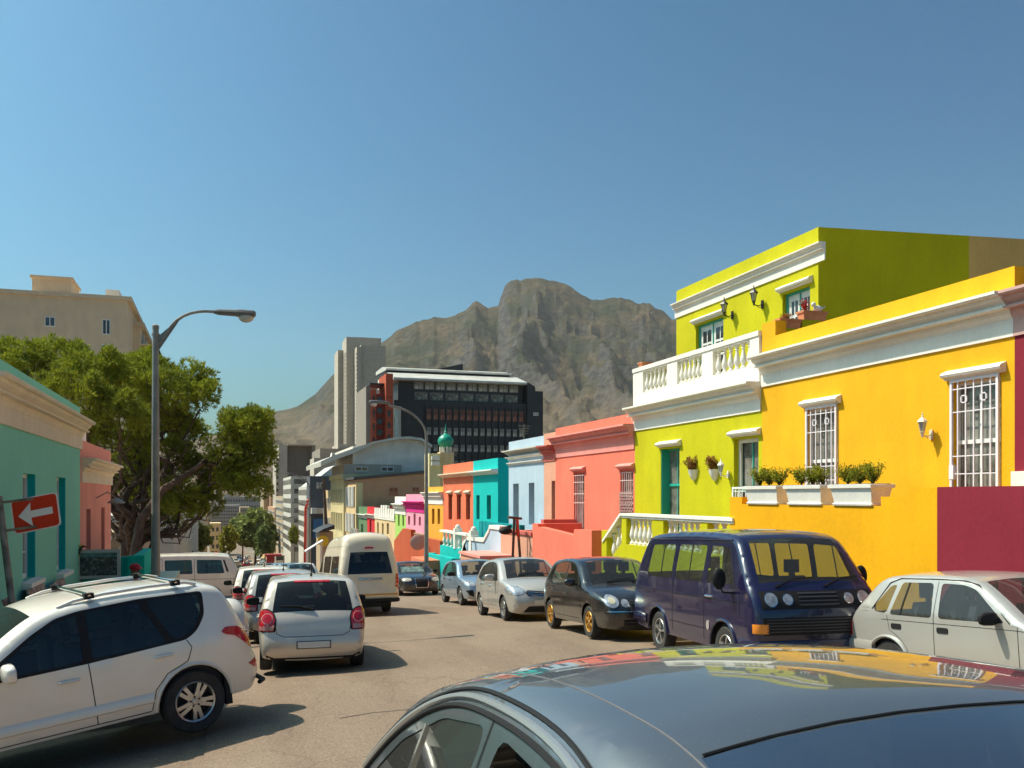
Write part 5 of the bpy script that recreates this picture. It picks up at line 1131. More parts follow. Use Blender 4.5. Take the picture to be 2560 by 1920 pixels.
        for cx in (sp['wf'], sp['wr']):
            for sd in (1, -1):
                y0_, y1_ = sd*(w_-.05), sd*(w_-.32); k = 14; ring = [(c.X(cx + ra*.99*math.cos(math.pi*i/k)), Rw + ra*.99*math.sin(math.pi*i/k)) for i in range(k+1)]
                ring = [(c.X(cx+ra*.99), zs-.03)] + ring + [(c.X(cx-ra*.99), zs-.03)]
                m_ = len(ring); u.add([(x, y0_, z) for x, z in ring] + [(x, y1_, z) for x, z in ring], [(i, i+1, m_+i+1, m_+i) for i in range(m_-1)]); u.add([(x, y1_, z) for x, z in ring], [tuple(range(m_))])
        u.build('underbody', BLACK, c.root, smooth=0)
        cb = sp['cabin']; m = MB()
        a, b = c.X(cb[0]), c.X(cb[1]); hy_ = w_-.10; zt = zr-.05; zf = .42
        m.add([(a, -hy_, zf), (b, -hy_, zf), (b, hy_, zf), (a, hy_, zf), (a, -hy_, zt), (b, -hy_, zt), (b, hy_, zt), (a, hy_, zt)], [(0, 1, 2, 3), (0, 1, 5, 4), (2, 3, 7, 6), (1, 2, 6, 5), (0, 3, 7, 4)])
        m.box((a-.02, -hy_+.03, zt-.28), (a-.38, hy_-.03, zt-.01)); m.build('dashboard', DARK, c.root, smooth=0)
        st = sp.get('steer_side', -1)
        m = MB(); q = Vector((a-.48, st*.36, zt+.0)); pts_ = [q + Vector((.08*math.sin(t), .17*math.cos(t), .15*math.sin(t))) for t in [2*math.pi*k/16 for k in range(17)]]; m.tube(pts_, .014, 6); m.tube([q, q+Vector((.25, 0, -.15))], .03, 6); m.build('steering_wheel', BLACK, c.root)
        for sx, ys in sp.get('seats', [(cb[0]+.95, (.36, -.36)), (cb[0]+1.8, (.36, -.36))]):
            for y in ys:
                m = MB(); x = c.X(sx); zt_ = sp.get('seatz', zr+.12)
                m.loft([[(x+.02+d, y+e*.24*k_, z_) for d, e in ((-.05, -1), (.05, -1), (.05, 1), (-.05, 1))] for z_, k_, in ((.5, 1), (zt_-.12, 1), (zt_, .8))]); m.box((x+.05, y-.24, .45), (x+.5, y+.24, .58))
                m.box((x-.02, y-.10, zt_+.05), (x+.07, y+.10, zt_+.24)); m.box((x+.015, y-.04, zt_-.01), (x+.03, y+.04, zt_+.05)); m.build('seat', SEAT, c.root, smooth=0)
        # wheels
        for cx in (sp['wf'], sp['wr']):
            for sd in (1, -1): wheel(c.root, c.X(cx), sd*(w_-.115), Rw, Rw, sd, sp.get('rim', 'five'), spin=random.uniform(0, 6), width=sp.get('ww', .19))
    # -- details laid on the surface
    def proj(c, poly, plane, off, name, mat, parent=None, step=.035, skirt=.012, side=1, rnd_=0):
        if rnd_: poly = roundpoly(poly, rnd_)
        d = []
        for i in range(len(poly)):
            p, q = poly[i], poly[(i+1) % len(poly)]; m = max(1, int(math.hypot(q[0]-p[0], q[1]-p[1])/step)); d += [(p[0]+(q[0]-p[0])*k/m, p[1]+(q[1]-p[1])*k/m) for k in range(m)]
        A = np.array(d); g = [(x, y) for x in np.arange(A[:, 0].min()+step/2, A[:, 0].max(), step) for y in np.arange(A[:, 1].min()+step/2, A[:, 1].max(), step)]
        if g: G = np.array(g); G = G[inpoly(G, d)]; G = G[segdist(G, np.vstack([A, A[:1]])) > step*.35] if len(G) else G
        else: G = np.zeros((0, 2))
        P, T = cdt(d + [tuple(x) for x in G], [(i, (i+1) % len(d)) for i in range(len(d))])
        C = np.array([P[list(t)].mean(0) for t in T]); ok = inpoly(C, d); vs, inn = [], []
        for p in P:
            if plane == 'side': o, dr = Vector((c.X(p[0]), side*3, p[1])), Vector((0, -side, 0))
            elif plane == 'front': o, dr = Vector((c.L, p[0], p[1])), Vector((-1, 0, 0))
            elif plane == 'rear': o, dr = Vector((-c.L, p[0], p[1])), Vector((1, 0, 0))
            else: o, dr = Vector((c.X(p[0]), p[1], 4)), Vector((0, 0, -1))
            h = c.bvh.ray_cast(o, dr)
            if h[0] is None: h = c.bvh.find_nearest(o + dr*((o.dot(-dr)) - c.L/2*.97 if plane in ('front', 'rear') else 2.2))
            loc, nn = h[0], h[1]
            if nn.dot(dr) > 0: nn = -nn
            vs.append(loc + nn*off); inn.append(loc - nn*skirt)
        nn_ = len(d); fs = [t for k, t in enumerate(T) if ok[k]]; m = MB(); m.add(vs, fs)
        idx = {tuple(np.round(p, 5)): i for i, p in enumerate(P)}; bd = [idx.get(tuple(np.round(p, 5))) for p in d]; bd = [b for b in bd if b is not None]
        k = len(vs); m.v += [tuple(inn[b]) for b in bd]; L_ = len(bd)
        for i in range(L_): j = (i+1) % L_; m.f.append([bd[i], bd[j], k+j, k+i]); m.m.append(0)
        return m.build(name, mat, parent or c.root, smooth=40)
    def both(c, poly, plane, off, name, mat, **kw):
        a = []
        for sd in (1, -1):
            if plane == 'side': a.append(c.proj(poly, plane, off, name, mat, side=sd, **kw))
            else: a.append(c.proj([(sd*p[0] if plane in ('front', 'rear') else p[0], p[1] if plane in ('front', 'rear') else sd*p[1]) for p in poly], plane, off, name, mat, **kw))
        return a
    def handle(c, s, z, mat, k=None, l=.19):
        for sd in (1, -1):
            w = float(c.Wf(np.array([[s, z]]))[0]); m = MB(); y = sd*(w+.012); m.tube([(c.X(s-l/2), sd*(w-.01), z), (c.X(s-l/2+.03), y+sd*.012, z), (c.X(s+l/2-.03), y+sd*.012, z), (c.X(s+l/2), sd*(w-.01), z)], [.012, .016, .016, .012], 6)
            par = next((o for kk, ss, o in c.doors if kk == k and ss == sd), c.root); o = m.build('handle', mat, par)
    def mirror(c, s, z, mat, size=(.075, .11, .075), stalk=.06):
        for sd in (1, -1):
            w = float(c.Wf(np.array([[s, z]]))[0]); y = sd*(w+stalk+size[1]*.7); m = MB(); 
            for_ = []; zc = z+size[2]*.6
            for u, k_ in ((-1, .55), (-.85, .85), (-.4, 1), (.4, .95), (.85, .75), (1, .45)):
                for_.append([(c.X(s)-.02 + (size[0]*.9 if math.cos(t_) > 0 else size[0]*.45)*math.copysign(abs(math.cos(t_))**.6, math.cos(t_))*k_, y + sd*u*size[1], zc + size[2]*math.copysign(abs(math.sin(t_))**.6, math.sin(t_))*k_) for t_ in np.linspace(0, 2*math.pi, 17)[:-1]])
            m.loft(for_); m.tube([(c.X(s)-.02, sd*(w-.03), z), (c.X(s)-.02, y, z+.01)], .022, 6); m.build('mirror', mat, c.root)
    def bumper(c, end, z0, z1, mat, wrap_=.5, over=.05, name='bumper'):
        w = c.sp['w']; zc = (z0+z1)/2; q = []
        for sd in (1, -1):
            path = [(wrap_, w+.012), (.16, w+.01), (.03, w-.06), (-.02, w-.22), (-over*.9, w*.45), (-over, 0)]
            q.append([(s, sd*y) for s, y in path])
        path = q[0] + q[1][::-1][1:]; h = (z1-z0)/2; rings = []
        base = min(p[0] for p in c.prof) if end == 'front' else c.L - max(p[0] for p in c.prof)
        for s, y in path:
            X_ = c.X(s+.0) if end == 'front' else -c.X(s+.0); n_ = Vector((1 if end == 'front' else -1, 0, 0)) if abs(y) < w-.1 else Vector((0, math.copysign(1, y), 0))
            ring = [(-.05, -h), (.0, -h*.9), (.018, -h*.5), (.018, h*.5), (.0, h*.92), (-.05, h)]
            rings.append([(X_ + n_.x*a, y + n_.y*a, zc+b) for a, b in ring])
        m = MB(); m.loft(rings, closed=True); return m.build(name, mat, c.root, smooth=30)
def clean(o):
    bm = bmesh.new(); bm.from_mesh(o.data); bmesh.ops.delete(bm, geom=[v for v in bm.verts if not v.link_faces], context='VERTS'); bm.to_mesh(o.data); bm.free()

RIGHTROW = 'cars parked along the right-hand kerb'; QUEUE = 'silver cars queued on the left side'
# body shapes -----------------------------------------------------------------
def hatch(paint_, **k):
    d = dict(L=3.90, w=.835, zb=.94, zr=1.47, tum=.17, pf=(.9, .16), pr=(.7, .07), sill=.24, wf=.80, wr=3.26, R=.30, ra=.355, paint=paint_, cabin=(1.0, 3.55), ws=(7, 9), rw=(13, 15),
        prof=[(.10, .20, .05), (.02, .32, .07), (.0, .48, .09), (.04, .62, .10), (.14, .72, .08), (.45, .84, .06), (.80, .915, .05), (.98, .95, .04), (1.35, 1.19, .05), (1.72, 1.40, .05), (2.05, 1.46, .04), (2.5, 1.475, .035), (3.0, 1.455, .035), (3.38, 1.39, .04), (3.62, 1.13, .05), (3.74, .93, .05), (3.82, .78, .06), (3.84, .62, .06), (3.89, .50, .06), (3.89, .35, .05), (3.82, .22, .05)],
        wins=[[(1.30, .975), (1.62, 1.24), (1.88, 1.36), (2.20, 1.405), (2.18, .955)], [(2.26, .955), (2.28, 1.408), (2.70, 1.405), (3.02, 1.35), (3.10, 1.02), (2.98, .965)], [(3.15, 1.04), (3.09, 1.33), (3.22, 1.28), (3.42, 1.08), (3.38, 1.04)]],
        dlo=[[(1.24, .955), (1.60, 1.26), (1.88, 1.385), (2.22, 1.43), (2.72, 1.43), (3.24, 1.33), (3.50, 1.06), (3.40, 1.0), (2.98, .94)]],
        doors=[[(1.18, .40), (1.20, .93), (2.20, .91), (2.22, .34), (1.3, .34)], [(2.24, .34), (2.22, .91), (3.08, .93), (3.05, .75), (2.85, .60), (2.78, .34)]],
        seams=[[(1.18, .40), (1.19, .95)], [(2.23, .34), (2.21, .94)], [(3.10, .96), (3.07, .76), (2.86, .61), (2.79, .34)], [(1.3, .335), (2.78, .335)]])
    d.update(k); return d
def chrome_stub(): pass
# ---- silver hatchback seen from behind (left lane)
P_SIL = paint('paint_silver', (.74, .66, .55), .35, .32, .15); P_WHITE = paint('paint_white', (.84, .77, .66), 0, .35, .10); P_WSIL = paint('paint_pale_silver', (.50, .485, .445), .35, .34, .14)
P_BLK = paint('paint_black', (.008, .008, .009), .1, .25, .04); P_LBL = paint('paint_light_blue', (.30, .42, .54), .6, .32, .08); P_NAVY = paint('paint_navy', (.010, .009, .045), .1, .25, .03, dcol=(.10, .07, .08)); P_GREY = paint('paint_dark_grey', (.20, .21, .215), .85, .38, .0, dcol=(.12, .12, .12))
P_BEIGE = paint('paint_beige_white', (.78, .70, .58), 0, .4, .12)
def rear_hatch(c, lens='round'):
    c.bo  # tail details of a small hatchback
    for sd in (1, -1):
        c.proj([(sd*.575, .645), (sd*.562, .84), (sd*.60, .95), (sd*.70, 1.005), (sd*.81, .99), (sd*.85, .80), (sd*.85, .645)], 'rear', .006, 'lamp_surround', BLACK, rnd_=.03)
        b = c.proj([(sd*.60, .66), (sd*.585, .84), (sd*.62, .93), (sd*.70, .985), (sd*.79, .97), (sd*.83, .80), (sd*.83, .66)], 'rear', .012, 'tail_lamp', REDL, rnd_=.03)
        for zc, r_, m_ in ((.845, .082, plain('lamp_ring', (.70, .35, .32), .2, 0, 1)), (.845, .070, REDL)): c.proj(circ(sd*.695, zc, r_), 'rear', .017 if r_ > .075 else .022, 'lamp_ring', m_, parent=b, step=.03)
        c.proj([(sd*.615, .672), (sd*.615, .735), (sd*.81, .735), (sd*.81, .672)], 'rear', .017, 'reversing_lamp', plain('pinkish_lens', (.45, .22, .20), .2, 0, 1, var=.4, sc=30), parent=b)
    c.proj([(-.26, .50), (.26, .50), (.26, .385), (-.26, .385)], 'rear', .02, 'number_plate', BLACK); c.proj([(-.245, .488), (.245, .488), (.245, .398), (-.245, .398)], 'rear', .026, 'number_plate', PLATE)
    c.proj([(-.28, 1.415), (.28, 1.415), (.28, 1.39), (-.28, 1.39)], 'rear', .012, 'brake_lamp', REDL, step=.03)
    c.proj(circ(0, .72, .085, 20, .045), 'rear', .006, 'badge', P_SIL); c.proj([(-.60, .245), (.60, .245), (.72, .30), (.72, .17), (-.72, .17), (-.72, .30)], 'rear', .004, 'diffuser', BLACK)
    m = MB(); m.tube([c.hit('rear', .0, .97, .02), c.hit('rear', .22, 1.02, .03), c.hit('rear', .5, 1.03, .025)], [.018, .012, .008], 6); m.build('wiper', BLACK, c.root)
    m = MB(); x = c.X(3.1); m.tube([(x, 0, 1.49), (x-.04, 0, 1.55), (x-.18, 0, 1.74)], [.02, .008, .004], 6); m.build('antenna', BLACK, c.root)
    sm = [(-.6, .93), (-.585, .80), (-.56, .62), (-.45, .57), (.45, .57), (.56, .62), (.585, .80), (.6, .93)]
    for a, b in zip(sm, sm[1:]):
        dx, dy = b[0]-a[0], b[1]-a[1]; l = math.hypot(dx, dy); nx, ny = -dy/l*.004, dx/l*.004; c.proj([(a[0]-nx, a[1]-ny), (b[0]-nx, b[1]-ny), (b[0]+nx, b[1]+ny), (a[0]+nx, a[1]+ny)], 'rear', .002, 'hatch_seam', BLACK, skirt=.001)
def hit(c, plane, a, b, off=0):
    o, dr = {'front': (Vector((c.L, a, b)), Vector((-1, 0, 0))), 'rear': (Vector((-c.L, a, b)), Vector((1, 0, 0))), 'top': (Vector((c.X(a), b, 4)), Vector((0, 0, -1)))}[plane]
    h = c.bvh.ray_cast(o, dr)
    if h[0] is None: h = c.bvh.find_nearest(o + dr*c.L*.55)
    n = h[1] if h[1].dot(dr) < 0 else -h[1]
    return h[0] + n*off
Car.hit = hit
Y_ = 14.75
c = Car('silver_hatchback', hatch(P_SIL, rim='cover', rglass=glassmat('rear_tint', (.16, .21, .20), .03), seatz=1.1), 'silver hatchback seen from behind with round red tail lamps', 'car', 1.42, 16.25, (.045, 1), QUEUE); rear_hatch(c); c.mirror(1.45, .96, BLACK)
c.handle(2.05, .80, P_SIL, 0); c.handle(2.95, .83, P_SIL, 1)
c = Car('silver_hatchback', hatch(P_WSIL, rim='cover', rglass=MATS['rear_tint']), 'pale silver hatchback directly ahead of the silver hatchback, mostly hidden', 'car', 1.25, 21.6, (0, 1), QUEUE); rear_hatch(c); c.mirror(1.45, .96, BLACK)
c = Car('silver_hatchback', hatch(P_WHITE, rim='cover', rglass=MATS['rear_tint']), 'farthest off-white hatchback of the queued silver cars', 'car', 1.05, 26.6, (0, 1), QUEUE); rear_hatch(c); c.mirror(1.45, .96, BLACK)
# ---- black hatchback with gold wheels
def front_lamps(c, pts, small=None, name='headlight', mat=None):
    for o in c.both(pts, 'front', .010, name, mat or LENS, rnd_=.04):
        pass
def slot(c, x0, x1, z0, z1, name='grille', mat=None, off=.008, bars=0, plane='front'):
    g = c.proj([(x0, z0), (x1, z0), (x1, z1), (x0, z1)], plane, off, name, mat or BLACK, step=.06)
    for k in range(bars): z = z0 + (z1-z0)*(k+1)/(bars+1); c.proj([(x0+.01, z-.006), (x1-.01, z-.006), (x1-.01, z+.006), (x0+.01, z+.006)], plane, off+.01, 'grille_bar', plain('grille_bar', (.05, .05, .055), .4), parent=g, step=.08)
    return g
def wipers(c, s=1.02, mat=None):
    for y in (-.35, .15):
        m = MB(); m.tube([c.hit('top', s, y, .02), c.hit('top', s+.06, y+.3, .025), c.hit('top', s+.08, y+.55, .02)], [.014, .01, .007], 5); m.build('wiper', BLACK, c.root)
bh = hatch(P_BLK, rim='gold', seatz=1.16)
c = Car('black_hatchback', bh, 'black hatchback with gold wheels and twin round headlights', 'car', 7.38, 16.72, (-.055, -1), RIGHTROW)
for sd in (1, -1):
    c.proj(circ(sd*.60, .70, .115, 20, .115), 'front', .012, 'headlight', LENS, step=.03); c.proj(circ(sd*.385, .665, .07), 'front', .012, 'headlight', LENS, step=.03)
    c.proj(circ(sd*.60, .71, .06), 'front', .02, 'reflector', plain('lamp_yellowish', (.75, .66, .45), .1, .4, 1), step=.03)
slot(c, -.30, .30, .63, .73, bars=2); slot(c, -.42, .42, .28, .38, 'air_intake', bars=1); c.proj([(-.72, .515), (.72, .515), (.72, .53), (-.72, .53)], 'front', .015, 'bumper_strip', CHROME, step=.05)
c.mirror(1.45, .97, P_BLK); c.handle(2.05, .80, P_BLK, 0); c.handle(2.95, .83, P_BLK, 1); wipers(c)
# ---- silver saloon (front three-quarter)
sal = hatch(P_WSIL, L=4.0, w=.85, zr=1.51, zb=.96, wf=.78, wr=3.30, R=.29, ra=.35, rim='cover', tum=.18, seatz=1.14,
    prof=[(.12, .18, .05), (.03, .28, .08), (.0, .42, .11), (.02, .56, .12), (.08, .68, .11), (.32, .84, .08), (.72, .95, .06), (.95, .99, .05), (1.38, 1.25, .06), (1.80, 1.45, .05), (2.1, 1.50, .04), (2.5, 1.51, .035), (3.0, 1.48, .035), (3.42, 1.41, .04), (3.68, 1.15, .05), (3.82, .97, .05), (3.92, .80, .06), (3.95, .62, .06), (3.99, .50, .06), (3.98, .35, .05), (3.92, .22, .05)])
c = Car('silver_saloon', sal, 'pale silver car with chrome wing-shaped grille between black and blue cars', 'car', 7.4, 22.25, (-.048, -1), RIGHTROW)
front_lamps(c, [(.48, .66), (.44, .73), (.58, .83), (.76, .86), (.84, .78), (.82, .66), (.66, .62)])
c.proj([(-.46, .66), (-.40, .60), (0, .575), (.40, .60), (.46, .66), (.42, .735), (0, .70), (-.42, .735)], 'front', .010, 'grille', BLACK, rnd_=.03)
for zc in (.685, .64, .60): c.proj([(-.44 + (.685-zc), zc), (0, zc-.03), (.44-(.685-zc), zc), (.44-(.685-zc), zc+.016), (0, zc-.012), (-.44+(.685-zc), zc+.016)], 'front', .018, 'grille_bar', CHROME)
c.proj([(-.52, .22), (.52, .22), (.40, .36), (-.40, .36)], 'front', .006, 'air_intake', BLACK, rnd_=.03); c.proj([(-.26, .40), (.26, .40), (.26, .50), (-.26, .50)], 'front', .02, 'number_plate', PLATE)
c.both(circ(.68, .36, .055), 'front', .01, 'fog_lamp', LENS, step=.03); c.mirror(1.50, 1.0, P_WSIL, (.08, .13, .08)); c.handle(2.05, .84, CHROME, 0); c.handle(2.95, .88, CHROME, 1); wipers(c)
# ---- light blue hatchback
c = Car('blue_hatchback', hatch(P_LBL, w=.84, zr=1.50, rim='five', L=3.95), 'light blue hatchback parked behind the pale silver car', 'car', 8.25, 30.0, (-.01, -1), RIGHTROW)
front_lamps(c, [(.42, .70), (.60, .82), (.80, .86), (.83, .76), (.72, .64), (.52, .62)]); slot(c, -.28, .28, .64, .70); c.proj([(-.40, .26), (.40, .26), (.34, .50), (-.34, .50)], 'front', .006, 'grille', BLACK, rnd_=.04)
c.both([(.52, .30), (.56, .52), (.76, .50), (.66, .34)], 'front', .008, 'fog_lamp', BLACK, rnd_=.03); c.mirror(1.5, .98, BLACK); c.handle(2.05, .82, BLACK, 0); c.handle(2.95, .85, BLACK, 1); wipers(c)
# ---- black saloon facing the camera
sd4 = hatch(P_BLK, L=4.4, w=.88, zr=1.43, zb=.92, wf=.88, wr=3.52, R=.32, ra=.37, cabin=(1.3, 3.7), tum=.21, wins=[[(1.60, .95), (2.0, 1.22), (2.25, 1.33), (2.45, 1.35), (2.43, .93)], [(2.5, .93), (2.52, 1.35), (3.0, 1.33), (3.35, 1.2), (3.4, 1.0), (3.3, .95)]], dlo=[], doors=[], seams=[[(1.55, .40), (1.55, .94)], [(2.47, .34), (2.46, .94)]],
    prof=[(.12, .18, .05), (.03, .28, .08), (.0, .42, .10), (.03, .58, .10), (.10, .68, .08), (.5, .80, .06), (1.05, .90, .05), (1.30, .94, .04), (1.75, 1.18, .05), (2.15, 1.37, .05), (2.4, 1.42, .04), (2.7, 1.43, .035), (3.1, 1.40, .035), (3.4, 1.33, .04), (3.75, 1.12, .04), (4.0, 1.0, .04), (4.25, .96, .04), (4.37, .85, .05), (4.40, .62, .05), (4.38, .35, .05), (4.3, .22, .05)])
c = Car('black_saloon', sd4, 'black saloon with big framed grille facing the camera below the lamp post', 'car', 7.93, 39.4, (0, -1), RIGHTROW)
front_lamps(c, [(.42, .64), (.44, .73), (.66, .76), (.80, .72), (.80, .62), (.60, .60)], mat=plain('warm_lens', (.72, .60, .45), .12, .5, 1))
c.proj([(-.30, .74), (.30, .74), (.26, .34), (-.26, .34)], 'front', .010, 'grille_frame', CHROME, rnd_=.04); c.proj([(-.275, .72), (.275, .72), (.24, .36), (-.24, .36)], 'front', .018, 'grille', BLACK, rnd_=.04); c.mirror(1.75, .97, BLACK)
m = MB(); q = [(c.X(1.55), -.6), (c.X(1.55), .6)]; m.loft([[(c.X(1.50), y, .97), (c.X(1.52), y, .97), (c.X(2.02), y, 1.22), (c.X(2.0), y, 1.22)] for y in np.linspace(-.55, .45, 9)]); m.build('sun_shade', plain('sun_shade', (.70, .78, .74), .35, .3, var=.7, sc=7), c.root, smooth=0)

# ---- purple-navy camper van ----------------------------------------------------
def t3(paint_, front=True, **k):
    d = dict(L=4.57, w=.92, zb=1.14, zr=1.93, tum=.14, shoulder=.012, und=.05, belly=.015, pf=(.22, .07), pr=(.25, .05), r=.075, rt=.075, sill=.32, wf=.94, wr=3.36, R=.325, ra=.40, paint=paint_, cabin=(.42, 4.1), ws=(7, 9), rw=(14, 16), rim='five', wr_=.06,
        prof=[(.10, .30, .02), (.03, .38, .02), (.01, .60, .03), (.0, .80, .03), (.03, .98, .035), (.09, 1.10, .04), (.17, 1.20, .045), (.24, 1.27, .05), (.47, 1.56, .06), (.72, 1.83, .05), (.90, 1.90, .045), (1.3, 1.94, .045), (2.4, 1.955, .045), (3.6, 1.92, .045), (4.0, 1.85, .045), (4.22, 1.56, .04), (4.38, 1.24, .04), (4.44, 1.12, .04), (4.50, .90, .03), (4.53, .60, .03), (4.50, .45, .03), (4.42, .36, .02)],
        wins=[[(.62, 1.24), (.90, 1.74), (1.46, 1.76), (1.50, 1.22)], [(1.66, 1.22), (1.63, 1.76), (2.62, 1.76), (2.66, 1.22)], [(2.82, 1.22), (2.80, 1.76), (3.72, 1.74), (3.84, 1.22)]],
        doors=[[(.60, 1.18), (.86, 1.80), (1.54, 1.80), (1.58, .40), (1.38, .42), (1.32, .62), (1.16, .74), (.94, .79), (.50, .80), (.46, 1.18)]],
        seams=[[(1.57, .40), (1.55, 1.80)], [(.46, .80), (.46, 1.2), (.60, 1.2), (.86, 1.81), (1.54, 1.81)], [(2.74, .42), (2.72, 1.80)], [(.44, 1.0), (4.40, 1.0)], [(1.3, .56), (2.86, .56)]], seamw=.006, dlo=[], step=.075,
        seats=[(1.45, (.42, -.42)), (3.2, (.0,))], seatz=1.30)
    d.update(k); return d
c = Car('camper_van', t3(P_NAVY, glass=CGLASS, sglass=glassmat('van_side_glass', (.50, .62, .52), .08)), 'dark purple-blue camper van with four round headlights', 'van', 7.62, 12.22, (-.09, -1), RIGHTROW)
c.proj([(-.80, .95), (.80, .95), (.80, 1.17), (-.80, 1.17)], 'front', .016, 'upper_grille', BLACK, step=.06); g = c.proj([(-.80, .62), (.80, .62), (.80, .84), (-.80, .84)], 'front', .016, 'lower_grille', BLACK, step=.06)
GB = plain('grille_bar', (.05, .05, .055), .4)
for k in range(4): z = .99+k*.047; c.proj([(-.28, z), (.28, z), (.28, z+.018), (-.28, z+.018)], 'front', .022, 'grille_bar', GB, step=.1)
for k in range(5): z = .655+k*.038; c.proj([(-.76, z), (.76, z), (.76, z+.014), (-.76, z+.014)], 'front', .022, 'grille_bar', GB, parent=g, step=.1)
for sd in (1, -1):
    for y, r_ in ((.67, .078), (.44, .060)):
        o = c.proj(circ(sd*y, 1.065, r_+.012), 'front', .022, 'headlight', CHROME, step=.03); c.proj(circ(sd*y, 1.065, r_), 'front', .034, 'lens', LENS, parent=o, step=.03)
    o = c.proj([(sd*.74, .64), (sd*.90, .64), (sd*.90, .76), (sd*.74, .76)], 'front', .02, 'indicator', AMBER)
c.bumper('front', .30, .55, P_NAVY, .45, .05); c.bumper('rear', .40, .58, P_NAVY, .75, .04)
c.proj([(-.25, .42), (.25, .42), (.25, .50), (-.25, .50)], 'front', .08, 'number_plate', plain('plate_dark', (.16, .08, .07), .4))
for s0 in range(14):                                     # air vents on the rear pillars
    z = 1.24 + s0*.037; ss = 3.94 - (z-1.24)*.10/.5; c.both([(ss, z), (ss+.12, z), (ss+.12, z+.016), (ss, z+.016)], 'side', .004, 'vent_slat', BLACK, step=.06, skirt=.002)
for sd in (1, -1):
    for (a, b, z0, z1) in ((2.14, 2.16, 1.22, 1.76), (3.25, 3.27, 1.22, 1.75), (.96, .975, 1.24, 1.75)): c.proj([(a, z0), (b, z0), (b, z1), (a, z1)], 'side', .002, 'window_bar', BLACK, side=sd, step=.08, skirt=.008)
    m = MB(); w = .93; m.ball((c.X(.70), sd*(w+.15), 1.32), (.05, .10, .15), 12, 8); m.tube([(c.X(.62), sd*(w-.03), 1.13), (c.X(.64), sd*(w+.13), 1.14), (c.X(.68), sd*(w+.15), 1.25)], .018, 6); m.build('mirror', BLACK, c.root)
    for cx in (.94, 3.36):                                # wheel arch lips
        m = MB(); k = 14; ring = [(cx + .415*math.cos(math.pi*i/k), .325 + .415*math.sin(math.pi*i/k)) for i in range(k+1)]
        m.tube([(c.X(a), sd*(float(c.Wf(np.array([[a, max(b, .37)]]))[0])+.004), b) for a, b in ring], .022, 6); m.build('arch_lip', P_NAVY, c.root)
c.handle(1.40, 1.04, CHROME, 0); c.both(circ(1.42, .62, .05, 14, .07), 'side', .01, 'fuel_cap', plain('cap_grey', (.35, .3, .28), .5), step=.03)
for y in (-.55, .15):
    m = MB(); m.tube([c.hit('front', y, 1.22, .02), c.hit('front', y+.28, 1.31, .035), c.hit('front', y+.58, 1.33, .03)], [.016, .012, .008], 5); m.build('wiper', BLACK, c.root)
m = MB(); m.tube([(c.X(.3), -.88, 1.90), (c.X(2), -.90, 1.93), (c.X(4.0), -.88, 1.86)], .012, 5) if False else None
for sd in (1, -1): m = MB(); m.tube([(c.X(s_), sd*(float(c.Wf(np.array([[s_, 1.84]]))[0])+.006), 1.84) for s_ in (.86, 1.5, 2.5, 3.5, 3.95)], .012, 5); m.build('rain_gutter', P_NAVY, c.root)

# ---- pale silver boxy hatchback at the right edge
tz = hatch(P_WSIL, L=4.0, w=.82, zr=1.40, zb=.885, tum=.15, shoulder=.0, r=.07, rt=.06, wf=.78, wr=3.21, R=.29, ra=.33, rim='steel', cabin=(1.2, 3.7), seatz=1.05,
    prof=[(.10, .20, .03), (.03, .30, .05), (.0, .45, .07), (.02, .60, .07), (.07, .70, .06), (.5, .78, .05), (1.0, .85, .04), (1.22, .885, .03), (1.60, 1.13, .04), (1.93, 1.325, .04), (2.15, 1.375, .035), (2.6, 1.395, .035), (3.1, 1.38, .035), (3.38, 1.33, .035), (3.66, 1.08, .03), (3.86, .87, .03), (3.93, .78, .03), (3.96, .62, .03), (3.97, .50, .03), (3.97, .35, .03), (3.9, .24, .03)],
    wins=[[(1.50, .905), (1.93, 1.25), (2.10, 1.295), (2.42, 1.305), (2.40, .90)], [(2.50, .90), (2.54, 1.305), (3.02, 1.30), (3.16, .905)], [(3.215, .915), (3.10, 1.27), (3.20, 1.255), (3.44, .98), (3.40, .93)]], dlo=[],
    doors=[[(1.34, .40), (1.36, .88), (1.46, .895), (1.93, 1.285), (2.10, 1.325), (2.46, 1.335), (2.46, .34), (1.40, .34)], [(2.48, .34), (2.48, 1.335), (3.06, 1.33), (3.20, .895), (3.16, .72), (2.98, .62), (2.88, .50), (2.86, .34)]],
    seams=[[(1.34, .40), (1.35, .885)], [(2.47, .34), (2.47, 1.33)], [(3.20, .895), (3.165, .72), (2.985, .62), (2.885, .50), (2.865, .34)], [(.5, .79), (1.35, .84), (3.3, .84)]], seamw=.003, sglass=glassmat('pale_glass_blue', (.52, .60, .62), .10), glass=MATS.get('clear_glass'))
c = Car('boxy_silver_hatchback', tz, 'old boxy silver hatchback with black door mirrors at the right edge', 'car', 8.72, 8.02, (.05, -1), RIGHTROW)
c.mirror(1.60, .91, BLACK, (.06, .12, .075), .03)
for s_, k_ in ((2.34, 0), (3.05, 1)): c.both([(s_-.08, .735), (s_+.08, .735), (s_+.08, .80), (s_-.08, .80)], 'side', .008, 'handle', BLACK, rnd_=.02)
for k in range(2): c.both([(3.52+k*.0, .93+k*.04), (3.66, .93+k*.04), (3.62, .955+k*.04), (3.54, .955+k*.04)], 'side', .004, 'vent', plain('vent_grey', (.30, .29, .27), .5))
c.both([(.86, .62), (.96, .62), (.96, .665), (.86, .665)], 'side', .015, 'side_repeater', plain('pink_lens', (.75, .50, .45), .2, 0, 1)); c.both([(3.86, .60), (3.96, .60), (3.96, .80), (3.86, .80)], 'side', .008, 'tail_lamp', REDL)
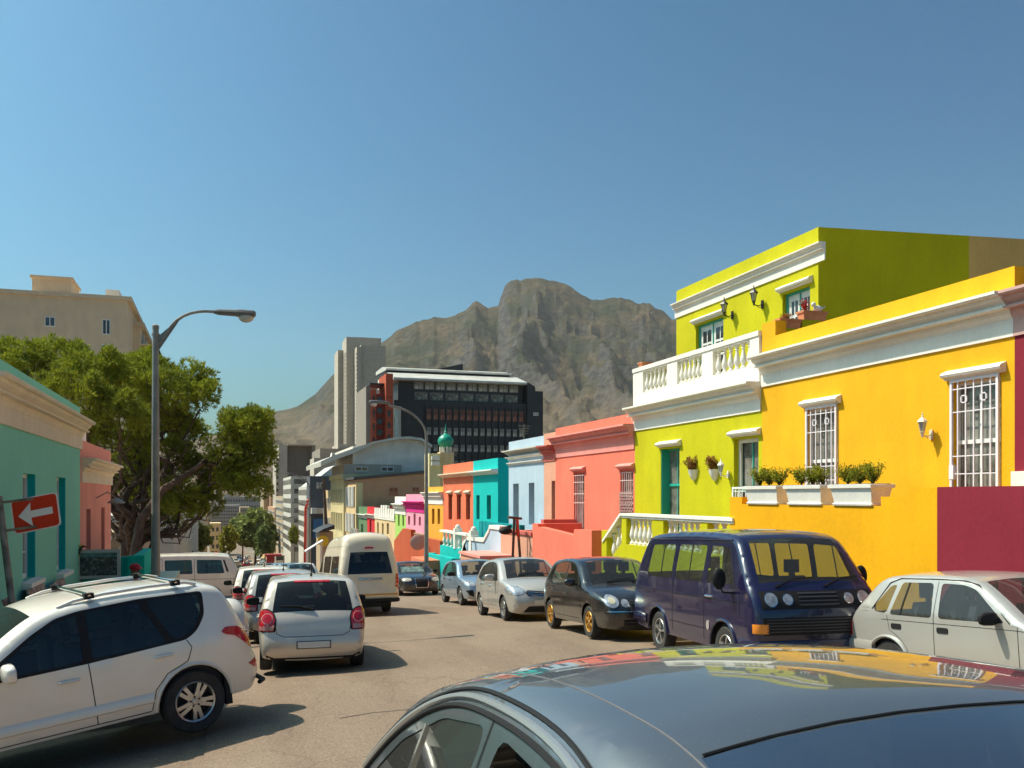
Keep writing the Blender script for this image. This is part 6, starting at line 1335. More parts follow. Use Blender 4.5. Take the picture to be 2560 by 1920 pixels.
c.bumper('rear', .36, .56, P_WSIL, .55, .03); c.bumper('front', .34, .54, P_WSIL, .5, .03); front_lamps(c, [(.42, .58), (.42, .68), (.74, .68), (.78, .58)]); wipers(c, 1.26)
for sd in (1, -1):
    c.proj([(2.98, .905), (3.005, .905), (2.92, 1.30), (2.895, 1.30)], 'side', .002, 'window_bar', BLACK, side=sd, skirt=.006)
    for cx in (.78, 3.21):
        m = MB(); k = 14; m.tube([(c.X(cx + .345*math.cos(math.pi*i/k)), sd*(float(c.Wf(np.array([[cx + .345*math.cos(math.pi*i/k), max(.25, .29 + .345*math.sin(math.pi*i/k))]]))[0])+.0), .29 + .345*math.sin(math.pi*i/k)) for i in range(k+1)], .025, 6); m.build('arch_lip', P_WSIL, c.root)
    m = MB(); pth = [(3.46, .96), (3.22, 1.29), (3.06, 1.345), (2.5, 1.35), (2.1, 1.34), (1.92, 1.30), (1.44, .905)]; q = np.array(pth); 
    m.tube([(c.X(a), sd*(float(c.Wf(np.array([[a, b]]))[0])+.002), b) for a, b in pth], .008, 5); m.build('window_seal', BLACK, c.root)

# ---- big white SUV at the left
P_SUV = paint('paint_pearl_white', (.86, .80, .70), .15, .32, .08)
suv = dict(L=4.29, w=.91, zb=1.05, zr=1.68, tum=.22, shoulder=.02, und=.05, pf=(.9, .16), pr=(.75, .13), r=.13, rt=.09, sill=.34, wf=.86, wr=3.42, R=.362, ra=.425, paint=P_SUV, cabin=(1.2, 4.0), ws=(7, 9), rw=(14, 16), rim='split', ww=.225, step=.06,
    prof=[(.12, .30, .05), (.03, .40, .07), (.0, .55, .09), (.03, .72, .10), (.12, .84, .08), (.45, .96, .06), (.85, 1.03, .05), (1.05, 1.07, .04), (1.45, 1.33, .05), (1.88, 1.58, .05), (2.2, 1.655, .04), (2.7, 1.685, .035), (3.3, 1.675, .035), (3.751, 1.64, .03), (3.907, 1.585, .03), (4.046, 1.36, .04), (4.151, 1.12, .05), (4.203, .95, .06), (4.238, .80, .06), (4.290, .68, .07), (4.290, .50, .06), (4.220, .34, .05)],
    wins=[[(1.32, 1.055), (1.80, 1.38), (2.06, 1.515), (2.28, 1.555), (2.26, 1.07)], [(2.36, 1.075), (2.37, 1.565), (2.92, 1.585), (3.16, 1.10)], [(3.24, 1.115), (3.02, 1.585), (3.629, 1.565), (3.594, 1.34), (3.490, 1.20), (3.36, 1.13)]],
    dlo=[[(1.18, 1.02), (1.80, 1.42), (2.06, 1.55), (2.3, 1.59), (2.95, 1.615), (3.681, 1.595), (3.646, 1.33), (3.524, 1.17), (3.38, 1.09), (2.3, 1.04)]],
    doors=[[(1.22, .44), (1.20, .98), (1.3, 1.035), (2.30, 1.04), (2.34, .38), (1.35, .38)], [(2.36, .38), (2.32, 1.04), (3.36, 1.085), (3.42, 1.0), (3.36, .85), (3.12, .76), (2.98, .6), (2.92, .38)]],
    seams=[[(1.22, .44), (1.20, 1.0)], [(2.35, .38), (2.31, 1.04)], [(3.38, 1.09), (3.429, 1.0), (3.37, .85), (3.125, .755), (2.985, .6), (2.925, .38)], [(1.3, .375), (2.92, .375)]], seamw=.005,
    sglass=DGLASS, rglass=DGLASS, glass=GLASS, seatz=1.2, seats=[(2.25, (.36, -.36)), (3.1, (.36, -.36))])
pw = Vector((-.27, 10.96)); hd = Vector((-.912, -.411)).normalized(); lf = Vector((-hd.y, hd.x)); cen = pw + hd*(3.42-2.145) - lf*(.91-.0)
c = Car('white_suv', suv, 'large white SUV nosing left with roof rails and covered spare wheel', 'car', cen.x, cen.y, (hd.x, hd.y), pitch=R(-5.0), zoff=-.03)
c.handle(2.10, .90, P_SUV, 0, .22); c.handle(3.10, .965, P_SUV, 1, .22); c.mirror(1.52, 1.06, P_SUV, (.09, .14, .10), .05)
for sd in (1, -1):
    o = c.proj([(3.803, 1.10), (3.855, 1.145), (4.012, 1.13), (4.116, 1.05), (4.186, .92), (4.194, .83), (4.116, .90), (3.977, 1.02), (3.838, 1.07)], 'side', .010, 'tail_lamp', REDL, side=sd, rnd_=.02)
    for a, b in ((0, 0), (.05, -.055)): c.proj([(4.05+a, 1.075+b), (4.24+a*.6, 1.065+b), (4.25+a*.6, 1.04+b), (4.10+a, 1.045+b)], 'side', .016, 'lens_strip', plain('pale_lens', (.62, .60, .66), .15, .2, 1), parent=o, side=sd)
    c.proj([(4.116, .66), (4.255, .70), (4.255, .585), (4.212, .585)], 'side', .006, 'reflector', REDL, side=sd)
    fl = roundpoly([(3.577, .93), (3.577, 1.09), (3.742, 1.09), (3.742, .95), (3.698, .91)], .03); c.proj(fl, 'side', .002, 'fuel_flap', P_SUV, side=sd, skirt=.001)
    for a, b in zip(fl, fl[1:]+fl[:1]):
        if math.hypot(b[0]-a[0], b[1]-a[1]) < .002: continue
    m = MB(); rs = [(3.664, 1.66), (3.2, 1.69), (2.2, 1.67), (1.95, 1.62)]
    def rl(s, z): return (c.X(s), sd*.60, z)
    m.tube([rl(3.65, 1.67), rl(3.52, 1.708), rl(3.1, 1.722), rl(2.6, 1.716), rl(2.3, 1.69), rl(2.12, 1.645)], [.02, .020, .020, .020, .020, .014], 8); m.build('roof_rail', P_SUV, c.root)
    m = MB(); k = 18; m.tube([(c.X(3.42 + .445*math.cos(math.pi*i/k)), sd*(float(c.Wf(np.array([[min(4.255, 3.42 + .445*math.cos(math.pi*i/k)), max(.36, .362 + .445*math.sin(math.pi*i/k))]]))[0])+.0), .362 + .445*math.sin(math.pi*i/k)) for i in range(k+1)], .022, 6); m.build('arch_lip', P_SUV, c.root)
    m = MB(); m.loft([[(c.X(s), sd*(float(c.Wf(np.array([[s, .5]]))[0])+o_), z) for o_, z in ((-.01, .46), (.018, .48), (.018, .56), (-.01, .60))] for s in (1.25, 1.6, 2.2, 2.7, 2.95)]); m.build('door_moulding', P_SUV, c.root)
    m = MB(); m.loft([[(c.X(s), sd*y, z) for y, z in ((.88, .62), (.70, .62), (.68, .24), (.90, .24))] for s in (3.785, 3.86)]); m.build('mud_flap', BLACK, c.root, smooth=0)
for s_ in (2.45, 3.40):
    m = MB(); m.tube([(c.X(s_), -.66, 1.725), (c.X(s_), -.62, 1.74), (c.X(s_), .62, 1.74), (c.X(s_), .66, 1.725)], .018, 8); m.build('cross_bar', CHROME, c.root)
    for sd in (1, -1): m = MB(); m.box((c.X(s_)-.05, sd*.58, 1.695), (c.X(s_)+.05, sd*.66, 1.755)); m.build('clamp', BLACK, c.root)
m = MB(); m.lathe([(.0, .0), (.30, .0), (.345, .03), (.36, .09), (.36, .22), (.34, .24), (.001, .24)], (0, 0, 0), 32, 'x', caps=False)
sw = m.build('spare_wheel_cover', P_SUV, c.root, smooth=45); sw.location = (c.X(4.47), -.12, .96)
m = MB(); m.tube([(c.X(4.24), .84, .40), (c.X(4.33), .76, .40), (c.X(4.38), .4, .40), (c.X(4.38), -.4, .40), (c.X(4.33), -.76, .40), (c.X(4.24), -.84, .40)], .028, 8); m.build('rear_guard', BLACK, c.root)
m = MB(); m.loft([[(c.X(s), sy, 1.695+zz) for sy in (-.5, .5) for zz in (0,)] + [(c.X(s), .5, 1.725), (c.X(s), -.5, 1.725)] for s in (2.6, 3.2)]); 
front_lamps(c, [(.55, .78), (.60, .92), (.80, .95), (.84, .80)])

# ---- white camper van across the side street
c = Car('camper_van', t3(P_BEIGE, sglass=glassmat('teal_tint', (.22, .42, .42), .06), rim='steel'), 'white camper van crossing into the side street', 'van', Xof(602, 38)-2.2, 38.0, (-1, -.02))
for sd in (1, -1): 
    for s0 in range(2): c.proj([(3.92+s0*.0, 1.28), (4.00, 1.28), (3.84, 1.74), (3.78, 1.74)], 'side', .004, 'vent', BLACK, side=sd)
c.bumper('rear', .40, .58, BLACK, .5, .04); c.bumper('front', .38, .58, BLACK, .4, .04); c.both([(4.34, .80), (4.46, .80), (4.44, 1.02), (4.32, 1.02)], 'side', .006, 'tail_lamp', REDL)

# ---- high-roof minibus seen from behind
P_MB = paint('paint_minibus', (.82, .71, .54), 0, .42, .12)
mbs = dict(L=4.7, w=.85, zb=1.15, zr=2.27, tum=.16, shoulder=.0, und=.03, belly=.01, pf=(.5, .12), pr=(.25, .05), r=.10, rt=.22, sill=.40, wf=.78, wr=3.35, R=.325, ra=.40, paint=P_MB, cabin=(.6, 4.4), ws=(5, 7), rw=(12, 14), rim='steel', step=.09, wr_=.06,
    prof=[(.14, .34, .03), (.03, .42, .05), (.0, .65, .06), (.04, .90, .06), (.20, 1.04, .06), (.42, 1.12, .05), (.85, 1.50, .05), (1.25, 1.80, .05), (1.55, 2.08, .05), (2.0, 2.24, .05), (3.0, 2.28, .05), (4.30, 2.26, .05), (4.50, 1.80, .03), (4.60, 1.40, .03), (4.64, 1.18, .03), (4.66, .80, .03), (4.70, .62, .03), (4.69, .48, .03), (4.6, .42, .03)],
    wins=[[(.80, 1.20), (1.15, 1.62), (1.40, 1.68), (1.48, 1.20)], [(1.62, 1.20), (1.62, 1.70), (2.85, 1.70), (2.85, 1.20)], [(2.98, 1.20), (2.98, 1.70), (4.12, 1.70), (4.25, 1.20)]], dlo=[], doors=[], seams=[[(1.55, .45), (1.55, 1.75)], [(2.92, .45), (2.92, 1.75)], [(1.2, 1.95), (4.35, 1.98)]], vg=.93,
    rglass=glassmat('dark_tint', (.05, .065, .085), .02), sglass=glassmat('brown_tint', (.22, .20, .18), .04), seats=[(1.7, (.4, -.4)), (3.0, (.4, -.4)), (3.8, (.4, 0, -.4))], seatz=1.5)
c = Car('minibus', mbs, 'beige-white high-roof minibus driving away with orange stripe', 'van', 3.85, 27.9, (-.056, 1))
for sd in (1, -1):
    o = c.proj([(sd*.80, .72), (sd*.79, 1.16), (sd*.86, 1.20), (sd*.90, .72)], 'rear', .012, 'tail_lamp', REDL); c.proj([(4.52, .78), (4.66, .78), (4.63, 1.18), (4.56, 1.10)], 'side', .008, 'tail_lamp', REDL, side=sd)
    c.proj([(sd*.80, .78), (sd*.80, .86), (sd*.86, .86), (sd*.86, .78)], 'rear', .02, 'reversing_lamp', PLATE, parent=o)
c.proj([(-.78, .57), (.78, .57), (.78, .615), (-.78, .615)], 'rear', .004, 'orange_stripe', plain('orange_stripe', (.62, .30, .02), .4), skirt=.002); c.both([(.6, .57), (4.66, .57), (4.66, .615), (.6, .615)], 'side', .003, 'orange_stripe', MATS['orange_stripe'], skirt=.001)
c.proj(circ(.56, .86, .095), 'rear', .004, 'speed_sticker', plain('sticker_ring', (.35, .05, .03), .5), step=.03, skirt=.002); o = c.proj(circ(.56, .86, .080), 'rear', .006, 'speed_sticker', plain('sticker_yellow', (.75, .48, .03), .5), step=.03, skirt=.002)
def ch(c, o, x, z, s, segs):                              # small painted digits: 100
    for a, b, w_, h_ in segs: c.proj([(x+a*s, z+b*s), (x+(a+w_)*s, z+b*s), (x+(a+w_)*s, z+(b+h_)*s), (x+a*s, z+(b+h_)*s)], 'rear', .009, 'numeral', BLACK, parent=o, step=.1, skirt=.002)
one = [(.4, 0, .2, 1)]; zero = [(0, 0, .18, 1), (.52, 0, .18, 1), (.18, 0, .34, .16), (.18, .84, .34, .16)]
ch(c, o, .515, .825, .062, one); ch(c, o, .556, .825, .062, zero); ch(c, o, .602, .825, .062, zero) if False else ch(c, o, .605, .825, .05, zero)
c.proj([(-.34, 1.02), (.34, 1.02), (.34, 1.06), (-.34, 1.06)], 'rear', .03, 'handle_bar', CHROME); c.proj([(-.33, .78), (.33, .78), (.33, .99), (-.33, .99)], 'rear', .006, 'plate_recess', P_BEIGE); c.proj([(-.14, 1.90), (.14, 1.90), (.11, 1.95), (-.11, 1.95)], 'rear', .02, 'brake_lamp', REDL)
c.bumper('rear', .36, .48, BLACK, .5, .08)
m = MB(); m.tube([(-c.L/2-.12, -.05, .36), (-c.L/2-.12, .05, .36)], .04, 6); m.box((-c.L/2-.1, -.4, .24), (-c.L/2+.2, .4, .36)); m.build('tow_bar', BLACK, c.root)

# ---- foreground dark car: roof and side windows
fg_ = hatch(P_GREY, L=4.35, w=.88, zb=.94, zr=1.475, tum=.20, wf=.85, wr=3.45, R=.315, ra=.37, cabin=(1.35, 3.9), ws=(7, 9), rw=(14, 16), step=.045, r=.10, rt=.085, sharp=60,
    prof=[(.12, .18, .05), (.03, .28, .08), (.0, .45, .10), (.03, .60, .10), (.12, .70, .08), (.6, .84, .06), (1.05, .93, .05), (1.22, .96, .05), (1.72, 1.27, .055), (2.08, 1.425, .055), (2.35, 1.462, .055), (2.75, 1.472, .055), (3.15, 1.44, .055), (3.45, 1.385, .05), (3.62, 1.33, .05), (3.95, 1.14, .05), (4.18, .98, .05), (4.28, .88, .05), (4.32, .62, .06), (4.35, .45, .05), (4.28, .24, .05)],
    wins=[[(1.50, .97), (1.95, 1.255), (2.25, 1.345), (2.66, 1.375), (2.70, .96)], [(2.80, .96), (2.78, 1.378), (3.15, 1.34), (3.50, 1.22), (3.78, 1.05), (3.60, .97)]],
    dlo=[], doors=[], seams=[[(2.74, .34), (2.745, 1.40)], [(1.34, .4), (1.34, .95)]],
    sglass=glassmat('green_glass', (.30, .42, .38), .10), seats=[(2.55, (.36, -.36)), (3.3, (.36, -.36))], seatz=1.12, glass=glassmat('fore_glass', (.08, .10, .11), .05, .46))
m_ = P_GREY; t_ = m_.node_tree; [setattr(n_.inputs[4], 'default_value', .035) for n_ in t_.nodes if n_.type == 'MAP_RANGE' and abs(n_.inputs[4].default_value - .14) < 1e-4]; p_ = t_.nodes['Principled BSDF']                # dust specks on the roof
vo = t_.nodes.new('ShaderNodeTexVoronoi'); vo.inputs['Scale'].default_value = 60; tc_ = t_.nodes.new('ShaderNodeTexCoord'); t_.links.new(tc_.outputs['Object'], vo.inputs['Vector'])
mr_ = t_.nodes.new('ShaderNodeMapRange'); mr_.inputs[1].default_value = .04; mr_.inputs[2].default_value = .12; mr_.inputs[3].default_value = .55; mr_.inputs[4].default_value = 0; t_.links.new(vo.outputs['Distance'], mr_.inputs[0])
mx_ = t_.nodes.new('ShaderNodeMix'); mx_.data_type = 'RGBA'; t_.links.new(mr_.outputs[0], mx_.inputs[0]); src_ = p_.inputs['Base Color'].links[0].from_socket; t_.links.new(src_, mx_.inputs[6]); mx_.inputs[7].default_value = (.5, .47, .42, 1); t_.links.new(mx_.outputs[2], p_.inputs['Base Color'])
FG = Car('dark_grey_car', fg_, 'dark grey car in the foreground whose glossy roof mirrors the houses', 'car', 1.285, 1.32, (0, -1), zoff=.02)
c = FG
for sd in (1, -1):
    for off, rr_, m_, z_ in ((.012, .014, plain('satin_trim', (.55, .56, .56), .3, .7), .0), (.0, .010, BLACK, -.022), (0, .008, BLACK, .018)):
        pth = [(1.42, .965), (1.93, 1.30), (2.25, 1.395), (2.72, 1.425), (3.16, 1.392), (3.53, 1.272), (3.90, 1.06)]
        pp, _ = catmull([(a, b, 0) for a, b in pth], .06); m = MB(); m.tube([(c.X(a), sd*(float(c.Wf(np.array([[a, b+z_]]))[0])+.004), b+z_) for a, b, _z in pp], rr_*.75, 6); m.build('window_trim', m_, c.root)
    m = MB(); pp, _ = catmull([(1.3, 1.09, 0), (1.72, 1.33, 0), (2.1, 1.44, 0), (2.75, 1.478, 0), (3.4, 1.40, 0), (3.9, 1.18, 0)], .06)
    m.tube([c.hit('top', a, sd*.545, .0) for a, b, _z in pp], .0022, 5); m.build('roof_seam', plain('seam_grey', (.14, .13, .13), .5), c.root)
    c.proj([(3.30, .97), (3.32, .97), (3.30, 1.30), (3.28, 1.30)], 'side', .004, 'window_bar', CHROME, side=sd)
c.mirror(1.66, .98, P_GREY, (.08, .13, .09), .05)
m = MB(); pts_ = [c.hit('top', 2.078, y, .001) for y in np.linspace(-.53, .53, 17)]; m.tube(pts_, .0035, 6); m.build('windscreen_seal', BLACK, c.root)

# ---- distant traffic: one small car with its own parts, copied
far = hatch(P_WHITE, step=.16, vv=[-1, -.9, -.5, 0, .5, .9, 1], rim='cover', doors=[], seams=[])
proto = Car('distant_car', far, 'white car coming up the middle of the street below the far trees', 'car', 4.6, 158, (0, -1), 'cars far down the street'); proto.both([(.42, .64), (.80, .66), (.80, .80), (.55, .80)], 'front', .01, 'headlight', LENS); proto.both([(.62, .66), (.80, .66), (.78, .94), (.62, .90)], 'rear', .01, 'tail_lamp', REDL)
proto.proj([(-.4, .3), (.4, .3), (.4, .5), (-.4, .5)], 'front', .01, 'grille', BLACK)
P_RED = paint('paint_red', (.42, .02, .03), .2, .3, .08)
def faraway(px, Y, col, head, label):
    r = copy_tree(proto.root); r['label'] = label; X_ = Xof(px, Y); a = math.atan2(head, 0); pit = math.atan2(gz(Y+1.2)-gz(Y-1.2), 2.4)*head
    M = Matrix.Translation((X_, Y, gz(Y))) @ Matrix.Rotation(a, 4, 'Z') @ Matrix.Rotation(-pit, 4, 'Y'); r.location = M.translation; r.rotation_euler = M.to_euler()
    for ch_ in r.children:
        if ch_.data and ch_.name.startswith(('body', 'door')): ch_.material_slots[0].link = 'OBJECT'; ch_.material_slots[0].material = col
    return r
proto.root.location.x = Xof(650, 158)
faraway(752, 46, P_WHITE, -1, 'white car whose windscreen shows just above the queued silver cars'); faraway(724, 58, P_LBL, -1, 'blue car half hidden behind the white car ahead of the minibus'); faraway(745, 66, P_WHITE, -1, 'off-white car behind the half hidden blue car'); faraway(700, 72, P_BLK, -1, 'dark car nearest the red truck in the street'); faraway(708, 64, P_LBL, -1, 'small blue car left of the half hidden blue car')
faraway(616, 205, P_RED, 1, 'small red car in the middle of the far street'); faraway(624, 235, P_WHITE, -1, 'white car just beyond the small red car'); faraway(654, 190, P_WHITE, 1, 'white car right behind the oncoming white one'); faraway(590, 262, P_SIL, -1, 'silver car at the left kerb under the yellowish tree'); faraway(603, 290, P_LBL, -1, 'bluish car beside the far left kerb'); faraway(611, 325, P_SIL, 1, 'grey car at the crossing far below'); faraway(645, 285, P_WHITE, -1, 'white car under the dark green street tree'); faraway(658, 262, P_SIL, -1, 'silver car parked by the right kerb under the dark tree'); faraway(622, 345, P_WHITE, 1, 'farthest white car at the street end'); faraway(667, 240, P_WHITE, -1, 'white car parked near the red truck'); faraway(598, 335, P_BLK, 1, 'dark car at the far crossing'); faraway(616, 300, P_WSIL, 1, 'pale car in the centre of the far crossing'); faraway(680, 118, P_BLK, -1, 'black car parked below the pale offices'); faraway(663, 205, P_LBL, -1, 'pale blue car parked beyond the red truck')
# ================================================================== STREET FURNITURE
def lamp_post(label, X, Y, ztop, reach, dirx, r0, head_z, swan=False, group='street lamps', n=10, col=None):
    zb = G(X, Y); r = empty('street_lamp', (X, Y, zb), label, 'street lamp', group); M_ = col or STEEL
    mb = MB()
    if not swan:
        mb.tube([(X, Y, zb), (X, Y, zb+1.4), (X, Y, zb+1.45), (X, Y, (zb+ztop)/2+1), (X, Y, ztop)], [r0, r0, r0*.82, r0*.68, r0*.55], 12); mb.lathe([(r0*.62, -.02), (r0*.62, .05), (.01, .09)], (X, Y, ztop), 12); mb.build('pole', M_, r)
        mb = MB(); p = [(X, Y, ztop-.45), (X+dirx*.35*reach, Y, ztop+.18), (X+dirx*.6*reach, Y, ztop+.36), (X+dirx*.85*reach, Y, ztop+.42), (X+dirx*reach, Y, ztop+.42)]
        pp, _ = catmull([(a, c_, 0) for a, b, c_ in p], .15); mb.tube([(a, Y, c_) for a, c_, _z in pp], .032, 8)
        mb.loft([[(X+dirx*.05, Y-.02, ztop-.5), (X+dirx*.05, Y+.02, ztop-.5), (X+dirx*.05, Y+.02, ztop-.18), (X+dirx*.05, Y-.02, ztop-.18)], [(X+dirx*.42*reach, Y-.02, ztop+.22), (X+dirx*.42*reach, Y+.02, ztop+.22), (X+dirx*.42*reach, Y+.02, ztop+.25), (X+dirx*.42*reach, Y-.02, ztop+.25)]])
        mb.tube([(X, Y, ztop-.12), (X, Y, ztop-.16)], r0*.75, 12); mb.build('arm', M_, r); hz = ztop+.42; hx = X+dirx*reach
    else:
        R_ = 1.9; pts = [(X, Y, zb), (X, Y, zb+1.6), (X, Y, ztop-R_*.75)] + [(X+dirx*(1-math.cos(t))*R_, Y, ztop-R_*.75+math.sin(t)*R_*.75) for t in np.linspace(.2, 1.45, 9)]; pts.append((X+dirx*reach, Y, ztop+.14))
        mb.tube(pts, [r0, r0, r0*.62] + [r0*.5]*9 + [r0*.45], 10); mb.build('pole', M_, r); hz = ztop+.14; hx = X+dirx*reach
    mb = MB(); L_ = .62
    sec = [(0, .05, .05), (.12, .09, .08), (.55, .12, .09), (.62, .14, .11), (1.0, .14, .10), (1.05, .05, .05)]
    mb.loft([[(hx+dirx*a*L_*1.35, Y+b*math.cos(t), hz+c_*.8*math.sin(t)) for t in np.linspace(0, 2*math.pi, 11)[:-1]] for a, b, c_ in sec]); mb.build('lamp_head', plain('lamp_head_grey', (.12, .12, .12), .5), r, smooth=30)
    mb = MB(); mb.ball((hx+dirx*.80*L_*1.35, Y, hz-.07), (.17, .12, .13), 12, 8); mb.build('lamp_glass', plain('lamp_bowl', (.45, .45, .42), .15, .1, 1), r); return r
Yl = 20.6; Xl = Xof(389, Yl)
lamp_post('big grey lamp post standing on the left pavement before the pine', Xl, Yl, zof(820, Xl, Yl), 1.18, 1, .115, 0, group=None)
Yl = 40.5; Xl = Xof(1066, Yl); lamp_post('tall curved lamp post behind the black saloon', Xl, Yl, zof(1017, Xl, Yl), 1.75, -1, .105, 0, swan=True, group=None)
for i, (px, Y, zt, lab) in enumerate([(762, 95, 1188, 'curved lamp post in front of the pale yellow corner wing'), (762, 135, 1258, 'thin lamp post before the gabled office'), (745, 165, 1295, 'thin lamp post before the banded office')]):
    Xl = Xof(px+12, Y); lamp_post(lab, Xl, Y, zof(zt, Xl, Y), 1.6, -1, .12, 0, swan=True)
for px, Y, yt, lab in ((822, 88, 1195, 'weathered wooden pole leaning before the striped windows'), (718, 200, 1300, 'far pole at the right kerb')):
    X_ = Xof(px, Y); mb = MB(); mb.tube([(X_, Y, gz(Y)), (X_-.5, Y, zof(yt, X_, Y))], [.22, .13], 7); mb.tube([(X_-.5, Y, zof(yt, X_, Y)-.3), (X_-.9, Y, zof(yt, X_, Y)-1.2)], .06, 5); wrap('utility_pole', mb, [BROWNW], (X_, Y, gz(Y)), lab, 'pole')
# one-way sign
Ys = 13.9
def SP(px, py, Y=Ys): X_ = Xof(px, Y); return Vector((X_, Y, zof(py, X_, Y)))
zb = G(-2.4, Ys)
r = empty('one_way_sign', tuple(SP(60, 1480).xy) + (zb,), 'tilted red one-way sign with white left arrow on a leaning pole', 'road sign')
tl, tr, br_, bl = SP(24, 1252), SP(143, 1229), SP(154, 1315), SP(35, 1338)
ux = (tr-tl); uz = (tl-bl)
def rect(c, i, name, mat, dy, rr=.12):
    pts = roundpoly([(i, i), (1-i, i), (1-i, 1-i), (i, 1-i)], rr, 4); mb = MB(); mb.loft([[tuple(bl + ux*a + uz*b + Vector((0, d, 0))) for a, b in pts] for d in (dy, dy+.012)]); return mb.build(name, mat, c, smooth=0)
SW = plain('sign_white', (.62, .60, .54), .5); SR = plain('sign_red', (.50, .03, .004), .6, spec=.2)
pl = rect(r, 0, 'sign_plate', SW, 0); rect(r, .035, 'sign_face', SR, -.006, .10)
ar = [(.14, .50), (.40, .80), (.385, .60), (.86, .60), (.86, .40), (.385, .40), (.37, .20)]
ar = [(.14, .50), (.42, .84), (.40, .60), (.86, .60), (.86, .40), (.40, .40), (.42, .14)]
mb = MB(); mb.loft([[tuple(bl + ux*a + uz*b + Vector((0, d, 0))) for a, b in ar] for d in (-.012, -.004)]); mb.build('arrow', SW, r, smooth=0)
for py0, py1, ex in ((1258, 1247, 84), (1330, 1316, 92)):
    mb = MB(); a, b = SP(-12, py0), SP(ex, py1); mb.loft([[tuple(a + Vector((0, -.035, dz))), tuple(a + Vector((0, -.02, dz)))][::1] + [tuple(b + Vector((0, -.02, dz))), tuple(b + Vector((0, -.035, dz)))] for dz in (-.018, .018)]); mb.build('bracket', plain('rusty_bracket', (.22, .17, .12), .7, .3, var=.5), r, smooth=0)
pb = Vector((Xof(62, Ys), Ys, zb)); mb = MB(); mb.tube([pb, SP(-3, 1240)], .045, 10); mb.build('pole', plain('worn_pole', (.20, .19, .17), .6, .3, var=.6, sc=5), r)

# framed picture, leaning pictures
def picmat(name, cols, sc):
    m, t, p = nodes(name); setp(p, cols[0], .5); tc = t.nodes.new('ShaderNodeTexCoord'); n = t.nodes.new('ShaderNodeTexNoise'); n.inputs['Scale'].default_value = sc; n.inputs['Detail'].default_value = 10; n.inputs['Roughness'].default_value = .75
    t.links.new(tc.outputs['Object'], n.inputs['Vector']); r_ = t.nodes.new('ShaderNodeValToRGB'); e = r_.color_ramp.elements
    e[0].position = .35; e[0].color = (*cols[0], 1); e[1].position = .7; e[1].color = (*cols[2], 1); q = e.new(.52); q.color = (*cols[1], 1)
    t.links.new(n.outputs[0], r_.inputs[0]); t.links.new(r_.outputs[0], p.inputs['Base Color']); return m
yf = Yt1 - .0
def FP(px, py): X_ = Xof(px, yf); return X_, zof(py, X_, yf)
(xa, za), (xb, zb_) = FP(193, 1447), FP(303, 1372)
r = empty('framed_picture', ((xa+xb)/2, yf-.1, za), 'framed dark landscape picture leaning on the low teal wall', 'picture')
mb = MB(); t_ = .07
for a in ((xa, za, xb, za+t_), (xa, zb_-t_, xb, zb_), (xa, za+t_, xa+t_, zb_-t_), (xb-t_, za+t_, xb, zb_-t_)): mb.box((a[0], yf-.14, a[1]), (a[2], yf-.08, a[3]))
mb.build('frame', plain('frame_pale', (.50, .47, .42), .5), r, smooth=0)
PIC = picmat('picture_dark', [(.012, .014, .014), (.06, .06, .05), (.45, .43, .40)], 14)
mb = MB(); mb.box((xa+t_, yf-.125, za+t_), (xb-t_, yf-.10, za+(zb_-za)*.74)); mb.box((xa+t_, yf-.123, za+(zb_-za)*.74), (xb-t_, yf-.10, zb_-t_), 1); mb.build('picture', [PIC, plain('picture_sky', (.12, .22, .22), .5, var=.7, sc=6)], r, smooth=0)
r = empty('hanging_garland', (xa, yf-.2, za), 'green and yellow scarf hanging from the framed picture corner', 'scarf'); rn = random.Random(4)
mb = MB(); pts = [(xa+.12, yf-.2, zb_+.08), (xa+.0, yf-.2, zb_-.15), (xa+.03, yf-.2, (za+zb_)/2), (xa-.05, yf-.2, za+.1), (xa+.05, yf-.2, za-.2), (xa-.08, yf-.2, za-.6)]; mb.tube(pts, [.03, .05, .035, .06, .04, .02], 6)
for k in range(14): q = Vector(pts[rn.randint(0, 5)]); mb.tube([q, q+Vector((rn.uniform(-.15, .15), rn.uniform(-.1, 0), rn.uniform(-.25, .05)))], [.03, .008], 5, mi=k % 2)
mb.build('scarf', [plain('scarf_dark', (.02, .05, .02), .8), plain('scarf_yellow', (.50, .42, .03), .8)], r)
PM = picmat('market_prints', [(.05, .04, .04), (.30, .16, .12), (.55, .60, .62)], 9)
def leaning(label, p1, p2, Y, lean):                      # a flat print leaning on the house wall
    (x1, y1), (x2, y2) = p1, p2; zt, zb2 = zof(y1, XL, Y), zof(y2, XL, Y); mb = MB()
    ya = Yof(x1, XL+.3); yb = Yof(x2, XL+.3)
    mb.loft([[(XL+.12+d, ya, zt), (XL+.12+d, yb, zt), (XL+.12+lean+d, yb, zb2), (XL+.12+lean+d, ya, zb2)] for d in (0, .03)])
    wrap('leaning_print', mb, [PM], (XL+.3, (ya+yb)/2, zb2), label, 'print', 'prints leaning on the sea green house', smooth=0)
leaning('speckled print leaning under the nearer window sill', (97, 1448), (135, 1620), 17.3, .35); leaning('narrow print leaning under the farther window sill', (158, 1434), (182, 1560), 19.6, .3); leaning('brown print behind the foot of the sign pole', (40, 1468), (60, 1640), 15.6, .35)

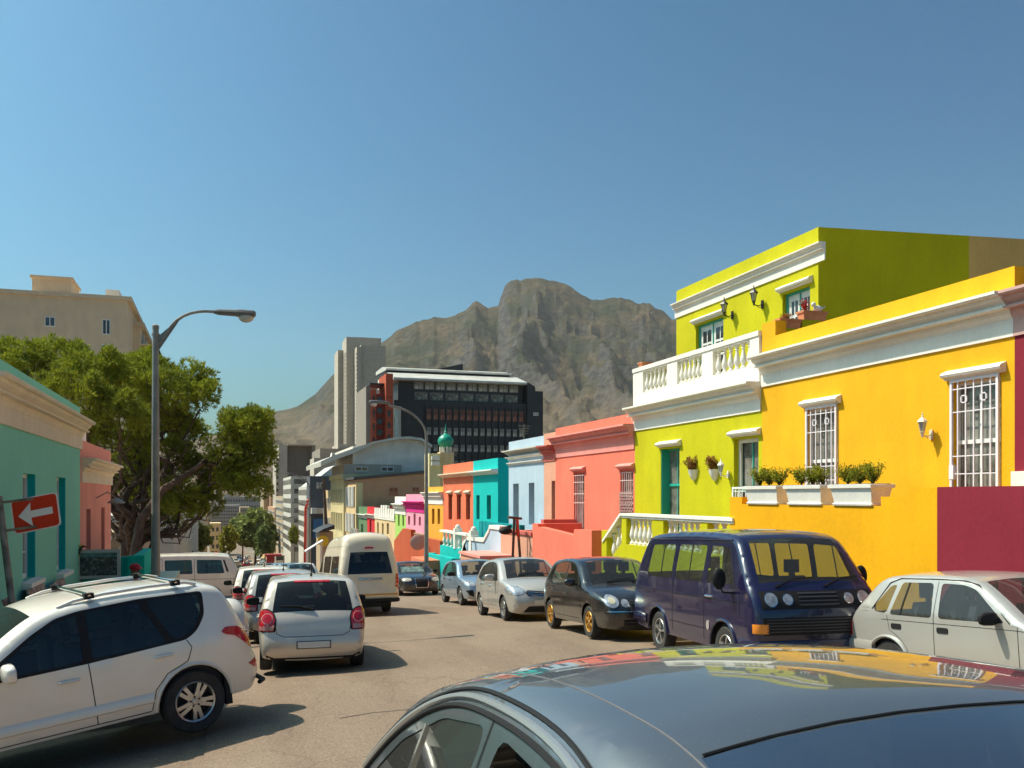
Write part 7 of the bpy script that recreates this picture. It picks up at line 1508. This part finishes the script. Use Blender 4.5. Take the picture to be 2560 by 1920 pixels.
# person with the red cap
def person(X, Y, head, label):
    zb = G(X, Y) + .12; a = head; r = empty('person', (X, Y, zb), label, 'person', rot=(0, 0, a)); r.location = (X, Y, zb)
    def skin(name, pts, edges, rad, mat, sub=2, root=0):
        me = bpy.data.meshes.new(name); me.from_pydata(pts, edges, []); o = bpy.data.objects.new(name, me); COL.objects.link(o); bm = bmesh.new(); bm.from_mesh(me); lay = bm.verts.layers.skin.verify()
        for v, q in zip(bm.verts, rad): v[lay].radius = q if isinstance(q, tuple) else (q, q); v[lay].use_root = (v.index == root)
        bm.to_mesh(me); bm.free(); m1 = o.modifiers.new('s', 'SKIN'); m2 = o.modifiers.new('d', 'SUBSURF'); m2.levels = sub; m2.render_levels = sub; dg = bpy.context.evaluated_depsgraph_get(); ev = o.evaluated_get(dg); nm = bpy.data.meshes.new_from_object(ev)
        nm.materials.clear(); nm.materials.append(mat); nm.polygons.foreach_set('use_smooth', [True]*len(nm.polygons)); bpy.data.objects.remove(o); q = bpy.data.objects.new(name, nm); COL.objects.link(q); q.parent = r; return q
    SK = plain('skin_brown', (.20, .10, .06), .6)
    V = [(0, 0, .92), (0, 0, 1.10), (.01, 0, 1.28), (.03, 0, 1.42), (.07, 0, 1.48), (.10, 0, 1.56), (.11, 0, 1.64), (.02, .19, 1.38), (.04, .26, 1.12), (.16, .25, .93), (.24, .22, .86), (.02, -.19, 1.38), (.04, -.26, 1.12), (.16, -.25, .93), (.24, -.22, .86),
         (0, .10, .88), (.04, .11, .50), (-.02, .11, .10), (.12, .12, .05), (0, -.10, .88), (-.02, -.11, .50), (-.06, -.11, .10), (.08, -.12, .05)]
    E = [(0, 1), (1, 2), (2, 3), (3, 4), (4, 5), (5, 6), (3, 7), (7, 8), (8, 9), (9, 10), (3, 11), (11, 12), (12, 13), (13, 14), (0, 15), (15, 16), (16, 17), (17, 18), (0, 19), (19, 20), (20, 21), (21, 22)]
    Rr = [(.15, .13), (.14, .12), (.17, .13), (.10, .08), (.055, .055), (.085, .095), (.08, .09), .055, .042, .034, .035, .055, .042, .034, .035, .095, .065, .045, .04, .095, .065, .045, .04]
    skin('body', V, E, Rr, SK)
    skin('shirt', V[:4] + [V[7], V[8], V[11], V[12], (0, 0, .86)], [(0, 1), (1, 2), (2, 3), (3, 4), (4, 5), (3, 6), (6, 7), (0, 8)], [(.17, .15), (.16, .14), (.19, .15), (.115, .095), .075, .06, .075, .06, (.17, .15)], plain('shirt_blue', (.28, .34, .55), .8, var=.15))
    skin('trousers', [(0, 0, .92), (0, .10, .86), (.04, .11, .50), (-.02, .11, .12), (0, -.10, .86), (-.02, -.11, .50), (-.06, -.11, .12)], [(0, 1), (1, 2), (2, 3), (0, 4), (4, 5), (5, 6)], [(.155, .14), .11, .08, .065, .11, .08, .065], plain('trousers_dark', (.04, .045, .06), .8))
    for s_ in (1, -1):                                      # hands with five fingers
        w = Vector((.24, s_*.235, .86)); pts = [tuple(w + Vector((-.03, 0, .03))), tuple(w + Vector((.03, 0, -.02)))]; ed = [(0, 1)]; rd = [(.028, .018), (.034, .016)]
        for k in range(4):
            b = len(pts); y = (k-1.5)*.018; l = (.055, .065, .06, .048)[k]; pts += [tuple(w + Vector((.05, y, -.045))), tuple(w + Vector((.05+l*.4, y, -.045-l*.6))), tuple(w + Vector((.05+l*.4, y, -.045-l)))]; ed += [(1, b), (b, b+1), (b+1, b+2)]; rd += [.010, .009, .008]
        b = len(pts); pts += [tuple(w + Vector((.02, -s_*.04, -.02))), tuple(w + Vector((.05, -s_*.05, -.05)))]; ed += [(0, b), (b, b+1)]; rd += [.011, .009]; skin('hand', pts, ed, rd, SK, 1)
    mb = MB(); mb.ball((.10, 0, 1.655), (.115, .098, .085), 16, 8); mb.loft([[(.17, y*.09, 1.66), (.28-.05*abs(y), y*.085, 1.645)][:1] + [(.285-.06*abs(y), y*.085, 1.64), (.285-.06*abs(y), y*.085, 1.63), (.17, y*.09, 1.65)] for y in (-1, -.5, 0, .5, 1)]); mb.build('cap', plain('cap_red', (.42, .01, .02), .7), r, smooth=50)
    mb = MB(); mb.ball((.195, 0, 1.585), (.022, .017, .024), 8, 6); mb.build('nose', SK, r)
    for s_ in (1, -1): mb = MB(); mb.ball((.178, s_*.034, 1.61), (.012, .014, .009), 8, 6); mb.build('eye', plain('eye_dark', (.03, .02, .02), .3), r); mb = MB(); mb.ball((.10, s_*.092, 1.59), (.02, .012, .032), 8, 6); mb.build('ear', SK, r)
    mb = MB(); mb.ball((.182, 0, 1.545), (.012, .03, .007), 8, 5); mb.build('mouth', plain('lip', (.16, .05, .04), .6), r); return r
person(Xof(327, 19.9), 19.9, R(-35), 'person in a red cap and light blue shirt walking past the teal wall')

# ================================================================== PLANTERS, POTS AND LANTERNS
TERRA = plain('terracotta', (.62, .24, .12), .85, var=.2); LEAF = leafmat('shrub_leaf', (.36, .36, .02), (.16, .18, .015), 3); SOIL = plain('soil', (.05, .035, .025), .95)
def shrub(parent, c, w, h, seed, mat=LEAF, n=420, ls=.028, name='shrub', spiky=False):
    rn = random.Random(seed); mb = MB(); c = Vector(c); lv, lf = [], []
    for k in range(16):
        a = rn.uniform(0, 6.28); tip = c + Vector((math.cos(a)*w*rn.uniform(.2, 1), math.sin(a)*w*rn.uniform(.2, 1), h*rn.uniform(.65, 1.08))); mid = c.lerp(tip, .5) + Vector((rn.gauss(0, .02), rn.gauss(0, .02), 0))
        mb.tube([c, mid, tip], [.008, .005, .002], 4, mi=1)
        for q in range(n//16):
            t = rn.uniform(.2, 1); p = c.lerp(tip, t) + Vector((rn.gauss(0, .03), rn.gauss(0, .03), rn.gauss(0, .025))); d = Vector((rn.gauss(0, 1), rn.gauss(0, 1), rn.gauss(.5, 1))).normalized()*ls*rn.uniform(.8, 1.5); s = d.cross(Vector((rn.gauss(0, 1), rn.gauss(0, 1), rn.gauss(0, 1)))).normalized()*ls*.35
            b = len(lv); lv += [tuple(p), tuple(p+d*.5+s), tuple(p+d), tuple(p+d*.5-s)]; lf.append((b, b+1, b+2, b+3))
    mb.add(lv, lf, 0); return mb.build(name, [mat, BROWNW], parent, smooth=0, recalc=False)
zp = -.17
for i, (pa, pb_, lab) in enumerate([(1866, 1964, 'left white planter box with green shrubs on the yellow wall'), (1967, 2077, 'middle white planter box with green shrubs on the yellow wall'), (2080, 2208, 'right white planter box with green shrubs on the yellow wall')]):
    yb, ya = Yof(pa, XW-.02), Yof(pb_, XW-.02) + .24 
    r = empty('planter_box', (XW+.14, (ya+yb)/2, zp), lab, 'planter', 'white planters on the yellow patio wall')
    yb -= .05; ya += .06; L_ = yb-ya; mb = MB(); cx = XW+.16
    prof = [(0, -.02), (.06, -.02), (.075, 0), (.075, 0)]
    rings = []
    for z, e in ((0, .02), (.03, .03), (.05, .0), (.30, .045), (.31, .08), (.37, .085), (.375, .06)):
        rings.append([(cx-.17-e, ya-e, zp+z), (cx+.17+e, ya-e, zp+z), (cx+.17+e, yb+e, zp+z), (cx-.17-e, yb+e, zp+z)])
    mb.loft(rings); mb.build('box', WHITE, r, smooth=0); mb = MB(); mb.box((cx-.2, ya-.03, zp+.376), (cx+.2, yb+.03, zp+.385)); mb.build('soil', SOIL, r, smooth=0)
    for k in range(3): shrub(r, (cx, ya + L_*(k+.5)/3, zp+.38), .24, .34, 20+i*5+k, n=900, ls=.034)
def flower_box(x0, x1, Y, z, lab, kind):
    r = empty('flower_box', ((x0+x1)/2, Y, z), lab, 'flower box', 'terracotta flower boxes beside the balcony'); mb = MB(); mb.loft([[(x0+.03-e, Y-.11-e, z+h), (x1-.03+e, Y-.11-e, z+h), (x1-.03+e, Y+.11+e, z+h), (x0+.03-e, Y+.11+e, z+h)] for h, e in ((0, 0), (.17, .025), (.17, .045), (.22, .05))]); mb.build('box', TERRA, r, smooth=0)
    cx = (x0+x1)/2
    if kind == 'red': shrub(r, (cx-.18, Y, z+.22), .14, .26, 5, leafmat('red_leaf', (.55, .04, .03), (.30, .05, .02), 4), 300, .04, 'red_plant')
    if kind == 'orange': shrub(r, (cx-.05, Y, z+.2), .2, .16, 6, leafmat('orange_leaf', (.50, .16, .03), (.10, .09, .02), 6), 300, .03, 'orange_plant')
    if kind == 'sparse': shrub(r, (cx+.1, Y, z+.2), .12, .26, 7, LEAF, 60, .05, 'sparse_plant')
    return r
Yb0 = Y1 - .13
flower_box(12.62, 13.22, Yb0, 4.022, 'terracotta box with orange flowers on the lower step', 'orange'); flower_box(13.28, 13.95, Yb0, 4.252, 'terracotta box with red plant below the balcony door', 'red')
mb = MB(); mb.ball((13.78, Yb0, 4.56), (.13, .07, .085), 12, 8); mb.ball((13.66, Yb0, 4.66), (.06, .05, .06), 10, 6); mb.tube([(13.88, Yb0, 4.58), (13.98, Yb0, 4.62)], .02, 5); 
for dx in (-.08, .08): mb.tube([(13.78+dx, Yb0, 4.5), (13.78+dx, Yb0, 4.474)], .02, 5)
wrap('garden_ornament', mb, [WHITEF], (13.78, Yb0, 4.47), 'small white animal-shaped ornament standing in the red flower box', 'ornament')
flower_box(12.45, 13.15, Y2-.06, 3.98, 'empty terracotta box on the far balcony side wall', ''); flower_box(13.2, 13.85, Y2-.06, 3.98, 'terracotta box with sparse sprig at the mountain side of the balcony', 'sparse')
# half-round wall pots
def wall_pot(Y, z, lab, seed):
    r = empty('wall_pot', (XF, Y, z), lab, 'flower pot', 'white pots hanging on the green house'); mb = MB(); rings = []
    for h, q in ((0, .04), (.06, .10), (.20, .16), (.27, .17), (.30, .18)): rings.append([(XF-.004-q*math.sin(t)*1.05, Y+q*math.cos(t), z+h) for t in np.linspace(0, math.pi, 11)])
    mb.loft(rings); mb.build('pot', WHITE, r, smooth=40)
    shrub(r, (XF-.10, Y, z+.28), .24, .34, seed, leafmat('dry_red_leaf', (.42, .15, .06), (.24, .22, .04), 5) if 'dry_red_leaf' not in bpy.data.materials else bpy.data.materials['dry_red_leaf'], 1100, .042, 'plant')
ya, yb_ = Yof(1737, XF), Yof(1789, XF); wall_pot(ya, .42, 'left hanging white pot with reddish plant on the lime wall', 41); wall_pot(yb_, .40, 'right hanging white pot with reddish plant beside the white lantern', 42)
def lantern(X, Y, z, mat, lab, s=1.0, glass=None):
    """coach lantern on a scroll arm; (X, Y, z) is the wall plate"""
    r = empty('wall_lantern', (X, Y, z), lab, 'lantern'); xa = X-.30*s
    mb = MB(); mb.box((X-.03, Y-.05*s, z-.12*s), (X-.002, Y+.05*s, z+.12*s)); mb.tube([(X-.02, Y, z), (X-.14*s, Y, z-.05*s), (X-.26*s, Y, z-.03*s), (xa, Y, z+.05*s)], .016*s, 6); mb.tube([(X-.02, Y, z-.07*s), (X-.14*s, Y, z-.10*s), (X-.22*s, Y, z-.02*s)], .01*s, 5); mb.build('bracket', mat, r)
    zz = z+.06*s; mb = MB(); mb.lathe([(.015, -.10), (.03, -.04), (.05, 0)], (xa, Y, zz), 6); 
    mb.lathe([(.05*s, 0), (.055*s, .02*s)], (xa, Y, zz), 6)
    for k in range(6): a = k*math.pi/3; mb.tube([(xa+.055*s*math.cos(a), Y+.055*s*math.sin(a), zz+.02*s), (xa+.105*s*math.cos(a), Y+.105*s*math.sin(a), zz+.25*s)], .008*s, 4)
    mb.lathe([(.14*s, .25*s), (.13*s, .27*s), (.07*s, .34*s), (.03*s, .37*s), (.03*s, .40*s), (.012*s, .42*s), (.02*s, .45*s), (.003, .50*s)], (xa, Y, zz), 6); mb.build('lantern_frame', mat, r, smooth=20)
    mb = MB(); mb.lathe([(.05*s, .022*s), (.095*s, .248*s)], (xa, Y, zz), 6); mb.build('lantern_glass', glass or plain('lantern_glass', (.40, .40, .36), .12, 0, 1, spec=.8), r, smooth=0)
BL = plain('black_iron', (.02, .02, .02), .45)
lantern(XU, 22.5, 5.15, BL, 'black wall lantern nearer the left balcony door', .92); lantern(XU, 21.0, 5.15, BL, 'black wall lantern nearer the right balcony door', .92)
lantern(XF, 20.25, .55, WHITEF, 'white wall lantern between the hanging pots and green door', .75); lantern(XF, Yof(2330, XF), 1.12, plain('lantern_cream', (.74, .66, .52), .4), 'cream wall lantern between the two yellow house openings', .72)
# satellite dish, wooden posts with traffic-cone coloured cloth
Xd, Yd = 10.2, Yof(1056, 10.2); mb = MB(); mb.lathe([(.001, -.10), (.25, -.07), (.42, 0), (.43, .01), (.25, -.05), (.001, -.08)], (Xd-.3, Yd-.3, zof(1355, Xd, Yd)), 18, 'y', caps=False); mb.tube([(Xd-.3, Yd-.3, zof(1355, Xd, Yd)), (Xd, Yd+.1, zof(1372, Xd, Yd)), (Xd+.3, Yd+.1, zof(1372, Xd, Yd))], .03, 6); wrap('satellite_dish', mb, [plain('dish_pink', (.55, .33, .28), .6)], (Xd, Yd, zof(1372, Xd, Yd)), 'round satellite dish beside the curved lamp post', 'satellite dish')
Xq = 10.05; Yq2 = Yof(1288, Xq); r = empty('trestle', (Xq, Yq2, gz(Yq2)), 'dark wooden trestle post with red flag before the peach wall', 'trestle'); mb = MB(); z1_ = zof(1297, Xq, Yq2)
for a, b in ((-.18, -.05), (.32, .12)): mb.tube([(Xq+a*1, Yq2+a*.3, gz(Yq2)+.1), (Xq+b, Yq2+b, z1_)], .05, 6)
mb.tube([(Xq-.30, Yq2-.1, z1_+.06), (Xq+.30, Yq2+.2, z1_)], .05, 6); mb.tube([(Xq-.4, Yq2, z1_-.35), (Xq+.02, Yq2, z1_-.55)], .04, 6); mb.build('post', BROWNW, r)
mb = MB(); mb.tube([(Xq+.06, Yq2-.08, z1_-.02), (Xq+.04, Yq2-.1, z1_-.5), (Xq+.12, Yq2-.1, z1_-.75)], [.05, .06, .02], 6); mb.build('flag', plain('flag_red', (.65, .06, .02), .7), r)
mb = MB(); mb.ball((Xq-.42, Yq2-.15, z1_-.42), (.26, .2, .14), 10, 6); mb.tube([(Xq-.6, Yq2-.15, z1_-.4), (Xq-.2, Yq2-.15, z1_-.25)], .06, 6); mb.build('bundle', BLACK, r)
# shop canopy and slanted white awning by the minibus
Ya2 = 62; mb = MB(); xA, xB = Xof(764, Ya2), Xof(808, Ya2); mb.loft([[(xA, y, zof(1381, xA, Ya2)), (xB, y, zof(1353, xB, Ya2)), (xB, y, zof(1351, xB, Ya2)+.02), (xA, y, zof(1381, xA, Ya2)+.09)] for y in (Ya2, Ya2+.9)])
for x in (xA+.1, xB-.1): mb.tube([(x, Ya2+.1, zof(1381 if x < xA+1 else 1353, x, Ya2)), (x, Ya2+.1, gz(Ya2))], .05, 6)
wrap('white_awning', mb, [plain('white_awning', (.85, .85, .83), .5)], (xA, Ya2, gz(Ya2)), 'bright white slanted awning just left of the minibus roof', 'awning', smooth=0)
Ya3 = 84; r = empty('shop_kiosk', (Xof(810, Ya3), Ya3, gz(Ya3)), 'small shop with dark flat canopy and yellow oval board', 'kiosk'); xA, xB = Xof(790, Ya3), Xof(833, Ya3)
mb = MB(); mb.loft([[(xA, y, zof(1331, xA, Ya3)), (xB, y, zof(1322, xB, Ya3)), (xB, y, zof(1322, xB, Ya3)+.4), (xA+.6, y, zof(1331, xA, Ya3)+.35)] for y in (Ya3-1, Ya3+4)]); mb.build('canopy', DK, r, smooth=0)
mb = MB(); mb.box((xA+.4, Ya3, gz(Ya3)), (xB, Ya3+4, zof(1330, xA, Ya3))); mb.build('wall', PL['dusty_tan'], r, smooth=0); mb = MB(); mb.lathe([(.5, 0), (.5, .08)], (Xof(807, Ya3), Ya3-.3, zof(1352, xA, Ya3)), 16, 'y'); mb.build('sign_board', plain('board_yellow', (.75, .55, .02), .5), r)
# small red-and-white truck and clutter down the right side
Yt = 175; xA, xB = Xof(688, Yt), Xof(712, Yt); r = empty('delivery_truck', ((xA+xB)/2, Yt, gz(Yt)), 'white box truck with dark rear window in the distance', 'truck'); w_ = xB-xA
mb = MB(); mb.loft([[(xA+e, y, gz(Yt)+.9), (xB-e, y, gz(Yt)+.9), (xB-e, y, gz(Yt)+2.9-e), (xA+e, y, gz(Yt)+2.9-e)] for y, e in ((Yt, .06), (Yt+.1, 0), (Yt+4.4, 0), (Yt+4.5, .06))]); mb.build('cargo_box', P_WHITE, r, smooth=0)
mb = MB(); mb.box((xA+.2, Yt-.03, gz(Yt)+1.8), (xB-.2, Yt-.001, gz(Yt)+2.6)); mb.build('rear_window', PANE, r, smooth=0); mb = MB(); mb.box((xA+.1, Yt+.1, gz(Yt)+.5), (xB-.1, Yt+6, gz(Yt)+.9)); mb.build('chassis', BLACK, r, smooth=0); mb = MB(); mb.box((xA+.15, Yt+4.6, gz(Yt)+.9), (xB-.15, Yt+6.2, gz(Yt)+2.3)); mb.build('cab', P_WHITE, r, smooth=0)
for y in (Yt+1, Yt+5.2):
    for x, s_ in ((xA+.12, 1), (xB-.12, -1)): wh = MB(); wh.lathe([(.001, -.11), (.3, -.12), (.40, -.1), (.40, .1), (.3, .12), (.001, .11)], (x+s_*.0, y, gz(Yt)+.40), 18, 'x', caps=False); wh.build('wheel', TYRE, r)
mb = MB(); x = Xof(678, 150); mb.box((x-.7, 149.5, gz(150)), (x+.5, 151, gz(150)+2.6)); mb.box((x-.9, 149.2, gz(150)+2.6), (x+1.6, 151.4, gz(150)+2.9)); wrap('red_kiosk', mb, [plain('kiosk_red', (.36, .03, .03), .5)], (x, 150, gz(150)), 'dark red stall with overhanging canopy left of the box truck', 'stall', smooth=0)
# traffic lights far off
for px, Y, c_, lab in ((531, 170, (.0, .6, .25), 'far traffic light showing green'), (540, 175, (.7, .02, .02), 'far traffic light showing red left of the yellowish tree')):
    X_ = Xof(px, Y); r = empty('traffic_light', (X_, Y, gz(Y)), lab, 'traffic light'); mb = MB(); mb.tube([(X_, Y, gz(Y)), (X_, Y, gz(Y)+3)], .09, 6); mb.box((X_-.22, Y-.15, gz(Y)+2.6), (X_+.22, Y+.15, gz(Y)+3.7)); mb.build('post', BLACK, r, smooth=0)
    m, t, p = nodes('signal_%d' % px); setp(p, c_, .4); p.inputs['Emission Color'].default_value = (*c_, 1); p.inputs['Emission Strength'].default_value = 2; mb = MB(); mb.lathe([(.18, 0), (.001, -.03)], (X_, Y-.16, gz(Y)+(2.9 if c_[1] > .3 else 3.4)), 12, 'y'); mb.build('lamp', m, r)
# cables across the street
def cable(a, b, sag, lab):
    a, b = Vector(a), Vector(b); mb = MB(); mb.tube([a.lerp(b, t) - Vector((0, 0, 4*sag*t*(1-t))) for t in np.linspace(0, 1, 14)], .02, 4); wrap('overhead_cable', mb, [BLACK], tuple(a), lab, 'cable', 'cables over the far street')
cable((-4, 160, zof(1300, -4, 160)), (12, 160, zof(1290, 12, 160)), .8, 'overhead cable before the long grey office'); cable((-4, 190, zof(1282, -4, 190)), (12.5, 190, zof(1262, 12.5, 190)), 1, 'higher overhead cable below the mountain foot')
# road joint, manhole and rooftop aerials
mb = MB(); q = []
rn = random.Random(8)
pts = [(1.3 + .42*i, 10.75 + .05*i + rn.uniform(-.05, .05)) for i in range(11)]
mb.tube([(x, y, G(x, y) - .003) for x, y in pts], .007, 4); o = mb.build('road_joint', plain('tar', (.13, .10, .08), .85), smooth=0); tag(o, kind='structure')
for (X_, Y_, z_, lab) in ((14, Yof(1120, 14), 1.75, 'thin aerial on the roof of the salmon house'), (15.5, Yof(1310, 15.5), 2.4, 'thin aerial on the roof of the blue house'), (14.5, Yof(1300, 14.5)+14, 1.7, 'thin aerial behind the turquoise house')):
    mb = MB(); mb.tube([(X_, Y_, z_-1), (X_, Y_, z_+1.5)], .02, 5)
    for k in range(4): mb.tube([(X_-.35+.05*k, Y_, z_+1.4-.14*k), (X_+.35-.05*k, Y_, z_+1.4-.14*k)], .012, 4)
    wrap('roof_aerial', mb, [STEEL], (X_, Y_, z_-1), lab, 'aerial', 'aerials on the right-hand roofs')
# air: haze out to the mountain
mb = MB(); mb.box((-4200, -120, -60), (5200, 5200, 830)); hz = mb.build('haze', None, None, smooth=0) if False else None
me = bpy.data.meshes.new('haze'); me.from_pydata(mb.v, [], mb.f); hz = bpy.data.objects.new('haze', me); COL.objects.link(hz); tag(hz, kind='stuff')
hm = bpy.data.materials.new('haze'); hm.use_nodes = True; t = hm.node_tree; t.nodes.remove(t.nodes['Principled BSDF']); pv = t.nodes.new('ShaderNodeVolumePrincipled'); pv.inputs['Density'].default_value = .00005; pv.inputs['Color'].default_value = (1, .96, .88, 1); pv.inputs['Anisotropy'].default_value = 0
t.links.new(pv.outputs[0], t.nodes['Material Output'].inputs['Volume']); me.materials.append(hm)

for o in FG.root.children:                                # front side window on the near side stands half open
    if o.name.startswith('side_window') and sum(v.co.x for v in o.data.vertices)/len(o.data.vertices) > -.3 and o.data.vertices[0].co.y < 0:
        bm = bmesh.new(); bm.from_mesh(o.data); bmesh.ops.bisect_plane(bm, geom=bm.verts[:]+bm.edges[:]+bm.faces[:], plane_co=(0, 0, 1.19), plane_no=(.25, 0, 1), clear_outer=True); bm.to_mesh(o.data); bm.free()
